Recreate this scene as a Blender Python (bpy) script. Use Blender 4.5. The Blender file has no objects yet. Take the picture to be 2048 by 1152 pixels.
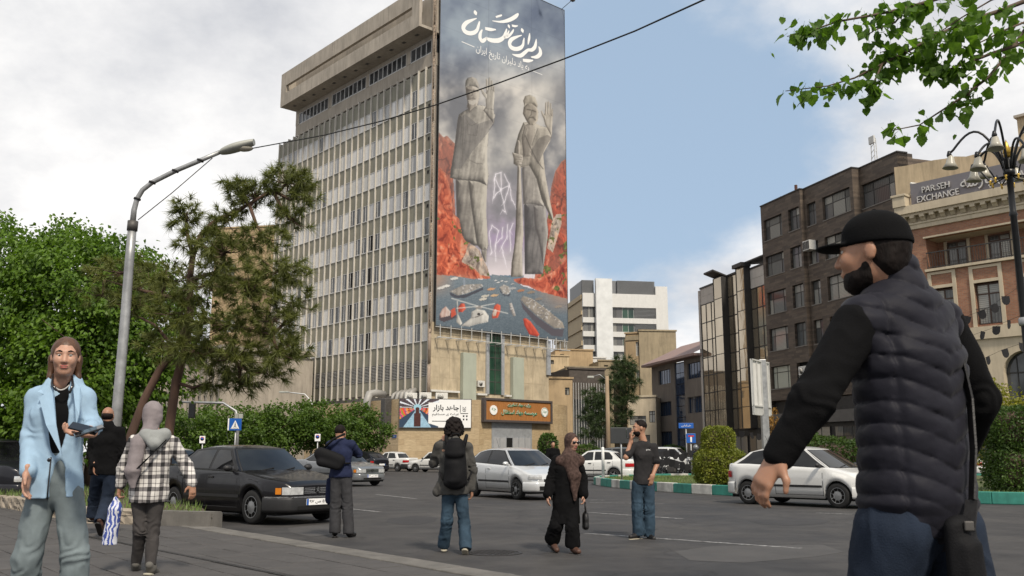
# Street corner at a city square: tower with a mural banner, traffic, pedestrians.
import bpy, bmesh, math, random
import numpy as np
from mathutils import Vector, Matrix, Euler
random.seed(7); RNG = np.random.default_rng(7)
R_ = math.radians
SC = bpy.context.scene
COL = SC.collection
# ------------------------------------------------------------------ camera
F_PX = 1815.0; PITCH = math.atan(333 / F_PX); CP, SP = math.cos(PITCH), math.sin(PITCH); EYE = 1.23
cam = bpy.data.cameras.new('camera'); cam.sensor_width = 36; cam.lens = F_PX * 36 / 2048
cam.clip_start = 0.05; cam.clip_end = 5000
cam.dof.use_dof = True; cam.dof.focus_distance = 13.0; cam.dof.aperture_fstop = 9.0
camo = bpy.data.objects.new('camera', cam); COL.objects.link(camo)
camo.location = (0, 0, EYE); camo.rotation_euler = (math.pi / 2 + PITCH, 0, 0)
SC.camera = camo
# ------------------------------------------------------------------ sky, sun, exposure
SUN_EL, SUN_AZ = R_(48), R_(158)          # azimuth clockwise from +Y (view direction): sun behind and right
w = bpy.data.worlds.new('World'); SC.world = w; w.use_nodes = True
nt = w.node_tree; nt.nodes.clear()
def WN(t, **k):
	n = nt.nodes.new(t)
	for a, b in k.items(): setattr(n, a, b)
	return n
def wl(a, b): nt.links.new(a, b)
def wmath(op, a, b=None, c=None, clamp=False):
	n = WN('ShaderNodeMath', operation=op); n.use_clamp = clamp
	for i, v in enumerate((a, b, c)):
		if v is None: continue
		if isinstance(v, (int, float)): n.inputs[i].default_value = v
		else: wl(v, n.inputs[i])
	return n.outputs[0]
sky = WN('ShaderNodeTexSky', sky_type='NISHITA'); sky.sun_disc = False
sky.sun_elevation = SUN_EL; sky.sun_rotation = SUN_AZ; sky.air_density = 1.0; sky.dust_density = 1.6; sky.ozone_density = 1.2
tc = WN('ShaderNodeTexCoord')
sep = WN('ShaderNodeSeparateXYZ'); wl(tc.outputs['Generated'], sep.inputs[0])
den = wmath('ADD', wmath('MAXIMUM', sep.outputs[2], 0.0), 0.42)
cx = wmath('DIVIDE', sep.outputs[0], den); cy = wmath('DIVIDE', sep.outputs[1], den)
cmb = WN('ShaderNodeCombineXYZ'); wl(cx, cmb.inputs[0]); wl(cy, cmb.inputs[1]); cmb.inputs[2].default_value = 3.1
nz = WN('ShaderNodeTexNoise'); nz.inputs['Scale'].default_value = 1.7; nz.inputs['Detail'].default_value = 9; nz.inputs['Roughness'].default_value = .56
wl(cmb.outputs[0], nz.inputs['Vector'])
nz2 = WN('ShaderNodeTexNoise'); nz2.inputs['Scale'].default_value = 2.6; nz2.inputs['Detail'].default_value = 7; nz2.inputs['Roughness'].default_value = .6
wl(cmb.outputs[0], nz2.inputs['Vector'])
# cloud bank heavier to the west (left of the view), broken towards the east
bank = wmath('MULTIPLY', wmath('ADD', wmath('ABSOLUTE', wmath('ADD', sep.outputs[0], -0.10)), -0.13), 1.25)
cov = wmath('ADD', wmath('ADD', nz.outputs[0], wmath('MINIMUM', bank, 0.30)), wmath('MULTIPLY', wmath('MAXIMUM', wmath('SUBTRACT', .31, sep.outputs[2]), 0.), 1.25))
mask = WN('ShaderNodeMapRange', interpolation_type='SMOOTHSTEP'); wl(cov, mask.inputs[0])
mask.inputs[1].default_value = .47; mask.inputs[2].default_value = .66
ccol = WN('ShaderNodeValToRGB'); wl(nz2.outputs[0], ccol.inputs[0])
ccol.color_ramp.elements[0].position = .33; ccol.color_ramp.elements[0].color = (.56, .575, .61, 1)
ccol.color_ramp.elements[1].position = .66; ccol.color_ramp.elements[1].color = (1.0, .985, .96, 1)
cmul = WN('ShaderNodeMix', data_type='RGBA', blend_type='MULTIPLY'); cmul.inputs[0].default_value = 1
wl(ccol.outputs[0], cmul.inputs[6]); cmul.inputs[7].default_value = (12.4, 12.4, 12.5, 1)
# thin high haze lifts the blue
hz = WN('ShaderNodeMix', data_type='RGBA'); hz.inputs[0].default_value = .68
wl(sky.outputs[0], hz.inputs[6]); hz.inputs[7].default_value = (5.8, 7.6, 9.8, 1)
mix = WN('ShaderNodeMix', data_type='RGBA'); wl(mask.outputs[0], mix.inputs[0]); wl(hz.outputs[2], mix.inputs[6]); wl(cmul.outputs[2], mix.inputs[7])
bg = WN('ShaderNodeBackground'); bg.inputs[1].default_value = .066; wl(mix.outputs[2], bg.inputs[0])
wo = WN('ShaderNodeOutputWorld'); wl(bg.outputs[0], wo.inputs[0])
sl = bpy.data.lights.new('sun', 'SUN'); sl.energy = 3.1; sl.angle = R_(8); sl.color = (1, .90, .76)
slo = bpy.data.objects.new('sun', sl); COL.objects.link(slo)
sd = Vector((math.sin(SUN_AZ) * math.cos(SUN_EL), math.cos(SUN_AZ) * math.cos(SUN_EL), math.sin(SUN_EL)))
slo.rotation_euler = sd.to_track_quat('Z', 'Y').to_euler(); slo.location = sd * 60
SC.view_settings.view_transform = 'Standard'; SC.view_settings.look = 'None'; SC.view_settings.exposure = 0.42; SC.view_settings.gamma = 1
SC.view_settings.use_curve_mapping = False
try:
	SC.cycles.max_bounces = 6; SC.cycles.transparent_max_bounces = 12; SC.cycles.use_denoising = True
	SC.cycles.sample_clamp_indirect = 6
except Exception: pass
# ------------------------------------------------------------------ survey helpers: photo sight lines to places
def ray(x, y):
	dx = (x - 1024) / F_PX; dy = (576 - y) / F_PX
	return np.array([dx, CP - dy * SP, SP + dy * CP])
def gnd(x, y, z=0.0):
	r = ray(x, y); t = (z - EYE) / r[2]
	return Vector((r[0] * t, r[1] * t, z))
def at(x, y, Y):
	r = ray(x, y); t = Y / r[1]
	return Vector((r[0] * t, Y, EYE + r[2] * t))
class Facade:
	"""vertical plane through (px,py) with unit direction u; sz(x,y) gives metres along and up"""
	def __init__(s, P, u):
		s.u = np.array(u, float) / np.hypot(*u); s.P = np.array(P[:2], float); s.n = np.array([s.u[1], -s.u[0]])
	def sz(s, x, y):
		r = ray(x, y); t = s.P @ s.n / (r[:2] @ s.n); q = r * t
		return float((q[:2] - s.P) @ s.u), float(EYE + q[2])
	def ang(s): return math.atan2(s.u[1], s.u[0])
# ------------------------------------------------------------------ object helpers
def tag(o, label=None, cat=None, group=None, kind=None):
	if label: o['label'] = label
	if cat: o['category'] = cat
	if group: o['group'] = group
	if kind: o['kind'] = kind
	return o
def empty(name, loc=(0, 0, 0), rz=0.0, label=None, cat=None, group=None):
	o = bpy.data.objects.new(name, None); COL.objects.link(o); o.empty_display_size = .2
	o.location = loc; o.rotation_euler = (0, 0, rz)
	return tag(o, label, cat, group)
def put(name, me, parent=None, loc=None, rz=None, m=None):
	o = bpy.data.objects.new(name, me); COL.objects.link(o)
	if parent is not None: o.parent = parent
	if loc is not None: o.location = loc
	if rz is not None: o.rotation_euler = (0, 0, rz) if isinstance(rz, (int, float)) else rz
	if m is not None and len(me.materials) == 0: me.materials.append(MT(m))
	return o
def copy_tree(o, parent=None):
	c = o.copy(); COL.objects.link(c)
	if parent is not None: c.parent = parent
	for ch in o.children: copy_tree(ch, c)
	return c
class MB:
	"""collects polygons into one mesh"""
	def __init__(s): s.v = []; s.f = []; s.mi = []; s.sm = []; s.cur = 0; s.smooth = False; s.mats = []
	def use(s, m):
		if m not in s.mats: s.mats.append(m)
		s.cur = s.mats.index(m); return s
	def add(s, vs, fs):
		b = len(s.v); s.v.extend([tuple(p) for p in vs])
		for f in fs: s.f.append(tuple(i + b for i in f)); s.mi.append(s.cur); s.sm.append(s.smooth)
		return s
	def box(s, x0, x1, y0, y1, z0, z1):
		v = [(x, y, z) for z in (z0, z1) for y in (y0, y1) for x in (x0, x1)]
		return s.add(v, [(0, 2, 3, 1), (4, 5, 7, 6), (0, 1, 5, 4), (2, 6, 7, 3), (0, 4, 6, 2), (1, 3, 7, 5)])
	def bbox(s, x0, x1, y0, y1, z0, z1, b=.01):
		"""box with chamfered vertical and top edges"""
		bm = bmesh.new(); bmesh.ops.create_cube(bm, size=1)
		for v in bm.verts: v.co = ((x0 + x1) / 2 + v.co.x * (x1 - x0), (y0 + y1) / 2 + v.co.y * (y1 - y0), (z0 + z1) / 2 + v.co.z * (z1 - z0))
		bmesh.ops.bevel(bm, geom=bm.edges[:], offset=b, segments=2, affect='EDGES', profile=.5)
		bm.verts.index_update(); s.add([v.co for v in bm.verts], [[v.index for v in f.verts] for f in bm.faces]); bm.free(); return s
	def quad(s, a, b, c, d): return s.add([a, b, c, d], [(0, 1, 2, 3)])
	def beam(s, a, b, wx, wz=None):
		"""rectangular bar from a to b"""
		a, b = Vector(a), Vector(b); wz = wz or wx; d = (b - a).normalized()
		up = Vector((0, 0, 1)) if abs(d.z) < .95 else Vector((1, 0, 0))
		x = d.cross(up).normalized() * wx / 2; z = d.cross(x).normalized() * wz / 2
		v = [p + sx * x + sz * z for p in (a, b) for sx, sz in ((-1, -1), (1, -1), (1, 1), (-1, 1))]
		return s.add(v, [(3, 2, 1, 0), (4, 5, 6, 7), (0, 1, 5, 4), (1, 2, 6, 5), (2, 3, 7, 6), (3, 0, 4, 7)])
	def tube(s, pts, rad, n=8, cap=True, smooth=True):
		pts = [Vector(p) for p in pts]; m = len(pts)
		if isinstance(rad, (int, float)): rad = [rad] * m
		old = s.smooth; s.smooth = smooth
		vs = []; ref = None
		for i, p in enumerate(pts):
			d = (pts[min(i + 1, m - 1)] - pts[max(i - 1, 0)]).normalized()
			if ref is None: ref = Vector((0, 0, 1)) if abs(d.z) < .9 else Vector((1, 0, 0))
			x = d.cross(ref);
			if x.length < 1e-4: x = d.orthogonal()
			x.normalize(); y = d.cross(x); ref = x.cross(d)
			for k in range(n):
				a = 2 * math.pi * k / n; vs.append(p + (x * math.cos(a) + y * math.sin(a)) * rad[i])
		fs = [(i * n + k, i * n + (k + 1) % n, (i + 1) * n + (k + 1) % n, (i + 1) * n + k) for i in range(m - 1) for k in range(n)]
		if cap: fs += [tuple(range(n))[::-1], tuple((m - 1) * n + k for k in range(n))]
		s.add(vs, fs); s.smooth = old; return s
	def lathe(s, prof, n=16, c=(0, 0, 0), axis='z', smooth=True, cap=True):
		"""prof: list of (radius, height)"""
		old = s.smooth; s.smooth = smooth; vs = []
		for r, h in prof:
			for k in range(n):
				a = 2 * math.pi * k / n; p = (r * math.cos(a), r * math.sin(a), h)
				if axis == 'y': p = (p[0], p[2], p[1])
				if axis == 'x': p = (p[2], p[0], p[1])
				vs.append((p[0] + c[0], p[1] + c[1], p[2] + c[2]))
		m = len(prof)
		s.add(vs, [(i * n + k, i * n + (k + 1) % n, (i + 1) * n + (k + 1) % n, (i + 1) * n + k) for i in range(m - 1) for k in range(n)] + ([tuple(range(n))[::-1], tuple((m - 1) * n + k for k in range(n))] if cap else []))
		s.smooth = old; return s
	def prism(s, poly, a0, a1, axis='y'):
		"""extrude 2d polygon: axis y -> poly is (x,z); x -> (y,z); z -> (x,y)"""
		def P(p, a): return {'y': (p[0], a, p[1]), 'x': (a, p[0], p[1]), 'z': (p[0], p[1], a)}[axis]
		n = len(poly); v = [P(p, a0) for p in poly] + [P(p, a1) for p in poly]
		return s.add(v, [tuple(range(n)), tuple(range(2 * n - 1, n - 1, -1))] + [(i, i + n, (i + 1) % n + n, (i + 1) % n) for i in range(n)])
	def grid(s, fn, nu, nv, closed_u=False):
		vs = [fn(i / (nu - (0 if closed_u else 1)), j / (nv - 1)) for j in range(nv) for i in range(nu)]
		U = nu if closed_u else nu - 1
		return s.add(vs, [(j * nu + i, j * nu + (i + 1) % nu, (j + 1) * nu + (i + 1) % nu, (j + 1) * nu + i) for j in range(nv - 1) for i in range(U)])
	def mesh(s, name, fix=False):
		me = bpy.data.meshes.new(name); me.from_pydata(s.v, [], s.f)
		for m in s.mats: me.materials.append(MT(m))
		me.polygons.foreach_set('material_index', s.mi)
		me.polygons.foreach_set('use_smooth', s.sm)
		if fix:
			bm = bmesh.new(); bm.from_mesh(me); bmesh.ops.recalc_face_normals(bm, faces=bm.faces[:]); bm.to_mesh(me); bm.free()
		me.update(); return me
	def build(s, name, m, parent=None, loc=None, rz=None, fix=False):
		if m is not None and not s.mats: s.mats = [m]
		return put(name, s.mesh(name, fix), parent, loc, rz)
def np_mesh(name, V, Fq, m, smooth=True):
	"""fast mesh from numpy arrays: V (n,3), Fq (k,3|4)"""
	me = bpy.data.meshes.new(name); V = np.asarray(V, np.float32); Fq = np.asarray(Fq, np.int32)
	k = Fq.shape[1]; me.vertices.add(len(V)); me.vertices.foreach_set('co', V.ravel())
	me.loops.add(Fq.size); me.loops.foreach_set('vertex_index', Fq.ravel())
	me.polygons.add(len(Fq)); me.polygons.foreach_set('loop_start', np.arange(0, Fq.size, k, dtype=np.int32))
	try: me.polygons.foreach_set('loop_total', np.full(len(Fq), k, np.int32))
	except Exception: pass
	me.polygons.foreach_set('use_smooth', np.full(len(Fq), smooth))
	if m is not None: me.materials.append(MT(m))
	me.update(calc_edges=True); return me
# ------------------------------------------------------------------ materials
_M = {}; _MF = {}
def MT(name):
	if isinstance(name, bpy.types.Material): return name
	if name not in _M: _M[name] = _MF[name]()
	return _M[name]
class ND:
	def __init__(s, name):
		s.m = bpy.data.materials.new(name); s.m.use_nodes = True; s.t = s.m.node_tree
		s.b = s.t.nodes['Principled BSDF']; s.out = s.t.nodes['Material Output']
	def n(s, t, ins=None, **k):
		n = s.t.nodes.new('ShaderNode' + t)
		for a, b in k.items(): setattr(n, a, b)
		for a, b in (ins or {}).items(): s.set(n.inputs[a], b)
		return n
	def set(s, sock, v):
		if isinstance(v, bpy.types.NodeSocket): s.t.links.new(v, sock)
		else: sock.default_value = v
	def math(s, op, a, b=None, clamp=False):
		n = s.n('Math', operation=op); n.use_clamp = clamp; s.set(n.inputs[0], a)
		if b is not None: s.set(n.inputs[1], b)
		return n.outputs[0]
	def coord(s, stretch=(1, 1, 1), rnd=True):
		tc = s.n('TexCoord'); mp = s.n('Mapping'); mp.inputs['Scale'].default_value = stretch
		s.t.links.new(tc.outputs['Object'], mp.inputs[0])
		if rnd:
			oi = s.n('ObjectInfo'); c = s.n('VectorMath', operation='SCALE'); c.inputs[0].default_value = (37, 19, 53)
			s.t.links.new(oi.outputs['Random'], c.inputs['Scale']); s.t.links.new(c.outputs[0], mp.inputs['Location'])
		return mp.outputs[0]
	def noise(s, vec, scale=4, detail=6, rough=.6, dist=0):
		n = s.n('TexNoise', {'Scale': scale, 'Detail': detail, 'Roughness': rough, 'Distortion': dist}); s.t.links.new(vec, n.inputs['Vector']); return n.outputs[0]
	def ramp(s, fac, stops):
		r = s.n('ValToRGB'); s.t.links.new(fac, r.inputs[0]); e = r.color_ramp.elements
		while len(e) < len(stops): e.new(.5)
		for el, (p, c) in zip(e, stops): el.position = p; el.color = (*c, 1) if len(c) == 3 else c
		return r.outputs[0]
	def mixc(s, fac, a, b, mode='MIX'):
		n = s.n('Mix', data_type='RGBA', blend_type=mode); s.set(n.inputs[0], fac)
		s.set(n.inputs[6], (*a, 1) if isinstance(a, tuple) and len(a) == 3 else a); s.set(n.inputs[7], (*b, 1) if isinstance(b, tuple) and len(b) == 3 else b)
		return n.outputs[2]
	def bump(s, h, strength=.3, dist=.02):
		n = s.n('Bump', {'Strength': strength, 'Distance': dist}); s.t.links.new(h, n.inputs['Height']); s.t.links.new(n.outputs[0], s.b.inputs['Normal']); return n
	def fin(s, col=None, rough=None, metal=None, spec=None):
		if col is not None: s.set(s.b.inputs['Base Color'], (*col, 1) if isinstance(col, tuple) and len(col) == 3 else col)
		if rough is not None: s.set(s.b.inputs['Roughness'], rough)
		if metal is not None: s.set(s.b.inputs['Metallic'], metal)
		if spec is not None: s.set(s.b.inputs['Specular IOR Level'], spec)
		return s.m
def D(name, col, rough=.7, metal=0., var=.15, scale=3., bump=0., bscale=40., stretch=(1, 1, 1), col2=None, spec=.4, coat=0., dirt=0., sheen=0., rvar=.1):
	"""register a weathered plain material"""
	def mk():
		d = ND(name); v = d.coord(stretch)
		f = d.noise(v, scale, 7, .62)
		lo = tuple(c * (1 - var) for c in col); hi = tuple(min(1, c * (1 + var)) for c in (col2 or col))
		c = d.ramp(f, [(.3, lo), (.7, hi)])
		if dirt:
			v2 = d.coord((1.3, 1.3, .16)); g = d.noise(v2, 2.2, 6, .7)
			k = d.ramp(g, [(.42, (1, 1, 1)), (.72, (1 - dirt,) * 3)]); c = d.mixc(1.0, c, k, 'MULTIPLY')
		r = d.math('ADD', d.math('MULTIPLY', f, rvar), rough - rvar / 2)
		d.fin(c, r, metal, spec)
		if coat: d.b.inputs['Coat Weight'].default_value = coat; d.b.inputs['Coat Roughness'].default_value = .04
		if sheen: d.b.inputs['Sheen Weight'].default_value = sheen
		if bump: d.bump(d.noise(v, bscale, 4, .6), bump, .01)
		return d.m
	_MF[name] = mk; return name
def hsh(*k):
	return random.Random(str(k)).random()
def nz3(P, s, seed=0):
	"""vectorised value noise, P (n,3)"""
	P = np.asarray(P, np.float64) * s + seed * 17.13; i = np.floor(P).astype(np.int64); f = P - i; f = f * f * (3 - 2 * f)
	def h(a, b, c):
		n = (a * 374761393 + b * 668265263 + c * 2147483647 + seed * 1013) & 0x7fffffff
		n = ((n ^ (n >> 13)) * 1274126177) & 0x7fffffff
		return ((n ^ (n >> 16)) & 0xffff) / 65535.0
	x, y, z = i[:, 0], i[:, 1], i[:, 2]; fx, fy, fz = f[:, 0], f[:, 1], f[:, 2]
	def L(a, b, t): return a + (b - a) * t
	return L(L(L(h(x, y, z), h(x + 1, y, z), fx), L(h(x, y + 1, z), h(x + 1, y + 1, z), fx), fy),
			 L(L(h(x, y, z + 1), h(x + 1, y, z + 1), fx), L(h(x, y + 1, z + 1), h(x + 1, y + 1, z + 1), fx), fy), fz) * 2 - 1
def fbm(P, s, o=4, seed=0):
	a = 0; amp = 1.; t = 0
	for k in range(o): a = a + amp * nz3(P, s * 2 ** k, seed + k * 7); t += amp; amp *= .5
	return a / t
# ------------------------------------------------------------------ lettering (Persian joined by hand with presentation forms)
_AR = {'ا': 'FE8D FE8E', 'آ': 'FE81 FE82', 'ب': 'FE8F FE90 FE91 FE92', 'پ': 'FB56 FB57 FB58 FB59', 'ت': 'FE95 FE96 FE97 FE98', 'ج': 'FE9D FE9E FE9F FEA0', 'چ': 'FB7A FB7B FB7C FB7D',
	   'خ': 'FEA5 FEA6 FEA7 FEA8', 'د': 'FEA9 FEAA', 'ر': 'FEAD FEAE', 'ز': 'FEAF FEB0', 'س': 'FEB1 FEB2 FEB3 FEB4', 'ش': 'FEB5 FEB6 FEB7 FEB8', 'ص': 'FEB9 FEBA FEBB FEBC', 'ض': 'FEBD FEBE FEBF FEC0', 'ع': 'FEC9 FECA FECB FECC',
	   'ف': 'FED1 FED2 FED3 FED4', 'ق': 'FED5 FED6 FED7 FED8', 'ک': 'FB8E FB8F FB90 FB91', 'ل': 'FEDD FEDE FEDF FEE0', 'م': 'FEE1 FEE2 FEE3 FEE4', 'ن': 'FEE5 FEE6 FEE7 FEE8', 'و': 'FEED FEEE', 'ه': 'FEE9 FEEA FEEB FEEC',
	   'ی': 'FBFC FBFD FBFE FBFF', 'ئ': 'FE89 FE8A FE8B FE8C'}
def persian(s):
	out = []
	for i, c in enumerate(s):
		if c not in _AR:
			out.append('' if c == '\u200c' else c); continue
		fm = _AR[c].split(); p = i > 0 and s[i - 1] in _AR and len(_AR[s[i - 1]].split()) == 4; n = len(fm) == 4 and i + 1 < len(s) and s[i + 1] in _AR
		k = (3 if n else 1) if p else (2 if n else 0)
		out.append(chr(int(fm[k], 16)))
	return ''.join(out)[::-1]
def text_mesh(s, width=None, height=None, depth=0.0, bold=0.0, shear=0.0):
	"""letters as a mesh in local x,z (front faces -y), left-bottom at origin"""
	cu = bpy.data.curves.new('lettering', 'FONT'); cu.body = s; cu.extrude = depth; cu.offset = bold; cu.shear = shear; cu.resolution_u = 3
	o = bpy.data.objects.new('lettering', cu); me = bpy.data.meshes.new_from_object(o); bpy.data.objects.remove(o)
	V = np.zeros(len(me.vertices) * 3, np.float32); me.vertices.foreach_get('co', V); V = V.reshape(-1, 3)
	V[:, :2] -= V[:, :2].min(0); ext = V[:, :2].max(0)
	sx = width / ext[0] if width else None; sy = height / ext[1] if height else None
	if sx is None: sx = sy
	if sy is None: sy = sx
	W = np.stack([V[:, 0] * sx, -V[:, 2], V[:, 1] * sy], 1); me.vertices.foreach_set('co', W.astype(np.float32).ravel())
	me.update(); return me
# ================================================================== ground
def m_asphalt():
	d = ND('asphalt'); v = d.coord(rnd=False)
	a = d.noise(v, .35, 5, .6); b = d.noise(v, 160, 3, .6); c0 = d.noise(v, 1.6, 6, .65)
	base = d.ramp(a, [(.3, (.029, .028, .029)), (.7, (.056, .053, .051))])
	k = d.ramp(c0, [(.35, (.72, .72, .73)), (.66, (1.2, 1.19, 1.17))]); base = d.mixc(1., base, k, 'MULTIPLY')
	g = d.ramp(b, [(.3, (.72, .72, .72)), (.72, (1.4, 1.39, 1.37))]); base = d.mixc(.8, base, g, 'MULTIPLY')
	vo = d.n('TexVoronoi', {'Scale': .33}, feature='DISTANCE_TO_EDGE'); wv = d.n('VectorMath', operation='ADD'); nn = d.n('TexNoise', {'Scale': 1.2, 'Detail': 5}); d.t.links.new(v, nn.inputs['Vector'])
	d.t.links.new(v, wv.inputs[0]); d.t.links.new(nn.outputs['Color'], wv.inputs[1]); d.t.links.new(wv.outputs[0], vo.inputs['Vector'])
	cr = d.ramp(vo.outputs['Distance'], [(0., (.55, .55, .55)), (.012, (1, 1, 1))]); base = d.mixc(.75, base, cr, 'MULTIPLY')
	d.fin(base, d.math('ADD', d.math('MULTIPLY', a, .25), .62), spec=.35); d.bump(b, .35, .006); return d.m
_MF['asphalt'] = m_asphalt
def m_paint():
	d = ND('road_paint'); v = d.coord((1, 1, 1), False); f = d.noise(v, 9, 8, .75)
	c = d.ramp(f, [(.46, (.085, .083, .08)), (.60, (.34, .34, .33))]); d.fin(c, .7); return d.m
_MF['road_paint'] = m_paint
D('paver', (.064, .060, .058), .78, var=.28, scale=1.1, bump=.25, bscale=60, dirt=.25)
D('paver_bed', (.035, .033, .031), .9, var=.3)
D('kerb_stone', (.13, .122, .11), .8, var=.25, scale=3, bump=.3, bscale=30, dirt=.3)
D('rough_stone', (.30, .255, .20), .85, var=.3, scale=5, bump=.9, bscale=9, dirt=.35)
D('kerb_white', (.50, .49, .45), .7, var=.2, scale=5, bump=.15, dirt=.5)
D('kerb_teal', (.035, .21, .165), .6, var=.2, scale=5, bump=.15, dirt=.35)
D('soil', (.07, .055, .035), .95, var=.4, scale=5, bump=.6, bscale=20)
D('lawn_soil', (.075, .085, .035), .95, var=.35, scale=2.5, bump=.5, bscale=30)
D('iron', (.045, .043, .042), .55, .6, var=.3, scale=20, bump=.5, bscale=70)
D('grass_blade', (.10, .15, .035), .6, var=.35, scale=1.4)
road = MB().quad((-600, -60, 0), (600, -60, 0), (600, 900, 0), (-600, 900, 0)).build('road', 'asphalt'); tag(road, kind='structure')
# --- sidewalk at the camera: frame with local x along the kerb edge, local y into the sidewalk
EX = Vector((.631, -.776, 0)); EY = Vector((-.776, -.631, 0)); E0 = Vector((-4.293, 14.052, 0)); SW = .13
rz = math.atan2(EX.y, EX.x);
sw = MB()
sw.prism([(-9.6, 0.0), (40, 0.0), (40, -30), (-9.6, -30)], .0, SW - .012, 'z').build('sidewalk', 'paver_bed', loc=E0, rz=rz)
sidewalk = bpy.data.objects['sidewalk']; tag(sidewalk, kind='structure')
# pavers: 0.62 x 0.41 running bond; those inside the view are single pieces
pw, pd = .62, .41; variants = []
for k in range(6):
	b = MB(); r = random.Random(k); j = [r.uniform(-.004, .004) for _ in range(4)]
	b.bbox(.005, pw - .005, -pd + .005, -.005, -.03, 0, .006); variants.append(b.mesh('paver'))
for me in variants: me.materials.append(MT('paver'))
seen = []; rest = MB()
for row in range(0, 44):
	y0 = -.36 - row * pd
	for cix in range(-16, 34):
		x0 = cix * pw + (pw / 2 if row % 2 else 0)
		c = E0 + EX * (x0 + pw / 2) + EY * (-(y0 - pd / 2))
		if c.y < 1.0: continue
		p = c.xy / max(c.y, .1)
		yy = (SW - EYE) / c.y
		vis = abs(c.x / c.y) < .62 and yy > -.17
		if not (abs(c.x / c.y) < .9): continue
		near = c.y
		(seen if vis else rest.__dict__.setdefault('lst', [])).append((near, x0, y0, row, cix))
seen.sort()
def drained(y0): return abs((-y0) - 2.45) < .12
for i, (n_, x0, y0, row, cix) in enumerate(seen):
	hh = SW + (hsh(row, cix) - .5) * .006
	if i < 300:
		put('paver', variants[int(hsh(cix, row, 2) * 6)], sidewalk, (x0, y0, hh), (R_((hsh(row, cix, 5) - .5) * .5), R_((hsh(row, cix, 6) - .5) * .5), 0))
	else: rest.box(x0 + .005, x0 + pw - .005, y0 - pd + .005, y0 - .005, hh - .03, hh)
for (n_, x0, y0, row, cix) in rest.__dict__.get('lst', []):
	hh = SW + (hsh(row, cix) - .5) * .006; rest.box(x0 + .005, x0 + pw - .005, y0 - pd + .005, y0 - .005, hh - .03, hh)
o = rest.build('paver_field', 'paver', sidewalk); tag(o, kind='stuff')
# kerb stones along the edge (pale granite, one metre each)
ks = MB().bbox(.004, .996, -.345, -.002, -.002, SW + .002, .012).mesh('kerb_stone'); ks.materials.append(MT('kerb_stone'))
kerb = empty('kerb', E0, rz); tag(kerb, kind='structure')
for k in range(-9, 14): put('kerb_stone', ks, kerb, (k, .02, hsh(k) * .006), R_((hsh(k, 1) - .5) * .5))
# gutter strip on the road side
g = MB()
for k in range(-9, 26): g.box(k * .5 + .004, k * .5 + .496, .03, .36, .001, .012 + hsh(k, 9) * .006)
o = g.build('gutter', 'kerb_stone', loc=E0, rz=rz); tag(o, kind='structure')
# slot drain across the paving: a dark recessed channel with a raised lip
sd0 = gnd(320, 1102, SW); sd1 = gnd(572, 1152, SW); dv = (sd1 - sd0).normalized()
o = MB().beam(sd0 - dv * 3 + Vector((0, 0, .002)), sd1 + dv * 6 + Vector((0, 0, .002)), .05, .012).build('drain_slot', 'iron'); tag(o, kind='structure')
# --- painted lane marks
def strip(a, b, wd, nm):
	a, b = Vector(a), Vector(b); n = Vector((-(b - a).y, (b - a).x, 0)).normalized() * wd / 2; z = Vector((0, 0, .004))
	o = MB().quad(a - n + z, b - n + z, b + n + z, a + n + z).build(nm, 'road_paint'); tag(o, kind='structure'); return o
for a, b, wd in (((752, 989), (832, 997.6), .13), ((700, 1018), (759, 1024), .13), ((806, 960), (854, 960), .15), ((1177, 1025), (1366, 1038), .12), ((1170, 1067), (1602, 1097), .11),
				 ((1633, 1026), (1704, 1029), .12), ((1150, 1000), (1210, 1000.5), .13), ((735, 1108), (1026, 1150), .05), ((940, 985), (1010, 990), .12), ((560, 1010), (640, 1016), .12), ((1180, 1005), (1330, 1008), .08)):
	strip(gnd(*a), gnd(*b), wd, 'lane_marking')
# manhole cover
mc = gnd(988, 1106); b = MB(); b.lathe([(.36, 0), (.36, .008), (.315, .009), (.315, .003), (.30, .003), (.30, .008), (0.001, .009)], 32, smooth=False)
for i in range(-4, 5):
	for j in range(-4, 5):
		if math.hypot(i, j) < 4.2: b.box(i * .066 - .018, i * .066 + .018, j * .066 - .018, j * .066 + .018, .008, .014)
o = b.build('manhole_cover', 'iron', loc=mc, rz=.4); tag(o, 'round cast iron manhole cover set in the asphalt behind the man with the backpack', 'manhole cover')
# --- traffic island with painted kerb blocks
isl = [gnd(1207, 973), gnd(1250, 978), gnd(1300, 982), gnd(1390, 988), gnd(1480, 993), Vector((9.2, 25.7, 0)), gnd(1960, 1008), gnd(2048, 1010), Vector((17, 20.7, 0)), Vector((26, 18, 0)), Vector((40, 17, 0)),
	   Vector((44, 30, 0)), Vector((34, 42, 0)), Vector((18, 47, 0)), Vector((8, 46, 0)), Vector((4.6, 43, 0)), Vector((3.3, 39.5, 0))]
def smooth_loop(P, it=2):
	for _ in range(it):
		Q = []
		for i in range(len(P)):
			a, b = P[i], P[(i + 1) % len(P)]; Q += [a * .75 + b * .25, a * .25 + b * .75]
		P = Q
	return P
def walk(P, step):
	P = P + [P[0]]; out = []; carry = 0.0
	for a, b in zip(P, P[1:]):
		L = (b - a).length; t = carry
		while t < L: out.append(a + (b - a) * (t / L)); t += step
		carry = t - L
	return out
loop = smooth_loop(isl); KH = .30
stops = walk(loop, 1.0)
island = empty('traffic_island', (0, 0, 0)); tag(island, kind='structure')
k0 = min(range(len(stops)), key=lambda i: (stops[i] - isl[0]).length)
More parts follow.
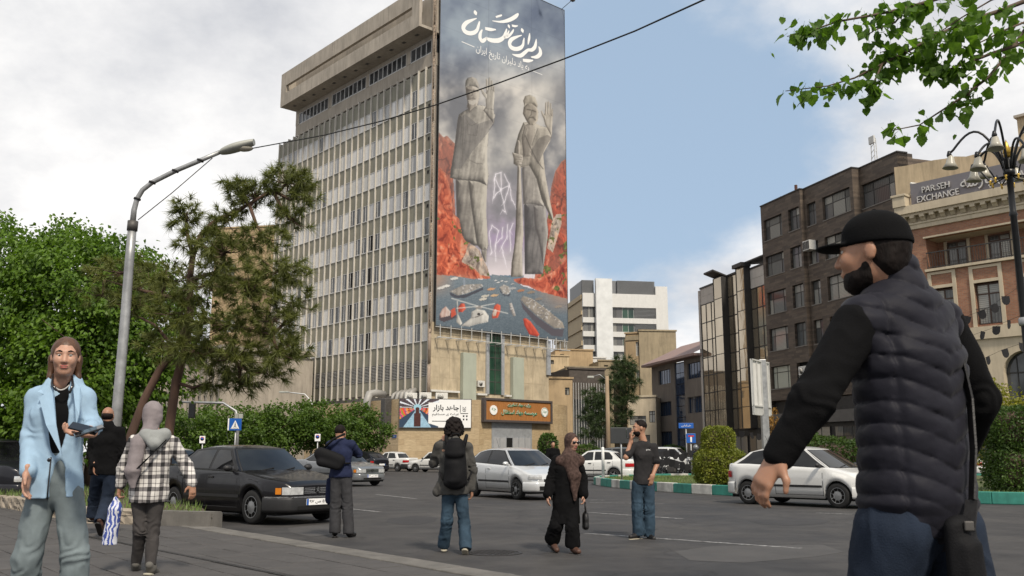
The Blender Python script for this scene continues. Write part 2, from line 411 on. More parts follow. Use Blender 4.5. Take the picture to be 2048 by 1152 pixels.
for i in range(len(stops)):
	a, b = stops[i], stops[(i + 1) % len(stops)]
	if (b - a).length < .3: continue
	L = (b - a).length; m_ = MB(); m_.bbox(.006, L - .006, 0, .22, 0, KH + hsh(i, 3) * .012, .02)
	j = (i - k0) % len(stops)
	me = m_.mesh('kerb_block'); me.materials.append(MT('kerb_teal' if (j % 2 == 0 or 9 < j < 40) else 'kerb_white'))
	put('kerb_block', me, island, a, math.atan2((b - a).y, (b - a).x))
def inset(P, dst):
	Q = []
	for i in range(len(P)):
		d = (P[(i + 1) % len(P)] - P[i - 1]).normalized(); Q.append(P[i] + Vector((-d.y, d.x, 0)) * dst)
	return Q
ins = inset(loop, .2)
cen = sum(ins, Vector()) / len(ins); b = MB()
V = [(p.x, p.y, .22) for p in ins] + [(cen.x, cen.y, .3)]
b.add(V, [(i, (i + 1) % len(ins), len(ins)) for i in range(len(ins))])
o = b.build('lawn', 'lawn_soil'); tag(o, kind='structure')
def inside(P, x, y):
	c = False
	for i in range(len(P)):
		a, b = P[i - 1], P[i]
		if (a.y > y) != (b.y > y) and x < (b.x - a.x) * (y - a.y) / (b.y - a.y) + a.x: c = not c
	return c
def grass(name, pts, z, h, label, seed=1):
	rg = np.random.default_rng(seed); n = len(pts); P = np.array(pts); a = rg.uniform(0, 6.28, n); hh = h * rg.uniform(.5, 1.2, n); lx = rg.normal(0, .35, (n, 2)) * hh[:, None]
	wv = np.stack([np.cos(a), np.sin(a)], 1) * .012
	A = np.c_[P - wv, np.full(n, z)]; B = np.c_[P + wv, np.full(n, z)]; C_ = np.c_[P + lx, z + hh]
	V = np.stack([A, B, C_], 1).reshape(-1, 3); o = put(name, np_mesh(name, V, np.arange(3 * n).reshape(-1, 3), 'grass_blade', False)); tag(o, label, 'grass', kind='stuff'); return o
pts = []; rr = random.Random(3)
while len(pts) < 26000:
	x, y = rr.uniform(3, 16), rr.uniform(20, 44)
	if inside(ins, x, y) and rr.random() < 30 / (y * 1.2): pts.append((x, y))
grass('grass', pts, .22, .09, 'short lawn grass on the traffic island behind the painted kerb')
# --- planting bed at the left with a rough stone kerb
bed = [gnd(424, 1054, SW), gnd(290, 1050, SW), gnd(160, 1046, SW), gnd(0, 1014, SW), Vector((-15, 20, SW)), Vector((-24, 30, SW)), Vector((-14, 34, SW)), Vector((-8.2, 21.2, SW)), Vector((-5.6, 16.9, SW))]
b = MB(); b.add([(p.x, p.y, SW + .14) for p in bed], [tuple(range(len(bed)))[::-1]]); o = b.build('planting_bed', 'soil', fix=True); tag(o, kind='structure')
if o.data.polygons[0].normal.z < 0: o.data.flip_normals()
bk = empty('bed_kerb'); tag(bk, kind='structure')
for i, (a, b) in enumerate(zip(bed[:4], bed[1:5])):
	L = (b - a).length; n = max(1, round(L / .85))
	for k in range(n):
		p = a + (b - a) * (k / n); q = a + (b - a) * ((k + 1) / n); l2 = (q - p).length
		first = i == 0 and k == 0
		bm = bmesh.new(); bmesh.ops.create_cube(bm, size=1);
		for v in bm.verts: v.co = (l2 / 2 + v.co.x * (l2 - .02), -.14 + v.co.y * .28, .02 + v.co.z * .40)
		if not first:
			bmesh.ops.subdivide_edges(bm, edges=bm.edges[:], cuts=5, use_grid_fill=True)
			for v in bm.verts:
				v.co += Vector([(hsh(round(v.co.x, 3), round(v.co.y, 3), round(v.co.z, 3), i, k, ax) - .5) * .045 for ax in range(3)])
		else: bmesh.ops.bevel(bm, geom=bm.edges[:], offset=.02, segments=2, affect='EDGES')
		me = bpy.data.meshes.new('bed_stone'); bm.to_mesh(me); bm.free(); me.materials.append(MT('kerb_stone' if first else 'rough_stone'))
		put('bed_stone', me, bk, (p.x, p.y, SW), math.atan2((q - p).y, (q - p).x))
pts = []
while len(pts) < 5000:
	x, y = rr.uniform(-20, -5), rr.uniform(14, 30)
	if inside(bed, x, y): pts.append((x, y))
grass('weeds', pts, SW + .14, .14, 'patchy weeds in the planting bed behind the rough stone kerb', 5)
D('asphalt_patch', (.032, .031, .032), .8, var=.25, scale=1.5, bump=.35, bscale=120); D('asphalt_pale', (.058, .055, .053), .75, var=.2, scale=1.2, bump=.3, bscale=120)
for k, (pts, m_) in enumerate((([(1060, 1052), (1250, 1046), (1330, 1062), (1110, 1070)], 'asphalt_patch'), ([(560, 1062), (640, 1046), (700, 1052), (640, 1075)], 'asphalt_pale'), ([(1330, 1100), (1620, 1085), (1700, 1110), (1400, 1128)], 'asphalt_pale'), ([(760, 1040), (850, 1030), (900, 1040), (800, 1052)], 'asphalt_patch'), ([(1500, 1040), (1640, 1035), (1660, 1046), (1540, 1052)], 'asphalt_patch'))):
	P = smooth_loop([gnd(*q) for q in pts], 1); rq = random.Random(k); P = [p + Vector((rq.uniform(-.12, .12), rq.uniform(-.2, .2), .0022)) for p in P]
	o = MB().add(P, [tuple(range(len(P)))]).build('road_patch', m_); tag(o, kind='structure')
	if o.data.polygons[0].normal.z < 0: o.data.flip_normals()
# ================================================================== the office tower
D('concrete', (.36, .318, .262), .85, var=.16, scale=.35, bump=.25, bscale=12, dirt=.32)
D('concrete_dark', (.20, .185, .165), .9, var=.15, scale=.5, dirt=.2)
D('fin_white', (.54, .50, .435), .75, var=.12, scale=.8, dirt=.28)
D('spandrel', (.215, .205, .160), .7, var=.16, scale=.45, dirt=.18, bump=.1, bscale=14)
D('alu_frame', (.55, .545, .53), .5, .2, var=.1)
D('louvre_metal', (.30, .29, .27), .6, .2, var=.15, scale=6)
D('tower_wall', (.45, .375, .26), .85, var=.18, scale=1.2, bump=.4, bscale=9, dirt=.3)
D('pale_green_panel', (.36, .385, .315), .75, var=.06, scale=.8, dirt=.12)
D('steel_pale', (.52, .52, .50), .55, .3, var=.12)
D('steel_dark', (.09, .085, .08), .6, .5, var=.3, scale=8)
D('rust_pipe', (.30, .235, .18), .7, .2, var=.3, scale=3, dirt=.4)
D('zinc', (.44, .46, .48), .5, .55, var=.14, scale=4)
D('black_void', (.006, .006, .006), .95, var=.1)
D('white_plastic', (.62, .61, .57), .5, var=.1, scale=6, dirt=.2)
D('fan_grille', (.05, .05, .05), .6, var=.1)
def m_pane():
	"""office glazing: pale curtains or dark room showing behind reflective glass, varied window by window"""
	d = ND('office_pane'); oi = d.n('ObjectInfo'); tc = d.n('TexCoord'); sp = d.n('SeparateXYZ'); d.t.links.new(tc.outputs['Object'], sp.inputs[0])
	r = oi.outputs['Random']
	cur = d.ramp(r, [(0., (.46, .45, .42)), (.25, (.58, .57, .55)), (.55, (.40, .40, .40)), (.75, (.24, .245, .25)), (.92, (.09, .095, .10))])
	d.t.nodes[-1].color_ramp.interpolation = 'CONSTANT'
	wv = d.math('SINE', d.math('ADD', d.math('MULTIPLY', sp.outputs[1], 46.0), d.math('MULTIPLY', r, 40.0)))
	fo = d.ramp(wv, [(0., (.78, .78, .78)), (.6, (1.1, 1.1, 1.1))]); c = d.mixc(1., cur, fo, 'MULTIPLY')
	d.fin(c, .12, 0, .6); d.b.inputs['Coat Weight'].default_value = .35; d.b.inputs['Coat Roughness'].default_value = .03; return d.m
_MF['office_pane'] = m_pane
def m_dpane():
	d = ND('dark_pane'); v = d.coord(); f = d.noise(v, .6, 3); d.fin(d.ramp(f, [(.35, (.02, .023, .026)), (.7, (.085, .09, .095))]), .06, 0, .6); return d.m
_MF['dark_pane'] = m_dpane
def m_gpane():
	d = ND('green_glass'); v = d.coord(); f = d.noise(v, .35, 3); d.fin(d.ramp(f, [(.35, (.008, .03, .022)), (.7, (.03, .085, .05))]), .05, 0, .7); return d.m
_MF['green_glass'] = m_gpane
def m_print():
	d = ND('printed_sheet'); a = d.n('VertexColor', layer_name='print'); v = d.coord(rnd=False); f = d.noise(v, .5, 3)
	k = d.ramp(f, [(.3, (.96, .96, .96)), (.7, (1.03, 1.03, 1.03))]); d.fin(d.mixc(1., a.outputs['Color'], k, 'MULTIPLY'), .55, 0, .3); return d.m
_MF['printed_sheet'] = m_print
def printed(name, W, Hh, nx, ny, rgb, parent=None, loc=None, rz=None, thick=.0, m='printed_sheet'):
	"""flat printed sheet in local x,z facing -y; rgb(u,v)->(ny,nx,3) sRGB 0..255, v from the top"""
	u, v = np.meshgrid(np.linspace(0, 1, nx), np.linspace(0, 1, ny)); C_ = np.clip(rgb(u, v) / 255., 0, 1)
	C_ = np.where(C_ <= .04045, C_ / 12.92, ((C_ + .055) / 1.055) ** 2.4)
	V = np.stack([u * W, np.zeros_like(u), (1 - v) * Hh], -1).reshape(-1, 3)
	i = np.arange(nx * ny).reshape(ny, nx); Fq = np.stack([i[1:, :-1], i[1:, 1:], i[:-1, 1:], i[:-1, :-1]], -1).reshape(-1, 4)
	me = np_mesh(name, V, Fq, m, False); at_ = me.color_attributes.new('print', 'FLOAT_COLOR', 'POINT')
	at_.data.foreach_set('color', np.c_[C_.reshape(-1, 3), np.ones(nx * ny)].astype(np.float32).ravel())
	return put(name, me, parent, loc, rz)
TC = Vector((-.0921 * 85, 85, 0)); TRZ = math.atan2(.664, .7475)
TF = Facade(TC, (.7475, .664))
tower = empty('office_tower', TC, TRZ, 'tall grey office block with pale vertical fins, window grid and concrete roof box', 'office building')
TWD, TLN, TZ0, TZ1 = 15.5, 32.3, 7.1, 39.6
MB().box(.25, TWD, .12, TLN, 0.0, TZ1 - .05).build('core', 'concrete_dark', tower)
NB = 26; BW = TLN / NB
fin_me = MB().box(-.10, .25, -.062, .062, TZ0 - .25, TZ1 + .02).mesh('fin'); fin_me.materials.append(MT('fin_white'))
for k in range(NB + 1): put('fin', fin_me, tower, (0, min(max(k * BW, .09), TLN - .09), (hsh(k) - .5) * .06))
rows = [11.84 + 3.44 * k for k in range(8)]; WH = 1.74
def wmesh(z_h, split, nm):
	"""one window: aluminium frame"""
	b = MB(); w0, w1 = .095, BW - .095; t = .045
	b.box(.02, .10, w0, w0 + t, 0, z_h).box(.02, .10, w1 - t, w1, 0, z_h).box(.02, .10, w0 + t, w1 - t, 0, t).box(.02, .10, w0 + t, w1 - t, z_h - t, z_h)
	b.box(.03, .09, split - .025, split + .025, t, z_h - t); me = b.mesh(nm); me.materials.append(MT('alu_frame')); return me
wv = [wmesh(WH, s, 'window') for s in (.45, .62, .8)]
sill_me = MB().box(-.03, .12, .095, BW - .095, -.05, -.004).mesh('sill'); sill_me.materials.append(MT('alu_frame'))
pane_me = {m: MB().box(.062, .068, .14, BW - .14, .045, WH - .045).mesh('pane') for m in ('office_pane', 'dark_pane', 'black_void')}
for m, me in pane_me.items(): me.materials.append(MT(m))
sp_me = MB().box(.05, .2, .09, BW - .09, 0.0, 1.64).mesh('spandrel_panel'); sp_me.materials.append(MT('spandrel'))
hole = MB().box(.01, .06, .5, .78, .95, 1.3).use('black_void').box(.0, .02, .54, .74, .99, 1.26); hole.mats = ['steel_dark', 'black_void']; hole.mi = [0] * 6 + [1] * 6
hole_me = hole.mesh('vent')
dark = {(8, 2), (11, 2), (8, 3), (10, 3), (8, 1), (11, 1), (8, 0), (11, 0), (7, 4), (9, 4), (10, 4)}
for k in range(NB):
	for r, z in enumerate(rows):
		wo_ = put('window', wv[int(hsh(k, r) * 3)], tower, (0, k * BW, z))
		q = 'office_pane'
		h = hsh(k, r, 4)
		if (k, r) in dark: q = 'black_void' if k in (8, 11) else 'dark_pane'
		elif r < 4 and 7 <= k <= 14 and h < .55: q = 'dark_pane'
		elif h < .12: q = 'dark_pane'
		put('pane', pane_me[q], wo_); put('sill', sill_me, wo_)
		s_ = put('spandrel_panel', sp_me, tower, (0, k * BW, z + WH + .03))
		if k == 0 and r < 7: put('vent', hole_me, s_)
# louvred storey below the windows and closing panels
lo = MB(); lo.box(.02, .1, .095, .14, 0, 1.6).box(.02, .1, BW - .14, BW - .095, 0, 1.6).box(.03, .09, BW * .5 - .02, BW * .5 + .02, 0, 1.6).box(.02, .1, .14, BW - .14, 0, .04).box(.02, .1, .14, BW - .14, 1.56, 1.6)
for j in range(10): lo.add([(.0, .14, .06 + j * .15), (.0, BW - .14, .06 + j * .15), (.09, BW - .14, .16 + j * .15), (.09, .14, .16 + j * .15)], [(0, 1, 2, 3)])
lo_me = lo.mesh('louvre'); lo_me.materials.append(MT('louvre_metal'))
dv_me = MB().box(.14, .16, .1, BW - .1, 0, 1.6).mesh('pane'); dv_me.materials.append(MT('dark_pane'))
lw_me = MB().box(.05, .2, .09, BW - .09, 0, 1.36).mesh('spandrel_panel'); lw_me.materials.append(MT('spandrel'))
mid_me = MB().box(.05, .2, .09, BW - .09, 0, 1.72).mesh('spandrel_panel'); mid_me.materials.append(MT('spandrel'))
for k in range(NB):
	l_ = put('louvre', lo_me, tower, (0, k * BW, 8.47)); put('pane', dv_me, l_)
	put('spandrel_panel', lw_me, tower, (0, k * BW, 7.08)); put('spandrel_panel', mid_me, tower, (0, k * BW, 10.09))
# --- attic storey and the projecting roof box
PL = 28.4
MB().box(.1, 14, .1, PL, TZ1 - .02, 40.95).build('attic_wall', 'concrete', tower)
b = MB(); b.box(.22, 13.6, .12, PL - .1, 40.95, 42.84); b.build('attic_core', 'dark_pane', tower)
def strip_windows(y0, y1, n):
	b = MB()
	for i in range(n + 1):
		y = y0 + (y1 - y0) * i / n; b.box(.08, .2, y - .04, y + .04, 41.0, 42.4)
	b.box(.09, .19, y0, y1, 40.96, 41.03).box(.09, .19, y0, y1, 42.34, 42.42)
	wd = b.build('attic_window', 'alu_frame', tower)
	for i in range(n):
		ya, yb = y0 + (y1 - y0) * i / n + .04, y0 + (y1 - y0) * (i + 1) / n - .04
		MB().box(.15, .156, ya, yb, 41.03, 42.34).build('pane', 'dark_pane', wd)
for a, c, n in ((.5, 4.1, 4), (4.9, 11.9, 8), (12.6, 19.8, 8), (20.7, 27.6, 8)): strip_windows(a, c, n)
b = MB()
for a, c in ((.1, .46), (4.14, 4.86), (11.94, 12.56), (19.84, 20.66), (27.64, PL)): MB().box(.06, .3, a, c, 40.952, 42.43).build('attic_pier', 'concrete', tower)
MB().box(.06, .3, .1, PL, 42.43, 42.85).build('attic_lintel', 'concrete', tower)
rb = empty('roof_box', (0, 0, 0)); rb.parent = tower
X0, Y0b, Y1b = -2.05, -.3, 28.5
b = MB().box(X0, 14, Y0b, Y1b, 42.86, 43.15)                         # soffit slab
b.box(X0, X0 + .3, Y0b, Y1b, 43.15, 44.4); b.box(X0, X0 + .35, Y0b, Y1b, 45.35, 47.1)     # lower and upper beams
b.box(X0, X0 + .35, Y1b - 1.25, Y1b, 44.4, 45.35); b.box(X0, X0 + .35, Y0b, 1.0, 44.4, 45.35)
b.box(X0 + .35, 14, Y1b - .4, Y1b, 43.15, 47.1); b.box(X0 + 1.8, 14, Y0b + .2, Y1b - .4, 43.15, 46.9)
b.build('beam', 'concrete', rb)
dl = MB().box(-.16, .16, -.22, .22, -.02, .02).mesh('soffit_hole'); dl.materials.append(MT('steel_dark'))
for k in range(12): put('soffit_hole', dl, rb, (-1.0, 1.5 + k * 2.3, 42.855))  # dark plates under the slab stand in for the shaded soffit holes
jt = MB().box(-.012, .012, -.02, .02, 0, 1.72).mesh('joint'); jt.materials.append(MT('concrete_dark'))
put('joint', jt, rb, (X0 - .004, 16.4, 45.37)); put('joint', jt, rb, (X0 - .004, 5.2, 45.37))
# --- banner-side wall of the base storey
wall = MB().box(.0, TWD, -.12, .115, 6.2, 13.6).build('wall', 'tower_wall', tower)
b = MB()
for i in range(1, 13): b.box(i * 1.2 - .012, i * 1.2 + .012, -.135, -.118, 6.5, 13.3)
for z in (8.4, 10.3, 12.0): b.box(.1, TWD - .1, -.134, -.119, z - .012, z + .012)
b.build('panel_joint', 'tower_wall', wall)
for x0, x1 in ((3.68, 5.31), (10.11, 11.57)): MB().bbox(x0, x1, -.62, -.14, 5.2, 10.9, .02).build('pier_casing', 'pale_green_panel', tower)
gl = MB().box(7.24, 8.82, -.2, -.14, 7.1, 13.3).build('stair_glazing', 'green_glass', tower)
b = MB()
for z in (8.3, 9.5, 10.7, 11.9): b.box(7.24, 8.82, -.23, -.2, z - .03, z + .03)
b.box(8.0, 8.06, -.24, -.2, 7.1, 13.3); b.build('mullion', 'steel_dark', gl)
for a in (6.85, 8.82): MB().box(a, a + .385, -.3, -.12, 7.05, 13.3).build('jamb', 'zinc', tower)
for a, c, z in ((.0, 3.4, 7.0), (5.6, 6.8, 6.9), (9.3, 10.0, 6.9)): MB().box(a, c, -.5, -.121, z, z + .18).build('ledge', 'white_plastic', tower)
MB().box(15.1, 15.62, -.34, .1, 9.4, 13.0).build('service_duct', 'zinc', tower)
b = MB()
for k, z in enumerate(np.arange(6.2, 46.5, 3.4)): b.tube([(-.18, -.32, z), (-.18, -.32, z + 3.3)], .16 if z < 12 else .09, 10)
b.build('drainpipe', 'rust_pipe', tower)
b = MB()
for x in (-.5, -.12): b.beam((x, -.55, 12.5), (x, -.55, 51), .05)
for i in range(96): b.beam((-.5, -.55, 12.6 + i * .4), (-.12, -.55, 12.6 + i * .4), .035)
b.build('ladder', 'rust_pipe', tower)
b = MB()                                                            # banner's steel brackets
for i in range(14):
	x = .6 + i * 1.27; b.beam((x, -.15, 12.05), (x, -1.25, 12.05), .08); b.beam((x, -.95, 12.05), (x, -.95, 13.3), .06); b.beam((x + .35, -.5, 12.5), (x + .35, -.5, 13.3), .04)
b.beam((.3, -.95, 12.1), (17.9, -.95, 12.1), .07); b.beam((.3, -.6, 13.1), (17.9, -.6, 13.1), .06)
b.build('bracket', 'steel_pale', tower)
b = MB()
for z in np.arange(13.8, 51.2, 2.2):
	b.beam((TWD, -.42, z), (18.0, -.42, z), .07)
for x in (15.9, 17.0, 17.95): b.beam((x, -.36, 12.2), (x, -.36, 51.2), .08)
b.build('banner_frame', 'steel_pale', tower)
def ac_unit(label, loc, rz, group=None, s=1.0):
	a = empty('air_conditioner', loc, rz, label, 'air conditioner', group)
	MB().bbox(-.42 * s, .42 * s, -.3 * s, 0, 0, .62 * s, .02).build('casing', 'white_plastic', a)
	b = MB(); b.lathe([(.22 * s, -.302 * s), (.22 * s, -.325 * s), (.001, -.33 * s)], 20, (-.1 * s, 0, .31 * s), 'y'); g_ = b.build('fan', 'fan_grille', a)
	b = MB()
	for k in range(4): b.lathe([((.05 + .05 * k) * s, -.332 * s), ((.055 + .05 * k) * s, -.334 * s)], 20, (-.1 * s, 0, .31 * s), 'y')
	b.build('grille', 'white_plastic', g_)
	MB().box(-.36 * s, -.32 * s, -.3 * s, 0, -.05, -.002).box(.32 * s, .36 * s, -.3 * s, 0, -.05, -.002).build('foot', 'steel_dark', a); return a
def tl(x, y, z): return tower.matrix_basis @ Vector((x, y, z)) if False else TC + Vector((x * .7475 - y * .664, x * .664 + y * .7475, z))
ac_unit('white air conditioner on the tower wall between green casing and glazed strip', tl(6.1, -.16, 7.7), TRZ)
# --- stone clad podium: three straight runs and a rounded end
def m_tav():
	d = ND('travertine'); tc = d.n('TexCoord'); mp = d.n('Mapping'); d.t.links.new(tc.outputs['Object'], mp.inputs[0]); mp.inputs['Rotation'].default_value = (R_(-90), 0, 0)
	br = d.n('TexBrick', {'Color1': (.45, .35, .215, 1), 'Color2': (.37, .275, .16, 1), 'Mortar': (.24, .18, .11, 1), 'Scale': 1, 'Mortar Size': .006, 'Brick Width': 1.0, 'Row Height': .5}); d.t.links.new(mp.outputs[0], br.inputs['Vector'])
	v = d.coord((1, 1, 3.5), False); f = d.noise(v, 2.2, 8, .7); k = d.ramp(f, [(.3, (.72, .7, .66)), (.7, (1.2, 1.2, 1.2))])
	c = d.mixc(1., br.outputs[0], k, 'MULTIPLY'); d.fin(c, .6); return d.m
_MF['travertine'] = m_tav
PH = 5.9
P1 = Vector((-9.64, 78, 0)); P2 = Vector((-2.84, 79.4, 0)); d2 = Vector((.7475, .664, 0)); P3 = P2 + d2 * 9.0
P0 = P1 + Vector((-.664, .7475, 0)) * 16
podium = empty('podium', P1, 0, 'stone clad single storey podium at the foot of the tower', 'podium')
def wall_run(a, b, z0, z1, m, name, parent, th=.3):
	L = (b - a).length; o = MB().box(0, L, 0, th, z0, z1).build(name, m, parent); o.location = a - parent.location; o.rotation_euler = (0, 0, math.atan2((b - a).y, (b - a).x)); return o
D('travertine_dark', (.22, .165, .105), .65, var=.2, scale=2, stretch=(1, 1, 3), dirt=.2)
wall_run(P0, P1, 0, PH, 'travertine', 'wall', podium); wall_run(P1, P2, 0, PH, 'travertine', 'wall', podium); wall_run(P2, P3, 0, PH - .002, 'travertine', 'wall', podium)
arc = [P3];
for k in range(1, 9):
	a = math.atan2(d2.y, d2.x) + R_(k * 7); arc.append(arc[-1] + Vector((math.cos(a), math.sin(a), 0)) * .62)
b = MB()
for p, q in zip(arc, arc[1:]):
	n = Vector((-(q - p).y, (q - p).x, 0)).normalized() * .3
	b.add([p - P1, q - P1, q + n - P1, p + n - P1] + [v + Vector((0, 0, PH - .05)) for v in (p - P1, q - P1, q + n - P1, p + n - P1)], [(0, 1, 5, 4), (1, 2, 6, 5), (3, 7, 6, 2), (4, 5, 6, 7)])
b.build('end_wall', 'travertine', podium)
b = MB(); poly = [P0, P1, P2, P3] + arc[1:] + [tl(TWD, 3, 0), tl(0, 16, 0)]
b.add([(p - P1) + Vector((0, 0, PH - .12)) for p in poly], [tuple(range(len(poly)))]); b.build('roof', 'concrete_dark', podium)
# clutter between podium roof and tower
b = MB()
for k in range(5): b.tube([tl(-.9 - k * .1, 1.5 + k * .7, 5.85), tl(-.9, 1.5 + k * .7, 6.9), tl(-.2, 1.8 + k * .7, 7.2)], .28 - .03 * k, 10)
o = b.build('ventilation_duct', 'louvre_metal'); tag(o, 'bundle of bent zinc ducts on the podium roof beside the drainpipe', 'duct')
dk = MB().bbox(-.45, .45, -.35, .35, 0, 3.1, .06).build('roof_duct', 'steel_dark', loc=P1 + Vector((-1.15, .95, 2.9)), rz=TRZ); tag(dk, 'dark grey sheet metal duct hanging over the podium edge', 'duct')
b = MB().tube([(0, 0, 0), (0, 0, 1.6), (.15, .25, 2.2), (.6, 1.0, 2.35), (1.2, 2.0, 2.3)], [.34, .34, .36, .34, .32], 12); o = b.build('fat_duct', 'louvre_metal', loc=P1 + Vector((-3.2, 2.9, 4.3))); tag(o, 'fat silver elbow duct at the left end of the podium wall', 'duct')
for k, (dx, dy) in enumerate(((2.0, 2.1), (3.4, 2.5), (0.7, 2.6))): ac_unit(('boxy cooler on the podium roof left of the drainpipe', 'cooler standing behind the market sign', 'cooler at the podium corner beside the black duct')[k], P1 + Vector((dx, dy, PH - .1)), 0.2, None, 1.25)
# --- entrance under the wooden sign
PF2 = Facade(P2, d2[:2]); PRZ = math.atan2(d2.y, d2.x)
e0, e1 = PF2.sz(983, 870)[0], PF2.sz(1063, 870)[0]; zt = PF2.sz(1000, 846)[1] + .1
ent = empty('entrance', P2, PRZ, 'grey metal panelled entrance with dark doorway under the wooden sign', 'entrance')
MB().box(e0, e1, -.06, -.004, 0, zt).build('surround', 'zinc', ent)
D('door_grey', (.40, .405, .41), .5, .2, var=.06, dirt=.1)
n = 6; dz = zt * .66
for k in range(n):
	xa = e0 + .15 + (e1 - e0 - .3) * k / n; xb = e0 + .15 + (e1 - e0 - .3) * (k + 1) / n
	if k == 2: MB().box(xa + .02, xb - .02, -.075, -.065, .1, dz).build('doorway', 'black_void', ent)
	else:
		p_ = MB().bbox(xa + .03, xb - .03, -.10, -.065, .1, dz, .008).build('door_panel', 'door_grey', ent)
		me = text_mesh(persian('جه'), width=(xb - xa) * .75, height=.45); me.materials.append(MT('sign_green_dark')) if False else None
		D('emblem_green', (.012, .035, .02), .6); me.materials.append(MT('emblem_green')); put('emblem', me, p_, (xa + .06, -.106, 1.0))
	MB().box(xb - .02, xb + .02, -.12, -.06, .05, dz + .1).build('post', 'zinc', ent)
# ================================================================== mural banner
BX0, BX1, BZ0, BZ1 = .38, 18.0, 13.22, 51.3
def banner_paint(u, v):
	X = BX0 + u * (BX1 - BX0); Z = BZ1 - v * (BZ1 - BZ0)
	wx = TC.x + X * .7475; wy = TC.y + X * .664; qz = Z - EYE
	yy = wy * CP + qz * SP; zz = -wy * SP + qz * CP
	x = 1024 + F_PX * wx / yy; y = 576 - F_PX * zz / yy           # sheet place in photo coordinates
	S = u.shape; P2d = np.stack([x.ravel(), y.ravel(), np.zeros(x.size)], 1)
	def N(s, o=4, seed=0): return fbm(P2d, s, o, seed).reshape(S)
	def C3(c): return np.array(c, float)
	def lerp(a, b, t): return a + (b - a) * np.clip(t, 0, 1)[..., None]
	n1 = N(.012, 5, 1); n2 = N(.03, 4, 2); n3 = N(.11, 4, 3); n4 = N(.3, 3, 4)
	drape = fbm(np.stack([x.ravel() * .22 + y.ravel() * .03, y.ravel() * .022, 0 * x.ravel()], 1), 1., 3, 8).reshape(S)
	img = np.zeros(S + (3,))
	top = lerp(C3((98, 110, 132)), C3((150, 163, 176)), .5 + n1 * 1.1 + n2 * .5)
	mid = lerp(C3((118, 120, 126)), C3((212, 208, 202)), .45 + n1 * 1.3 + n2 * .7)
	ray_ = np.clip(1 - np.abs((x - 1105) * .85 + (y - 130) * .45) / 55, 0, 1) * np.clip(1 - np.abs(y - 230) / 170, 0, 1)
	img = lerp(top, mid, (y - 90) / 90.)
	img = lerp(img, C3((222, 219, 212)), ray_ * .75)
	img = lerp(img, lerp(C3((128, 128, 134)), C3((178, 172, 182)), .5 + n2), (y - 330) / 60.)
	img = lerp(img, C3((168, 150, 186)), np.clip(1 - np.abs(y - 470) / 55, 0, 1) * (.5 + n2))
	img = lerp(img, C3((224, 216, 222)), (y - 490) / 55.)
	def inside_(poly):
		m = np.zeros(S, bool); px = np.array(poly, float)
		if px[:, 0].max() < x.min() - 5: return m
		for (ax, ay), (bx, by) in zip(px, np.roll(px, -1, 0)):
			if ay == by: continue
			m ^= ((ay > y) != (by > y)) & (x < (bx - ax) * (y - ay) / (by - ay) + ax)
		return m
	def edge(poly):
		px = np.array(poly, float); dm = np.full(S, 1e9)
		for (ax, ay), (bx, by) in zip(px, np.roll(px, -1, 0)):
			dx, dy = bx - ax, by - ay; t = np.clip(((x - ax) * dx + (y - ay) * dy) / (dx * dx + dy * dy + 1e-9), 0, 1)
			dm = np.minimum(dm, np.hypot(x - ax - t * dx, y - ay - t * dy))
		return dm
	def zb(pts, ox, oy, s): return [(ox + a / s, oy + b / s) for a, b in pts]
	z2 = lambda p: zb(p, 880, 140, 5.76)
	z3 = lambda p: zb(p, 860, 320, 4.607)
	z4 = lambda p: zb(p, 860, 530, 7.2)
	def solid(poly, r, base, dark_, tex=.25, light=(.75, -.5), seed=0):
		"""rounded relief: shading printed in the artwork"""
		nonlocal img
		m = inside_(poly); d = np.minimum(edge(poly), r) / r; h = np.sqrt(np.clip(d * (2 - d), 0, 1)) * r
		gy, gx = np.gradient(h); gx = gx * 2.2; gy = gy * 2.2
		sh = .60 - gx * light[0] * .30 - gy * light[1] * .22 + tex * .8 * n3 + tex * .5 * n4 + .30 * drape + .28 * n2 - .30 * np.exp(-d * 6)
		al = np.clip((edge(poly) + .3) / 1.1, 0, 1); img = np.where(m[..., None], lerp(img, lerp(C3(dark_) * .9 + 8, C3(base) * .9 + 18, sh), al), img); return m
	def flat(poly, c, a=1.):
		nonlocal img
		m = inside_(poly); img = np.where(m[..., None], img * (1 - a) + C3(c) * a, img)
	def line(pts, wd, c, a=1.):
		nonlocal img
		for (ax, ay), (bx, by) in zip(pts, pts[1:]):
			dx, dy = bx - ax, by - ay; t = np.clip(((x - ax) * dx + (y - ay) * dy) / (dx * dx + dy * dy + 1e-9), 0, 1)
			k = np.clip(1.2 - np.hypot(x - ax - t * dx, y - ay - t * dy) / wd, 0, 1) * a; img = lerp(img, C3(c), k)
	def rocks(poly, seed, hi=(238, 122, 86), lo=(118, 48, 40)):
		nonlocal img
		m = inside_(poly); q = np.stack([x.ravel() + 14 * n2.ravel(), y.ravel() * .55 + 10 * n1.ravel(), 0 * x.ravel()], 1)
		A = fbm(q, .055, 4, seed).reshape(S); B = fbm(q, .13, 3, seed + 5).reshape(S); crack = np.exp(-(A / .05) ** 2) * .55 + np.exp(-(B / .06) ** 2) * .3
		gy, gx = np.gradient(A); sh = .62 + .35 * B + gx * 3.2 - gy * 2. - crack; top_ = np.clip(1 - edge(poly) / 7, 0, 1) * .25
		c = lerp(lerp(C3(lo), C3(hi), sh), C3((236, 190, 160)), np.clip(B * 1.5 - .35, 0, .6) + top_); c = lerp(c, C3((150, 128, 120)), .45 * np.clip((430 - y) / 160, 0, 1) + .25 * np.clip(A * 2, 0, 1))
		img = np.where(m[..., None], c, img)
		gr = m & (N(.085, 3, seed + 9) > .30) & (y > 430); img = np.where(gr[..., None], lerp(C3((70, 78, 44)), C3((138, 140, 78)), .5 + n4), img)
